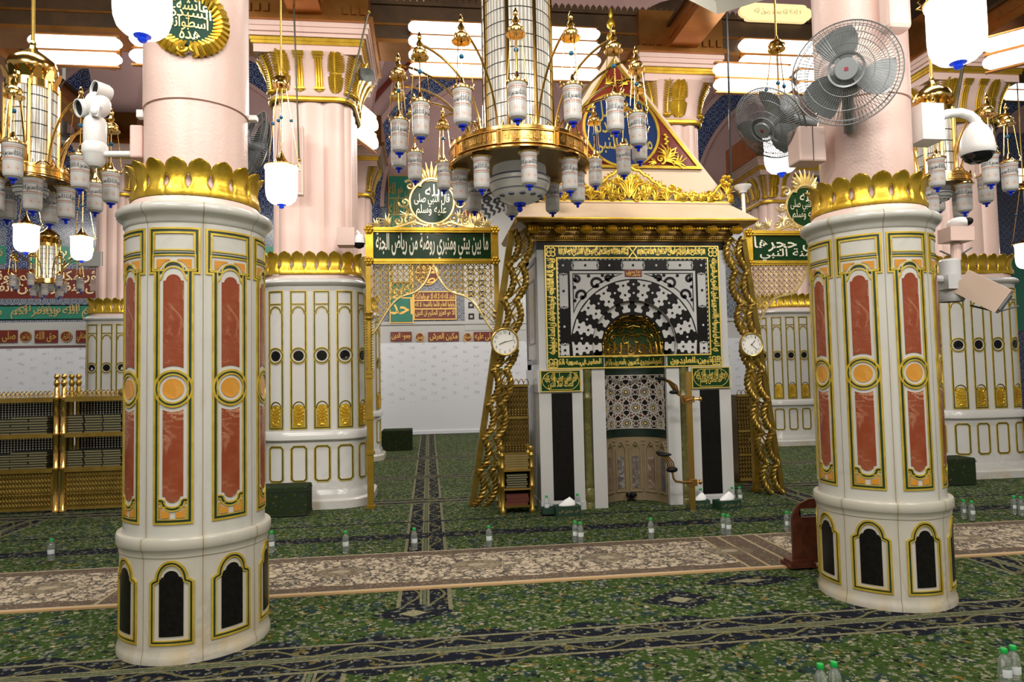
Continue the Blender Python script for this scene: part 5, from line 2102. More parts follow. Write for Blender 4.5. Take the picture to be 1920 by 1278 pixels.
def make_lantern(parent, arm_r0, arm_dz, Ro, arm=True, hang=.0):
    """a painted glass lantern with its bell, chains and arm; built at the rim centre, outward = -Y"""
    mb = MB()
    mb.lathe([(.060, .004), (.078, 0), (.075, -.012), (.072, -.03), (.071, -.235), (.067, -.258), (.050, -.275), (.02, -.285), (.0, -.286)], 24)
    cup = mb.build('lantern', [CUP], parent)
    mb = MB()
    if arm:
        mb.lathe([(.066, .0), (.088, .004), (.088, .016), (.075, .02), (.045, .035), (.022, .065), (.010, .105), (.006, .11)], 20)
    else:
        mb.lathe([(.066, -.002), (.092, .002), (.096, .010), (.088, .018), (.06, .02)], 20)
    mb.build('gilt_lid', [GOLD2], cup)
    mb = MB()
    mb.lathe([(.0, -.276), (.040, -.274), (.036, -.29), (.012, -.296), (.016, -.308), (.010, -.322), (0, -.326)], 12)
    mb.build('blue_tip', [BLUE], cup)
    mb = MB(lambda u, v, w_: ((.0735 + w_) * sin(u / .0735), -(.0735 + w_) * cos(u / .0735), v))
    for k in range(3):
        u0 = (k / 3 - .5) * 2 * pi * .0735 + .004
        mb.text('لا اله الا الله محمد رسول الله', u0, u0 + 2 * pi * .0735 / 3 * .96, -.116, -.058, 0, 0, .02, sub=.035)
    mb.build('lantern_script', [INK], cup, smooth=False)
    if arm:
        mb = MB()
        mb.lathe([(.012, .40), (.075, .395), (.078, .405), (.060, .415), (.058, .44), (.062, .45), (.045, .475), (.015, .49), (.022, .50), (.030, .515), (.020, .535), (.012, .55), (.020, .565), (.018, .585), (.006, .62), (0, .625)], 18)
        mb.build('bell_canopy', [GOLD2], cup)
        mb = MB()
        mb.tube([(0, 0, .10), (0, 0, .42)], .0045, 6)
        for k in range(3):
            a = k * 2 * pi / 3 + .5
            mb.tube([(.05 * cos(a), .05 * sin(a), .41), (.085 * cos(a), .085 * sin(a), .07)], .003, 5)
            mb.tube([(.085 * cos(a), .085 * sin(a), .07), (.098 * cos(a), .098 * sin(a), .05), (.085 * cos(a), .085 * sin(a), .03), (.10 * cos(a), .10 * sin(a), .012)], .0035, 5)
        mb.build('suspension_rods', [GOLD2], cup)
        mb = MB()
        mb.ball((0, 0, .28), .020, 10, 8)
        mb.build('blue_bead', [TEAL], cup)
        mb = MB()
        pts = []
        for i in range(15):
            s = pi / 2 * i / 14
            pts.append((0, (Ro - arm_r0) * cos(s) * 1.0, .515 - arm_dz * (1 - sin(s) if False else (1 - cos(pi / 2 - s)))))
        pts = [(0, (Ro - arm_r0) * (1 - (1 - cos(s_))), .515 - arm_dz * (1 - sin(s_))) for s_ in [pi / 2 * i / 14 for i in range(15)]]
        mb.tube(pts, .011, 8)
        mb.build('curved_arm', [GOLD2], cup)
    return cup


def chandelier(label, loc, rc, hd, rr, Ro, nout, nin, dome, dz_out=.22, dz_in=-.13, phase=0.0, top=6.0, stem=True):
    """loc is the centre of the inscribed ring"""
    t = thing('chandelier', label, 'chandelier', loc)
    mb = MB()
    mb.lathe([(rc, .06), (rc, .06 + hd)], 168, rf=lambda a: 1 + .012 * abs(sin(42 * a)))
    dr = mb.build('crystal_drum', [CRYSTAL], t, ang=.2)
    mb = MB()
    nb = max(3, int(hd / .13))
    for i in range(1, nb + 1):
        z_ = .06 + hd * i / (nb + 1)
        mb.lathe([(rc + .006, z_ - .004), (rc + .010, z_), (rc + .006, z_ + .004)], 48)
    mb.build('dark_wire_hoops', [INK], dr)
    mb = MB()
    for k in range(8):
        a = k * pi / 4 + pi / 8
        mb.tube([((rc + .012) * cos(a), (rc + .012) * sin(a), z_) for z_ in (.05, .06 + hd / 2, .06 + hd)], .019, 6)
    mb.build('gilt_ribs', [GOLD2], dr)
    h = rr * .13
    mb = MB()
    mb.lathe([(rc * .9, h + .01), (rr * .94, h + .01), (rr * .97, h + .022), (rr, h + .012), (rr, h * .8), (rr * .985, h * .7), (rr * .985, -h * .7), (rr, -h * .8), (rr * 1.02, -h * .95), (rr * 1.02, -h * 1.1), (rr * .97, -h * 1.15)], 64)
    rg = mb.build('inscribed_ring', [GOLD2], t)
    mb = MB()
    mb.lathe([(rr * .975, -h * 1.1), (rr * .5, -h * 1.0), (.05, -h)], 48)
    mb.build('ring_underside', [DKGOLD], rg)
    PR = Perim(rr, rr)
    mb = MB(PR.xf)
    for k in range(8):
        u0 = PR.L * k / 8
        mb.text('لا اله الا الله محمد رسول الله', u0 - PR.L * .052, u0 + PR.L * .052, -h * .55, h * .55, .002, 0, .02, sub=.04)
        mb.band([(u0 - PR.L * .058, -h * .7), (u0 + PR.L * .058, -h * .7), (u0 + PR.L * .058, h * .7), (u0 - PR.L * .058, h * .7)], 0, .006, .006, -.01)
    mb.build('ring_script', [mat('amber_relief', (.75, .42, .10), .3, .8)], rg, smooth=False)
    mb = MB()
    for k in range(8):
        a = k * pi / 4
        x_, y_ = rr * .97 * cos(a), rr * .97 * sin(a)
        d = Vector((-sin(a), cos(a), 0))
        mb = MB()
        mb.tube([Vector((x_, y_, h)) + d * (q * .06) + Vector((0, 0, .10 * (1 - q * q) * rr / .66)) for q in (-1, -.8, -.4, 0, .4, .8, 1)], .007, 5)
        for q in (0, 1):
            a2 = a + .39
            mb.tube([(rr * .94 * cos(a2), rr * .94 * sin(a2), h), (rr * .80 * cos(a2), rr * .80 * sin(a2), h + .05 + .05 * q), (rr * .70 * cos(a2), rr * .70 * sin(a2), h)], .006, 5)
        mb.build('gallery_loop', [GOLD2], rg)
    # bowl
    rb = rr * .44
    mb = MB()
    mb.lathe([(rb * .88, -h), (rb * .90, -h - rb * .35), (rb * 1.0, -h - rb * .38), (rb * 1.02, -h - rb * .50), (rb * .97, -h - rb * .70), (rb * .80, -h - rb * .95), (rb * .5, -h - rb * 1.12), (rb * .15, -h - rb * 1.2), (0, -h - rb * 1.2)], 40)
    bo = mb.build('glass_bowl', [BOWL], t)
    mb = MB()
    mb.lathe([(rb * 1.0, -h - rb * .37), (rb * 1.04, -h - rb * .40), (rb * 1.03, -h - rb * .43)], 40)
    for z_ in (.58, .84):
        q = rb * (1.025 if z_ < .6 else .905)
        mb.lathe([(q, -h - rb * z_ + .004), (q + .004, -h - rb * z_), (q, -h - rb * z_ - .004)], 40)
    for k in range(12):
        a = k * pi / 6
        mb.ball((rb * .70 * cos(a), rb * .70 * sin(a), -h - rb * 1.01), (rb * .11, rb * .11, rb * .05), 8, 5)
    mb.build('bowl_painting', [mat('blue_grey_paint', (.10, .12, .2), .3)], bo)
    mb = MB()
    mb.lathe([(0, -h - rb * 1.17), (rb * .22, -h - rb * 1.18), (rb * .20, -h - rb * 1.26), (rb * .07, -h - rb * 1.30), (rb * .10, -h - rb * 1.38), (rb * .05, -h - rb * 1.46), (0, -h - rb * 1.47)], 16)
    mb.build('blue_tip', [BLUE], bo)
    # crown of the drum
    ztp = .06 + hd
    if dome:
        mb = MB()
        k = rc / .24
        mb.lathe([(rc * 1.02, ztp - .05), (rc * 1.08, ztp - .045), (rc * 1.08, ztp + .03 * k), (rc * 1.02, ztp + .04 * k), (rc * .9, ztp + .12 * k), (rc * 1.02, ztp + .16 * k), (rc * 1.06, ztp + .22 * k), (rc * .95, ztp + .29 * k), (rc * .6, ztp + .36 * k), (rc * .25, ztp + .42 * k),
                  (rc * .12, ztp + .48 * k), (rc * .16, ztp + .50 * k), (rc * .1, ztp + .53 * k)], 40)
        cr = mb.build('onion_dome', [GOLD2], t)
        mb = MB()
        for q in range(14):
            a = q * 2 * pi / 14
            A_ = lambda r_, z_, s: (r_ * cos(a + s), r_ * sin(a + s), ztp + z_ * k)
            w_ = .17
            mb.add([A_(rc * 1.05, .02, -w_), A_(rc * 1.05, .02, w_), A_(rc * 1.18, .08, w_ * .95), A_(rc * 1.28, .13, w_ * .5), A_(rc * 1.30, .145, 0), A_(rc * 1.28, .13, -w_ * .5), A_(rc * 1.18, .08, -w_ * .95)], [tuple(range(7))])
            mb.add([A_(rc * 1.02, .02, -w_), A_(rc * 1.02, .02, w_), A_(rc * 1.15, .08, w_ * .95), A_(rc * 1.25, .13, w_ * .5), A_(rc * 1.27, .145, 0), A_(rc * 1.25, .13, -w_ * .5), A_(rc * 1.15, .08, -w_ * .95)], [tuple(reversed(range(7)))])
        mb.build('leaf_crown', [GOLD2], cr)
        zst = ztp + .52 * k
    else:
        mb = MB()
        mb.lathe([(rc * 1.0, ztp - .03), (rc * 1.12, ztp - .02), (rc * 1.15, ztp + .05), (rc * 1.02, ztp + .12), (rc * .5, ztp + .35), (.05, ztp + .5)], 40)
        mb.build('drum_cap', [GOLD2], t)
        zst = ztp + .48
    if stem:
        mb = MB()
        mb.tube([(0, 0, zst - .05), (0, 0, top - loc[2])], .016, 8)
        mb.build('hanging_rod', [BRASS], t)
    # lanterns
    r0 = max(rc + .03, rr * .72)
    proto = make_lantern(t, r0, .515 + dz_out - h, Ro)
    for k in range(nout):
        a = 2 * pi * k / nout + phase
        p = (Ro * sin(a), -Ro * cos(a), dz_out)
        if k == 0:
            proto.location, proto.rotation_euler = p, (0, 0, a)
        else:
            copy_part(proto, t, a, p)
    low = make_lantern(t, 0, 0, 0, arm=False)
    for k in range(nin):
        a = 2 * pi * (k + .2) / nin + phase
        q = rr * .86
        p = (q * sin(a), -q * cos(a), dz_in)
        if k == 0:
            low.location, low.rotation_euler = p, (0, 0, a)
        else:
            copy_part(low, t, a, p)
    return t


chandelier('large central chandelier with a tall crystal drum and sixteen painted lanterns', (.875, 6.3, 3.535), .32, 1.75, .65, 1.14, 16, 8, False, .225, -.13, -.14, 10.35)
c = P(58, 333, 6.5)
chandelier('smaller chandelier with a gold onion cap at the upper left of the hall', (c.x, 6.5, c.z), .19, P(58, 163, 6.5).z - c.z - .06, .315, .62, 8, 5, True, .10, -.08, .3, 10.35)
c = P(1757, 345, 6.5)
chandelier('smaller chandelier with a gold onion cap behind the right inlaid column', (c.x, 6.5, c.z), .175, P(1757, 212, 6.5).z - c.z - .06, .305, .62, 8, 5, True, .10, -.08, .1, 10.35)
c = P(90, 529, 14.2)
t = chandelier('small far chandelier hanging in front of the maroon band at the left', (c.x, 14.2, c.z), .225, .85, .335, .72, 8, 5, True, .10, -.08, .0, 12.0)
t.scale = (.80, .80, .80)


# ---------------------------------------------------------------- lit hanging lamps
def hanging_lamp(label, px, pyb, wpx, up=.83, grp='lit white glass lamps hung on gold rods', rod_top=10.38, sc=1.0):
    d = .30 * F_PX / wpx * sc
    b = PD(px, pyb, d)
    H = .40 * sc
    t = thing('hanging_lamp', label, 'lamp', (b.x, b.y, b.z + H), 0.3, grp)
    mb = MB()
    mb.lathe([(.120, .004), (.160, .0), (.158, -.012), (.150, -.025), (.150, -.22), (.145, -.27), (.130, -.315), (.100, -.345), (.05, -.362), (0, -.365)], 32)
    mb.build('lamp_glass', [LAMPGLASS], t)
    mb = MB()
    mb.lathe([(.145, .0), (.165, .004), (.165, .012), (.13, .018), (.08, .045), (.04, .095), (.015, .15), (.006, .165)], 28)
    mb.build('gilt_lid', [GOLD2], t)
    mb = MB()
    mb.lathe([(0, -.352), (.050, -.356), (.045, -.366), (.018, -.370), (.026, -.385), (.016, -.398), (0, -.401)], 14)
    mb.build('blue_tip', [glow('lit_blue_glass', (.02, .10, 1.0), .35, (.01, .04, .6))], t)
    mb = MB()
    mb.lathe([(.02, up - .01), (.078, up - .015), (.080, up + .0), (.070, up + .02), (.078, up + .035), (.06, up + .065), (.02, up + .085), (.012, up + .12)], 18)
    mb.build('bell_canopy', [GOLD2], t)
    mb = MB()
    mb.tube([(0, 0, .15), (0, 0, up)], .006, 6)
    mb.tube([(.01, 0, .25), (.01, 0, up)], .004, 5)
    for k in range(3):
        a = k * 2 * pi / 3 + .2
        mb.tube([(.045 * cos(a), .045 * sin(a), up), (.165 * cos(a), .165 * sin(a), .07)], .0045, 5)
        mb.tube([(.165 * cos(a), .165 * sin(a), .07), (.185 * cos(a), .185 * sin(a), .045), (.165 * cos(a), .165 * sin(a), .02), (.195 * cos(a), .195 * sin(a), .004), (.165 * cos(a), .165 * sin(a), -.008)], .005, 5)
    mb.build('suspension_chains', [GOLD2], t)
    mb = MB()
    for k in range(3):
        a = k * 2 * pi / 3 + .2
        f = .55 - .04 * k
        r_ = .165 + (.045 - .165) * f
        MB().ball((r_ * cos(a), r_ * sin(a), .07 + (up - .07) * f), .018, 8, 6).build('blue_bead', [TEAL], t)
    MB().ball((0, 0, .5), .020, 8, 6).build('blue_bead', [TEAL], t)
    mb = MB()
    mb.tube([(0, 0, up + .1), (0, 0, (rod_top - b.z - H) / sc)], .009, 8)
    mb.build('hanging_rod', [BRASS], t)
    t.scale = (sc, sc, sc)
    return t


hanging_lamp('large lit white lamp overlapping the top of the roundel column', 267, 80, 101, sc=.92)
hanging_lamp('lit white lamp hanging before the thick pink shaft left of the centre', 528, 391, 58)
hanging_lamp('lit white lamp at the left edge in front of the blue tiled wall', 49, 478, 41)
hanging_lamp('lit white lamp left of the slim far pink column', 153, 493, 36)
hanging_lamp('lit white lamp seen behind the small side fan', 1466, 332, 60)
hanging_lamp('large lit white lamp at the upper right beside the desk fan column', 1797, 130, 97)
hanging_lamp('lit white lamp cut by the right edge beside the clustered column', 1928, 508, 38)


# ---------------------------------------------------------------- desk fans on the columns
def fan(label, c, aim, R_, mount=None, spin=0.0, grp='grey desk fans on the columns'):
    """c = centre of the cage; aim = the way it blows"""
    t = thing('wall_fan', label, 'fan', c, 0.0, grp)
    f = Vector(aim).normalized()
    x = f.cross(Vector((0, 0, 1))).normalized()
    y = x.cross(f)
    M_ = lambda u, v, w_: x * u + y * v + f * w_
    mb = MB(M_)
    prof = lambda s: .085 * (1 - s ** 3)
    for side in (1, -1):
        for k in range(84):
            a = 2 * pi * k / 84
            pts = []
            for s in (.22, .5, .75, .92, 1.0):
                aa = a + side * .12 * (s - .2)
                pts.append((R_ * s * cos(aa), R_ * s * sin(aa), side * prof(s)))
            mb.tube(pts, .0019, 3, caps=False)
    for s, w_ in ((1.0, 0), (.92, .02), (.75, .05), (.5, .075), (.92, -.02), (.72, -.052)):
        mb.tube([(R_ * s * cos(2 * pi * i / 40), R_ * s * sin(2 * pi * i / 40), w_) for i in range(40)], .0045 if s == 1 else .0022, 5, closed=True)
    mb.build('wire_cage', [mat('grey_wire', (.20, .21, .21), .4, .4)], t)
    mb = MB(M_)
    mb.lathe([(0, .102), (R_ * .20, .102), (R_ * .22, .095), (R_ * .22, .085), (0, .08)], 28)
    mb.lathe([(R_ * .30, .088), (R_ * .34, .094), (R_ * .34, .082), (R_ * .30, .080)], 32)
    hub = mb.build('hub_cap', [GREY], t)
    mb = MB(M_)
    s = R_ * .035
    box6(mb, -s, s, -s, s, .100, .1045)
    mb.build('red_badge', [mat('red_badge', (.30, .015, .02), .4)], hub, smooth=False)
    for k in range(3):
        mb = MB(M_)
        a0 = spin + k * 2 * pi / 3
        vs, fs = [], []
        for i in range(9):
            s = .16 + .72 * i / 8
            spread = .46 + .36 * sin(pi * min(1, s * 1.05))
            for j in range(5):
                q = (j / 4 - .5)
                a = a0 + q * spread * 1.5 - .28 * s
                vs.append((R_ * s * cos(a), R_ * s * sin(a), q * .075 + .004))
        for i in range(8):
            for j in range(4):
                b = i * 5 + j
                fs.append((b, b + 1, b + 6, b + 5))
        n = len(vs)
        vs += [(u, v, w_ - .006) for u, v, w_ in vs]
        fs += [tuple(reversed([q + n for q in f_])) for f_ in fs]
        mb.add(vs, fs)
        mb.build('fan_blade', [GREY], t)
    mb = MB(M_)
    mb.lathe([(R_ * .16, .06), (R_ * .16, -.07), (R_ * .30, -.08), (R_ * .34, -.10), (R_ * .33, -.26), (R_ * .26, -.30), (0, -.305)], 24)
    mb.build('motor_housing', [GREY], t)
    if mount is not None:
        m = Vector(mount) - Vector(c)
        mb = MB()
        a = f * -.20
        mb.tube([a, a * .6 + m * .4 - Vector((0, 0, .03)), m], .035, 10)
        mb.build('mount_arm', [GREY], t)
    return t


CRX, CRY, CLX, CLY = 3.015, 4.32, -1.385, 4.31
c = PD(1587, 137, 4.12)
fan('large grey desk fan facing the camera high on the right inlaid column', c, (-.55, -.82, -.14), .305, (CRX - .24, CRY - .20, c.z - .22), 1.55)
c = PD(1443, 232, 4.72)
fan('grey desk fan tilted downward on the left side of the right inlaid column', c, (-.72, -.30, -.62), .26, (CRX - .32, CRY + .03, c.z + .0), .2)
c = PD(476, 274, 5.0)
fan('grey desk fan peeping out on the right side of the left inlaid column', c, (.45, .25, -.10), .26, (CLX + .22, CLY + .22, c.z - .1), .9)

# ---------------------------------------------------------------- cameras and boxes on the columns
BOXP = mat('pink_painted_metal', (.72, .52, .45), .4)


def box_thing(name, label, cat, c, sx, sy, sz, m, rz=0.0, bev=.012, kids=()):
    t = thing(name, label, cat, c, rz)
    bm = bmesh.new()
    bmesh.ops.create_cube(bm, size=1)
    for v in bm.verts:
        v.co = Vector((v.co.x * sx, v.co.y * sy, v.co.z * sz))
    bmesh.ops.bevel(bm, geom=list(bm.edges), offset=bev, segments=2, profile=.5, affect='EDGES')
    me = bpy.data.meshes.new('casing')
    bm.to_mesh(me)
    bm.free()
    me.materials.append(m)
    o = bpy.data.objects.new('casing', me)
    COL.objects.link(o)
    o.parent = t
    return t, o


# twin headed camera on a bent arm, left column
J = lambda px, py: PD(px, py, 4.08)
b = J(178, 290)
t = thing('twin_head_camera', 'white twin headed pan and tilt camera on an arm left of the roundel column', 'camera', b)
L_ = lambda px, py: J(px, py) - b
mb = MB()
k = 4.08 / F_PX
mb.lathe([(0, -24 * k), (10 * k, -23 * k), (17 * k, -15 * k), (19 * k, -2 * k), (20.5 * k, 0), (22 * k, 4 * k), (22 * k, 16 * k), (20 * k, 19 * k), (18.5 * k, 22 * k), (18.5 * k, 22 * k), (19.5 * k, 26 * k), (19.5 * k, 60 * k), (17 * k, 68 * k), (12 * k, 73 * k), (0, 74 * k)], 28)
mb.build('camera_base', [WHITE], t)
mb = MB()
mb.ball(L_(183, 197) - Vector((0, 0, 0)), (23 * k, 20 * k, 25 * k), 20, 14)
mb.bar(L_(190, 205) + Vector((0, -.055, 0)), L_(186, 224) + Vector((0, -.055, 0)), 15 * k, .03, up=(0, 1, 0))
mb.lathe([(0, -.076), (.02, -.074), (.022, -.06)], 16, (0, 0, 0)) if False else mb.ball(L_(187, 216) + Vector((0, -.07, 0)), (7.5 * k, .012, 7.5 * k), 14, 8)
hd = mb.build('pan_head', [WHITE], t)
for (px, py, ax, r_) in ((191, 171, (-.62, -.78, .02), 15 * k), (161, 203, (-.62, -.70, -.25), 16 * k)):
    f = Vector(ax).normalized()
    x = f.cross(Vector((0, 0, 1))).normalized()
    y = x.cross(f)
    c = L_(px, py)
    X_ = lambda u, v, w_: c + x * u + y * v + f * w_
    mb = MB(X_)
    mb.lathe([(r_ * .8, -.05), (r_ * 1.0, -.03), (r_ * 1.02, .03), (r_ * 1.05, .045), (r_ * .92, .045), (r_ * .9, .03)], 20)
    h_ = mb.build('spot_head', [WHITE], t)
    mb = MB(X_)
    mb.disc(0, 0, r_ * .93, .032, 20)
    mb.build('dark_lens', [DARK], h_, smooth=False)
mb = MB()
mb.tube([L_(196, 289), L_(262, 289)], 6 * k, 12)
mb.build('support_arm', [WHITE], t)
box_thing('junction_box', 'pink junction box carrying the twin headed camera arm on the left column', 'box', PD(263, 271, 4.12), .075, .13, .20, BOXP)
box_thing('clip_box', 'small white clip box at the joint of the left pink shaft, left side', 'box', PD(265, 215, 4.18), .045, .05, .05, WHITE, 0, .006)
box_thing('clip_box', 'small white clip box at the joint of the left pink shaft, right side', 'box', PD(475, 223, 4.3), .05, .05, .035, WHITE, 0, .006)

# dome camera, right column
d0 = 4.72
b = PD(1733, 235, d0)
t = thing('dome_camera', 'white dome camera on a curved arm right of the desk fan column', 'camera', b)
L_ = lambda px, py: PD(px, py, d0) - b
k = d0 / F_PX
mb = MB()
s = .085
mb.box(-22 * k, 23 * k, -s, s, -34 * k, 34 * k)
mb.build('mounting_box', [WHITE], t, smooth=False)
mb = MB()
mb.tube([L_(1752, 226), L_(1762, 219), L_(1778, 213), L_(1800, 211), L_(1818, 216), L_(1830, 226), L_(1834, 238)], 8.5 * k, 12)
mb.build('curved_arm', [WHITE], t)
cc = L_(1833, 282)
mb = MB()
mb.lathe([(0, 56 * k), (9 * k, 55 * k), (12 * k, 50 * k), (20 * k, 40 * k), (26 * k, 24 * k), (29 * k, 6 * k), (29.5 * k, -4 * k), (27 * k, -8 * k)], 28, cc)
bd = mb.build('camera_housing', [WHITE], t)
mb = MB()
mb.lathe([(26 * k, -6 * k), (25.5 * k, -10 * k), (22 * k, -17 * k), (14 * k, -23 * k), (0, -25.5 * k)], 24, cc)
mb.build('smoked_dome', [mat('smoked_dome', (.008, .008, .01), .08)], bd)
box_thing('cable_trunking', 'rounded pink trunking box at the top of the right column', 'box', PD(1676, 0, 4.34), .16, .12, .42, BOXP, 0, .03)
t, o = box_thing('junction_box', 'square pink junction box under the tilted side fan', 'box', PD(1512, 276, 4.62), .19, .16, .24, BOXP)
mb = MB().box(-.002, .002, -.083, -.079, -.115, .115)
mb.build('lid_seam', [INK], t, smooth=False)

# small dome camera on the thick left column
d0 = 8.05
b = PD(652, 446, d0)
k = d0 / F_PX
t = thing('dome_camera', 'small white dome camera on a pink box beside the long green sign', 'camera', b)
mb = MB().box(-18 * k, 14 * k, -.1, .1, -16 * k, 17 * k)
mb.build('mounting_box', [BOXP], t, smooth=False)
mb = MB()
mb.tube([(12 * k, 0, 6 * k), (18 * k, -.02, 11 * k), (22 * k, -.02, 6 * k)], 3.5 * k, 8)
mb.build('curved_arm', [WHITE], t)
mb = MB()
mb.lathe([(0, 12 * k), (6 * k, 10 * k), (11 * k, 2 * k), (12 * k, -7 * k)], 20, (21 * k, -.02, -4 * k))
bd = mb.build('camera_housing', [WHITE], t)
mb = MB()
mb.lathe([(10.5 * k, -7 * k), (9 * k, -13 * k), (4 * k, -16 * k), (0, -17 * k)], 18, (21 * k, -.02, -4 * k))
mb.build('smoked_dome', [DARK], bd)

# boxed camera on its pan and tilt head, behind the right column
d0 = 5.25
b = PD(1782, 530, d0)
k = d0 / F_PX
L_ = lambda px, py: PD(px, py, d0) - b
t = thing('boxed_security_camera', 'long pink boxed security camera on a grey pan head behind the right column', 'camera', b)
mb = MB()
mb.lathe([(20 * k, -36 * k), (24 * k, -28 * k), (24 * k, 0), (18 * k, 8 * k), (18 * k, 40 * k), (15 * k, 44 * k), (0, 45 * k)], 22)
mb.box(-26 * k, -4 * k, -.11, .0, -14 * k, 12 * k)
mb.tube([(0, 0, .02), (CRX + .36 - b.x, CRY + .22 - b.y, .02)], .03, 10)
mb.build('pan_tilt_head', [mat('pale_grey_cast', (.55, .55, .55), .4)], t, ang=.5)
mb = MB()
mb.bar(L_(1789, 530) + Vector((0, -.08, .0)), (PD(1884, 566, 4.98) - b), 30 * k, 46 * k)
hs = mb.build('camera_housing', [mat('beige_painted_metal', (.64, .48, .38), .4)], t, smooth=False)
e = (PD(1884, 566, 4.98) - b)
dv = (e - (L_(1789, 530) + Vector((0, -.08, 0)))).normalized()
mb = MB()
mb.bar(e + dv * .001, e + dv * .012, 22 * k, 30 * k)
mb.build('front_window', [mat('grey_window', (.30, .31, .33), .2)], hs, smooth=False)
mb = MB()
mb.tube([L_(1762, 470), L_(1780, 478), L_(1796, 492), L_(1798, 512), L_(1788, 528)], .006, 6)
mb.tube([L_(1800, 575) + Vector((0, -.1, 0)), L_(1840, 588) + Vector((0, -.15, 0)), L_(1868, 578) + Vector((.02, -.18, 0))], .007, 6)
mb.tube([L_(1766, 492), L_(1800, 478), L_(1822, 464)], .007, 6)
mb.build('loose_cable', [mat('grey_cable', (.10, .10, .10), .5)], t)
mb = MB()
mb.tube([L_(1792, 488), L_(1792, 455)], 9 * k, 12)
mb.bar(L_(1770, 441), L_(1814, 441), .16, 26 * k)
mb.build('top_bracket', [BOXP], t, smooth=False)
mb = MB()
mb.ball(L_(1797, 419), (17 * k, .09, 12 * k), 16, 10)
q = mb.build('mini_camera', [WHITE], t)
mb = MB()
mb.ball(L_(1803, 413) + Vector((0, -.05, -.02)), (9 * k, .05, 8 * k), 12, 8)
mb.build('smoked_dome', [DARK], q)

# loudspeaker, rods, spot lamp
b = PD(683, 140, 8.3)
t = thing('horn_loudspeaker', 'small dark loudspeaker under the right corner of the thick left capital', 'loudspeaker', b)
mb = MB(lambda x, y, z_: (x + .3 * y, -y, z_ - .2 * y))
mb.box(-.05, .05, -.1, .02, -.05, .08)
mb.build('speaker_body', [mat('grey_green_metal', (.05, .055, .05), .5)], t, smooth=False)
mb = MB()
mb.lathe([(.03, .0), (.075, .07), (.08, .075), (.06, .06), (0, .03)], 18)
o = mb.build('speaker_cone', [mat('grey_cone', (.12, .13, .12), .5)], t, loc=(.03, -.05, -.03))
o.rotation_euler = (1.9, 0, .3)


def rod(label, a, b_, r_=.012, m=None):
    t_ = thing('tension_rod', label, 'rod', a)
    MB().tube([(0, 0, 0), b_ - a], r_, 8).build('rod', [m or mat('olive_rod', (.06, .055, .03), .4, .4)], t_)
    mb_ = MB()
    for e_ in (Vector((0, 0, 0)), b_ - a):
        mb_.ball(e_, r_ * 2.0, 8, 6)
    mb_.build('end_fitting', [BRASS], t_)


rod('dark slanting rod on the right edge of the thick left capital', PD(651, 190, 8.05), PD(691, 22, 8.0))
rod('thin upright rod before the thick left pink shaft', PD(561, 300, 7.95), PD(551, 12, 7.9), .010)
rod('thin black upright rod between the niche spire and the small side fan', PD(1372, 352, 8.15), PD(1362, 8, 8.0), .012, mat('black_rod', (.012, .014, .016), .3))
rod('olive slanting rod on the right clustered capital', PD(1786, 232, 8.4), PD(1806, 120, 8.35), .020)
b = PD(1393, 362, 8.0)
t = thing('spot_lamp', 'small white spot lamp on a stem at the right end of the gilded crest', 'lamp', (b.x, b.y, b.z))
MB().tube([(0, 0, 0), (.005, 0, -.34)], .022, 8).build('stem', [WHITE], t)
MB().lathe([(.04, 0), (.05, .03), (.09, .06), (.10, .09), (.05, .10), (0, .10)], 16).build('lamp_head', [WHITE], t)
b = PD(1375, 345, 7.75)


t, o = box_thing('column_speaker', 'tall slim pink speaker on the thick left pink shaft, right of the white lamp', 'speaker', PD(559, 302, 8.05), .13, .09, .83, BOXP)
MB().box(-.045, .045, -.048, -.045, -.38, .38).build('grille', [mat('pink_cloth', (.62, .44, .37), .8)], t, smooth=False)
t, o = box_thing('junction_box', 'pink junction box low on the slim far pink column at the left', 'box', PD(184, 536, 12.9), .20, .2, .22, BOXP)
MB().box(-.085, .085, -.105, -.10, -.09, .09).build('lid', [BOXP], t, smooth=False)
b = PD(181, 488, 12.3)
t = thing('floodlight', 'grey floodlight on the left side of the slim far pink column', 'floodlight', b)
MB().box(-.20, .16, -.12, .12, -.12, .14).build('lamp_head', [mat('grey_alloy', (.40, .40, .38), .4, .4)], t, smooth=False)
MB().box(-.21, -.19, -.10, .10, -.10, .12).build('lens', [mat('pale_glass', (.7, .7, .68), .2)], t, smooth=False)
MB().tube([(.05, 0, -.1), (.2, 0, -.2), (.28, 0, -.2)], .03, 8).build('bracket', [GREY], t)
b = PD(120, 262, 12.5)
t = thing('ceiling_fan', 'far white ceiling fan on a rod right of the left crystal drum', 'fan', b)
MB().tube([(0, 0, .1), (-.05, 0, 10.35 - b.z)], .03, 8).build('hanging_rod', [WHITE], t)
MB().lathe([(0, -.06), (.14, -.05), (.16, 0), (.14, .05), (.04, .10), (.06, .6), (.09, .62), (.05, .7)], 18).build('fan_hub', [WHITE], t)
for k in range(3):
    a = .35 + k * 2 * pi / 3
    e = Vector((cos(a), sin(a), 0))
    MB().bar(e * .14, e * .75 + Vector((0, 0, .02)), .17, .012).build('fan_blade', [WHITE], t, smooth=False)

# ---------------------------------------------------------------- bookcases and books
COVER = mat('dark_green_cover', (.012, .022, .014), .4)
PAGES = mat('gilt_page_edges', (.20, .16, .075), .5)
REDCOV = mat('dark_red_cover', (.10, .022, .012), .45)


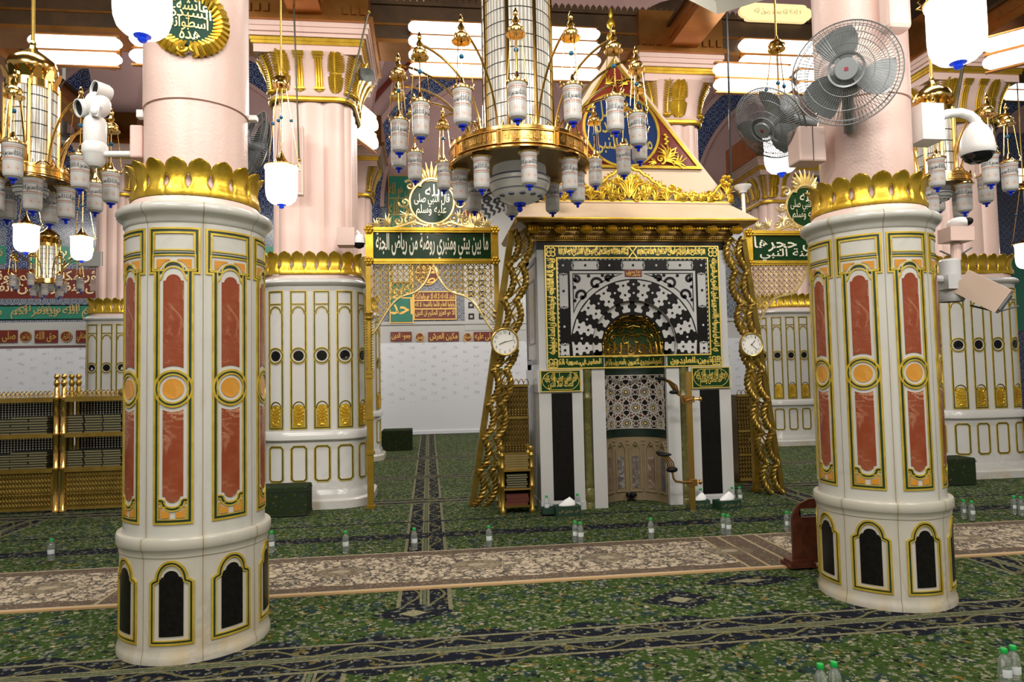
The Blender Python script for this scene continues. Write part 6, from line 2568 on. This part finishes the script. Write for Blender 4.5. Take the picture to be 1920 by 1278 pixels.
def book_mesh(name, w_, d_, h_, mats):
    mb = MB()
    e = h_ * .22
    mb.box(-w_ / 2, w_ / 2, -d_ / 2, d_ / 2, 0, e, 0)
    mb.box(-w_ / 2, w_ / 2, -d_ / 2, d_ / 2, h_ - e, h_, 0)
    mb.box(-w_ / 2, w_ / 2, d_ / 2 - .006, d_ / 2, e, h_ - e, 0)
    mb.box(-w_ / 2 + .004, w_ / 2 - .004, -d_ / 2 + .004, d_ / 2 - .006, e, h_ - e, 1)
    o = mb.build(name, mats, smooth=False)
    return o


ORD = ['lowest', 'second up', 'third up', 'fourth up', 'fifth up', 'sixth up', 'topmost', 'topmost']
proto_book = [None]


def stack(x, y, z_, n, where, grp, w_=.235, d_=.17, h_=.030, col='green', mats=None, store=proto_book, word='book'):
    for i in range(n):
        o_ = ORD[i] if i < n - 1 else 'topmost'
        lab = '%s covered %s, %s in the %s' % (col, word, o_, where)
        if store[0] is None:
            b_ = book_mesh('book', w_, d_, h_, mats or [COVER, PAGES])
            tag(b_, lab, 'book', grp)
            store[0] = b_
        else:
            b_ = store[0].copy()
            COL.objects.link(b_)
            b_['label'], b_['group'] = lab, grp
        b_.location = (x + .006 * ((i * 5 + int(x * 100)) % 3 - 1), y, z_ + i * (h_ + .0006))
        b_.rotation_euler = (0, 0, .03 * ((i * 3 + int(x * 10)) % 3 - 1))


LATT = mat('matte_brass', (.27, .175, .03), .5, .55, (.20, .13, .02), 6)


def bookcase(label, x0, x1, y, zs, gallery, books, rz=0):
    """zs = heights of the boards from below; the foot below zs[0] is closed by a lattice panel"""
    t = thing('brass_bookcase', label, 'bookcase', ((x0 + x1) / 2, y, 0), rz, 'brass bookcases')
    W = x1 - x0
    D = .34
    zt = zs[-1]
    for gx in (-1, 1):
        for gy in (0, 1):
            mb = MB()
            x_, y_ = gx * (W / 2 - .035), gy * D
            mb.lathe([(.036, 0), (.036, .03), (.030, .04), (.030, zs[0] - .03), (.036, zs[0] - .02), (.036, zs[0] + .02), (.030, zs[0] + .03), (.030, zs[1] - .03), (.036, zs[1] - .02), (.036, zs[1] + .02), (.030, zs[1] + .03),
                      (.030, zt - .03), (.037, zt - .02), (.037, zt + .03), (.030, zt + .04), (.028, zt + .12), (.018, zt + .14), (.030, zt + .16), (.036, zt + .185), (.028, zt + .21), (.014, zt + .225), (.030, zt + .245), (.034, zt + .265), (.02, zt + .29), (0, zt + .295)], 14, (x_, y_, 0))
            mb.build('post', [GOLD2 if gy == 0 else BRASS], t)
    for z_ in zs:
        mb = MB().box(-W / 2 + .06, W / 2 - .06, -.02, D + .01, z_ - .03, z_)
        mb.box(-W / 2 + .06, W / 2 - .06, -.035, -.02, z_ - .04, z_ + .012)
        mb.build('shelf_board', [BRASS], t, smooth=False)
    mb = MB()
    n = int((W - .14) / .035)
    for i in range(n):
        x_ = -W / 2 + .09 + i * .035
        pts = [(x_ + .010 * (1 if j % 2 else -1), -.005, .06 + (zs[0] - .12) * j / 14) for j in range(15)]
        mb.tube(pts, .007, 4)
        mb.ball((x_ + .01, -.006, .21), .012, 6, 4)
        mb.ball((x_ + .01, -.006, .24), .009, 6, 4)
    mb.box(-W / 2 + .06, W / 2 - .06, .012, .02, .03, zs[0] - .04)
    mb.box(-W / 2 + .06, W / 2 - .06, -.02, .02, .03, .06)
    mb.build('lattice_panel', [LATT], t)
    mb = MB().box(-W / 2 + .04, W / 2 - .04, D + .005, D + .02, zs[0], zt)
    mb.build('dark_backing', [mat('dark_shelf_back', (.015, .014, .010), .5)], t, smooth=False)  # added sheet that makes the open shelves dark inside
    mb = MB()
    for z0, z1 in zip(zs, zs[1:]):
        for i in range(n):
            x_ = -W / 2 + .09 + i * .035
            for q in range(int((z1 - z0 - .06) / .03)):
                mb.ball((x_, D - .02, z0 + .03 + q * .03), (.012, .012, .017), 6, 4)
    mb.build('back_spindles', [mat('silvery_brass', (.75, .72, .64), .16, .85)], t)
    mb = MB()
    for i in range(int((W - .12) / .05)):
        x_ = -W / 2 + .085 + i * .05
        mb.tube([(x_ + .035 * cos(a), -.01, zt + .015 + .075 * sin(a)) for a in [pi * j / 10 for j in range(11)]], .005, 4)
        mb.tube([(x_ - .02, -.01, zt + .02), (x_ + .02, -.01, zt + .07)], .004, 4)
        mb.tube([(x_ + .02, -.01, zt + .02), (x_ - .02, -.01, zt + .07)], .004, 4)
    mb.box(-W / 2 + .06, W / 2 - .06, -.018, .0, zt + .005, zt + .018)
    mb.ball((0, -.02, zt + .06), (.05, .014, .045), 10, 6)
    mb.build('pierced_gallery', [BRASS], t)
    return t


zB = lambda py: P(60, py, 8.72).z
ZS = [zB(880), zB(815), zB(748)]
xa, xm, xb = P(-130, 850, 8.72).x, P(112, 850, 8.72).x, P(345, 850, 8.72).x
bookcase('brass bookcase of stacked books at the left edge of the hall', xa, xm - .005, 8.72, ZS, True, None)
bookcase('brass bookcase of stacked books partly behind the roundel column', xm + .005, xb, 8.72, ZS, True, None)
for sh, z_ in (('upper', ZS[1]), ('lower', ZS[0])):
    for nm, pxs, cs in (('left edge case', (-62, -26, 10, 44, 78), ('far left', 'second', 'third', 'fourth', 'right')), ('second case', (146, 182, 216, 252, 288), ('left', 'second', 'third', 'fourth', 'right'))):
        for px, c_ in zip(pxs, cs):
            x_ = P(px, 850, 8.85).x
            n = 7 if (px + len(sh)) % 3 else 6
            stack(x_, 8.84, z_ + .001, n, '%s stack, %s shelf, %s' % (c_, sh, nm), 'books stacked on the brass bookcases', w_=.205, h_=.0300 if sh == 'upper' else .0285)

# little stand of books left of the niche
b = G(969, 962)
sx0, sx1 = G(937, 962).x, G(1004, 962).x
t = thing('brass_book_stand', 'small brass book stand just left of the marble niche', 'book stand', ((sx0 + sx1) / 2, 7.42, 0))
W = sx1 - sx0
zS = lambda py: P(969, py, 7.42).z
zt = zS(846)
for gx in (-1, 1):
    for gy in (0, 1):
        mb = MB()
        mb.lathe([(.03, 0), (.034, .02), (.034, .05), (.026, .06), (.026, zt * .42), (.031, zt * .43), (.031, zt * .46), (.026, zt * .47), (.026, zt * .72), (.031, zt * .73), (.031, zt * .76), (.026, zt * .77), (.026, zt - .05), (.032, zt - .04), (.020, zt - .01), (.032, zt + .02), (.03, zt + .045), (0, zt + .06)], 14, (gx * (W / 2 - .03), gy * .24, 0))
        mb.build('post', [BRASS], t)
tops = [zS(948) + .01, zS(914), zS(879)]
for z_ in tops:
    MB().box(-W / 2 + .04, W / 2 - .04, -.03, .26, z_ - .022, z_).build('shelf_board', [GOLD2], t, smooth=False)
mb = MB()
for gx in (-1, 1):
    mb.box(gx * (W / 2 - .03) - .006, gx * (W / 2 - .03) + .006, .0, .24, tops[0], zt - .05)
mb.box(-W / 2 + .03, W / 2 - .03, .232, .245, .03, zt - .03)
mb.build('side_panels', [mat('dark_green_lining', (.012, .03, .02), .5)], t, smooth=False)
xc = (sx0 + sx1) / 2
s2, s3 = [None], [None]
stack(xc, 7.52, tops[2] + .001, 6, 'upper pile of the small stand', 'books on the small brass stand', w_=.27, d_=.2, h_=.026, col='gilt', mats=[BRASS, PAGES], store=s2)
stack(xc, 7.52, tops[1] + .001, 6, 'middle pile of the small stand', 'books on the small brass stand', w_=.23, d_=.2, h_=.024, col='green', mats=[COVER, PAGES], store=s3)
s4 = [None]
stack(xc, 7.52, tops[0] + .001, 3, 'bottom pile of the small stand', 'books on the small brass stand', w_=.25, d_=.2, h_=.038, col='red', mats=[REDCOV, REDCOV], store=s4)


def lattice_cabinet(label, px0, px1, Y, pyt, steps):
    a, c_ = P(px0, 800, Y), P(px1, 800, Y)
    zt_ = P((px0 + px1) / 2, pyt, Y).z
    W_ = c_.x - a.x
    t_ = thing('brass_lattice_cabinet', label, 'cabinet', ((a.x + c_.x) / 2, Y, 0))
    mb_ = MB().box(-W_ / 2, W_ / 2, .02, .30, .0, zt_)
    mb_.build('carcass', [mat('dark_brass_board', (.16, .10, .03), .4, .6)], t_, smooth=False)
    mb_ = MB()
    n_ = max(4, int(W_ / .035))
    for i_ in range(n_):
        x_ = -W_ / 2 + W_ * (i_ + .5) / n_
        mb_.tube([(x_ + .009 * (1 if j % 2 else -1), .0, .05 + (zt_ - .1) * j / 40) for j in range(41)], .010, 4)
        for f_ in steps:
            for q in range(3):
                mb_.ball((x_, -.01, zt_ * f_ + q * .028), .013, 6, 4)
    for z_ in [.03] + [zt_ * f_ - .05 for f_ in steps] + [zt_ - .02]:
        mb_.box(-W_ / 2, W_ / 2, -.015, .02, z_, z_ + .03)
    mb_.build('lattice_front', [LATT], t_)
    mb_ = MB()
    for i_ in range(int(W_ / .06) + 1):
        x_ = -W_ / 2 + .03 + i_ * .06
        mb_.tube([(x_ + .03 * cos(a_), .0, zt_ + .07 * sin(a_)) for a_ in [pi * j / 8 for j in range(9)]], .005, 4)
    mb_.build('pierced_gallery', [BRASS], t_)


lattice_cabinet('tall brass lattice cabinet behind the small book stand', 936, 992, 8.0, 722, (.45, .75))
lattice_cabinet('brass lattice cabinet behind the right twisted bracket', 1384, 1425, 8.75, 740, (.35, .62))

# ---------------------------------------------------------------- carpet blocks and the wooden divider
def block_material():
    t = NT('dark_carpet_block')
    g = speckle(t, 1, [((0.09, 0.075, 0.03), 14, .14, .22), ((0.02, 0.03, 0.035), 20, .2, .34), ((0.10, 0.085, 0.06), 25, .12, .18)], (0.022, 0.034, 0.012))
    return t.fin(g, .95, 0, (t.noise(200, 2), .5, .01), .1)


BLK = block_material()


def carpet_block(label, x0, x1, y0, y1, h):
    t_, o_ = box_thing('carpet_block', label, 'block', ((x0 + x1) / 2, (y0 + y1) / 2, h / 2), x1 - x0, y1 - y0, h, BLK, 0, .02)
    o_.name = 'carpet_cover'
    for z_ in (-h / 2 + .012, h / 2 - .05):
        mb_ = MB()
        mb_.band([(-(x1 - x0) / 2 - .003, -(y1 - y0) / 2 - .003), ((x1 - x0) / 2 + .003, -(y1 - y0) / 2 - .003), ((x1 - x0) / 2 + .003, (y1 - y0) / 2 + .003), (-(x1 - x0) / 2 - .003, (y1 - y0) / 2 + .003)], -.001, .003, z_ + .012, z_, maxlen=3)
        mb_.build('binding', [mat('dark_binding', (.018, .022, .012), .9)], t_, smooth=False)


carpet_block('dark green carpet covered block at the foot of the thick left column', -2.05, -1.345, 7.80, 8.12, .33)
carpet_block('far dark green carpet covered block before the white hoarding', -.98, -.36, 14.3, 14.85, .42)
carpet_block('dark green carpet covered block at the foot of the right clustered column', 6.45, 6.83, 7.90, 8.22, .34)
t = thing('wooden_divider', 'dark red wooden divider with hand holes behind the right inlaid column', 'divider', (3.32, 4.96, .015))
q = [(-.60, .02), (.60, .02), (.60, .30), (.58, .40), (.52, .47), (.44, .50), (-.44, .50), (-.52, .47), (-.58, .40), (-.60, .30)]
mb = MB()
ho = [(-.55, .375), (-.55, .405), (-.53, .42), (-.38, .42), (-.36, .405), (-.36, .375), (-.38, .36), (-.53, .36)]
outer = [(-.60, .02), (-.60, .30), (-.59, .36), (-.565, .42), (-.52, .47), (-.44, .50)]
# the board in strips so that the two hand holes stay open
mb.box(-.36, .36, -.012, .012, .02, .50)
for g in (-1, 1):
    mb.box(*sorted((g * .36, g * .60)), -.012, .012, .02, .36)
    mb.plate([(g * x, z_) for x, z_ in [(.60, .36), (.575, .42), (.53, .465), (.46, .495), (.36, .50), (.36, .425), (.53, .425), (.545, .39), (.53, .36)]], -.012, .012)
mb.build('board', [WOOD], t, smooth=False)
for g in (-1, 1):
    mb = MB()
    mb.box(g * .56 - .10, g * .56 + .10, -.08, .08, 0, .03)
    mb.box(g * .56 - .085, g * .56 + .085, -.06, .06, .03, .05)
    mb.build('foot', [WOOD], t, smooth=False)

# ---------------------------------------------------------------- microphone stand
MICGOLD = mat('lacquered_brass', (.55, .30, .09), .25, .9)
s0 = G(1300, 951)
my = s0.y - .12
mz = lambda py: P(1297, py, my).z
b = Vector((P(1297, 900, my).x, my, 0))
t = thing('microphone_stand', 'brass microphone stand with two bundles of gooseneck microphones before the niche', 'microphone stand', b)
mb = MB().box(-.028, .028, -.02, .02, 0, mz(696))
mb.build('brass_pole', [mat('brushed_brass', (.55, .34, .08), .3, .9)], t, smooth=False)
Q = lambda px, py, dy=0.0: P(px, py, my + dy) - b
for pyc, nm in ((748, 'u'), (904, 'l')):
    mb = MB()
    c = Q(1299, pyc)
    mb.box(-.045, .05, -.035, .03, c.z - .035, c.z + .035)
    mb.tube([c, c + Vector((.07, 0, 0))], .014, 10)
    mb.ball(c + Vector((.085, 0, 0)), (.02, .028, .028), 12, 8)
    mb.build('pole_clamp', [MICGOLD], t, ang=.6)
mb = MB()
mb.tube([Q(1298, 903, -.03), Q(1280, 904, -.05), Q(1267, 902, -.06), Q(1263, 896, -.06), Q(1261, 886, -.06)], .013, 8)
mb.tube([Q(1298, 748, -.03), Q(1285, 752, -.05), Q(1278, 742, -.06)], .012, 8)
mb.build('bent_arm', [MICGOLD], t)
for i in range(4):
    mb = MB()
    o_ = i * .02
    pts = [Q(1266 - i * 3, 884, -.06 + o_), Q(1262 - i * 4, 866, -.06 + o_), Q(1254 - i * 4, 856, -.08 + o_), Q(1246 - i * 4, 851 - i, -.1 + o_)]
    mb.tube(pts, .008, 6)
    g = mb.build('gooseneck', [MICGOLD], t)
    mb = MB()
    d = pts[-1]
    mb.ball(d, (.028, .022, .018), 10, 8)
    mb.build('foam_tip', [DARK], g)
    mb = MB()
    pts = [Q(1282 + i * 2, 757 - i * 3, -.06 + o_), Q(1274 - i * 2, 738, -.08 + o_), Q(1268 - i * 5, 722 - i * 2, -.09 + o_), Q(1256 - i * 6, 711 + (3 - i), -.1 + o_), Q(1244 - i * 4, 709, -.12 + o_)]
    mb.tube(pts, .009, 6)
    g = mb.build('gooseneck', [MICGOLD], t)
    mb = MB()
    mb.ball(pts[-1], (.026, .02, .018), 10, 8)
    mb.build('foam_tip', [DARK], g)
mb = MB()
mb.ball(Q(1260, 880, -.06), (.065, .045, .032), 12, 8)
mb.ball(Q(1246, 852, -.08), (.08, .05, .02), 12, 8)
mb.ball(Q(1263, 735, -.08), (.05, .04, .022), 12, 8)
mb.build('foam_bundle', [DARK], t)
b = G(1184, 938)
t = thing('floor_microphone', 'small black microphone cluster on the floor inside the niche', 'microphone', (b.x, b.y, 0))
mb = MB()
mb.lathe([(.05, 0), (.05, .012), (.015, .02), (.01, .03)], 16)
mb.build('base', [DARK], t)
for k in range(5):
    mb = MB()
    a = k * 2 * pi / 5
    mb.tube([(0, 0, .02), (.03 * cos(a), .03 * sin(a), .05)], .008, 6)
    mb.ball((.045 * cos(a), .03 * sin(a), .07), .024, 10, 8)
    mb.build('foam_head', [DARK], t)

# ---------------------------------------------------------------- tissue boxes, trays and water bottles
BOXG = mat('dark_green_card', (.012, .04, .02), .5)
TISSUE = mat('white_tissue', (.86, .85, .83), .8)


def tissue_box(label, px, py, w_, d_, h_, rz):
    b_ = G(px, py)
    t_ = thing('tissue_box', label, 'tissue box', (b_.x, b_.y + d_ / 2, 0), rz, 'tissue boxes before the niche')
    MB().box(-w_ / 2, w_ / 2, -d_ / 2, d_ / 2, 0, h_).build('carton', [BOXG], t_, smooth=False)
    mb_ = MB()
    for x_, l in ((-.3, .10), (0, .16), (.33, .07)):
        mb_.text('مناديل' if l > .1 else 'نقي', w_ * x_ - w_ * l, w_ * x_ + w_ * l, h_ * .3, h_ * .7, d_ / 2 + .001)
    mb_.xf = None
    mb_.v = [(x_, -z_, y_) for x_, y_, z_ in mb_.v]
    mb_.build('gold_print', [PALEGOLD], t_, smooth=False)
    mb_ = MB()
    rn = random.Random(int(px))
    vs, fs = [], []
    for j in range(7):
        f_ = j / 6
        for i in range(18):
            a_ = 2 * pi * i / 18
            r_ = (1 - f_ ** 1.6) * (1 + .25 * sin(3 * a_ + f_ * 4) * f_)
            vs.append((w_ * .34 * r_ * cos(a_) + .03 * f_, d_ * .30 * r_ * sin(a_), h_ + .085 * f_ + rn.uniform(-.004, .004)))
    for j in range(6):
        for i in range(18):
            p_, q_ = j * 18 + i, j * 18 + (i + 1) % 18
            fs.append((p_, q_, q_ + 18, p_ + 18))
    mb_.add(vs, fs)
    mb_.build('pulled_tissue', [TISSUE], t_)


tissue_box('dark green tissue box at the foot of the left niche pier', 1066, 968, .27, .15, .105, .06)
tissue_box('front dark green tissue box at the foot of the right niche pier', 1369, 955, .27, .15, .095, .22)
tissue_box('rear dark green tissue box behind the microphone stand, at the right niche pier', 1316, 953, .20, .10, .085, -.12)


def tray(label, px, py, w_, d_):
    b_ = G(px, py)
    t_ = thing('shallow_tray', label, 'tray', (b_.x, b_.y + d_ / 2, 0))
    MB().box(-w_ / 2, w_ / 2, -d_ / 2, d_ / 2, 0, .012).build('tray_floor', [BOXG], t_, smooth=False)
    mb_ = MB().band([(-w_ / 2, -d_ / 2), (w_ / 2, -d_ / 2), (w_ / 2, d_ / 2), (-w_ / 2, d_ / 2)], 0, .008, .075, 0, maxlen=3)
    mb_.build('tray_rim', [BOXG], t_, smooth=False)
    return b_


tr = tray('dark green tray holding a bottle left of the left tissue box', 1031, 966, .15, .12)


def water_material():
    t = NT('clear_bottle')
    t.b.inputs['Transmission Weight'].default_value = .85
    t.b.inputs['IOR'].default_value = 1.2
    return t.fin((.90, .94, .95), .06)


WATER = water_material()
CAPG = mat('green_cap', (.01, .36, .06), .35)
LABELW = mat('pale_label', (.62, .66, .66), .5)


def make_bottle(label, loc):
    t_ = thing('water_bottle', label, 'bottle', loc, 0, 'small water bottles with green caps')
    mb_ = MB()
    mb_.lathe([(0, .004), (.020, .0), (.027, .006), (.028, .03), (.026, .036), (.028, .042), (.026, .05), (.028, .058), (.028, .10), (.0265, .108), (.028, .116), (.026, .132), (.018, .152), (.0125, .160), (.0125, .170)], 20)
    mb_.build('bottle_body', [WATER], t_)
    mb_ = MB()
    mb_.lathe([(.0285, .062), (.0288, .064), (.0288, .096), (.0285, .098)], 20, a0=-2.6, a1=-.2)
    mb_.build('paper_label', [LABELW], t_)
    mb_ = MB()
    mb_.lathe([(.0150, .166), (.0155, .168), (.0155, .184), (.014, .187), (0, .187)], 16)
    mb_.build('green_cap', [CAPG], t_)
    return t_


B0 = None
row = [(96, 1051, 'lone water bottle left of the left inlaid column'), (509, 1036, 'water bottle half hidden by the right edge of the left inlaid column'), (648, 1036, 'water bottle on the carpet just right of the left inlaid column, by the runner'),
       (777, 1030, 'water bottle on the woven carpet seam behind the runner'), (917, 1025, 'water bottle behind the runner below the left twisted bracket'), (1079, 1016, 'left bottle of the pair below the left tissue box'),
       (1089, 1018, 'right bottle of the pair below the left tissue box'), (1221, 1010, 'single water bottle behind the runner below the niche hollow'), (1357, 1001, 'left bottle of the pair below the right tissue box'),
       (1366, 1003, 'right bottle of the pair below the right tissue box'), (1476, 996, 'left bottle of the pair beside the wooden divider'), (1487, 998, 'right bottle of the pair beside the wooden divider'),
       (1808, 972, 'left bottle of the pair just right of the right inlaid column'), (1823, 975, 'right bottle of the pair just right of the right inlaid column'), (1902, 964, 'left bottle of the pair at the right edge behind the runner'),
       (1915, 966, 'right bottle of the pair at the right edge behind the runner'), (1541, 1324, 'left bottle of the near pair at the bottom edge, cut by the frame'), (1567, 1320, 'right bottle of the near pair at the bottom edge, cut by the frame'),
       (1886, 1292, 'left bottle of the near pair in the bottom right corner'), (1903, 1286, 'right bottle of the near pair in the bottom right corner'), (1314, 936, 'water bottle standing behind the rear right tissue box'),
       (1373, 926, 'left bottle behind the front right tissue box'), (1387, 927, 'right bottle behind the front right tissue box'), (1083, 948, 'water bottle behind the left tissue box')]
for px, py, lb in row:
    p = G(px, py)
    loc = (p.x, p.y, 0.0)
    if px == 1314 or px in (1373, 1387):
        loc = (P(px, 930, 7.44).x, 7.44, 0)
    if px == 1083:
        loc = (P(px, 945, 7.43).x, 7.43, 0)
    if B0 is None:
        B0 = make_bottle(lb, loc)
    else:
        dup(B0, lb, loc)
dup(B0, 'water bottle standing in the dark green tray', (tr.x - .02, tr.y + .07, .012))
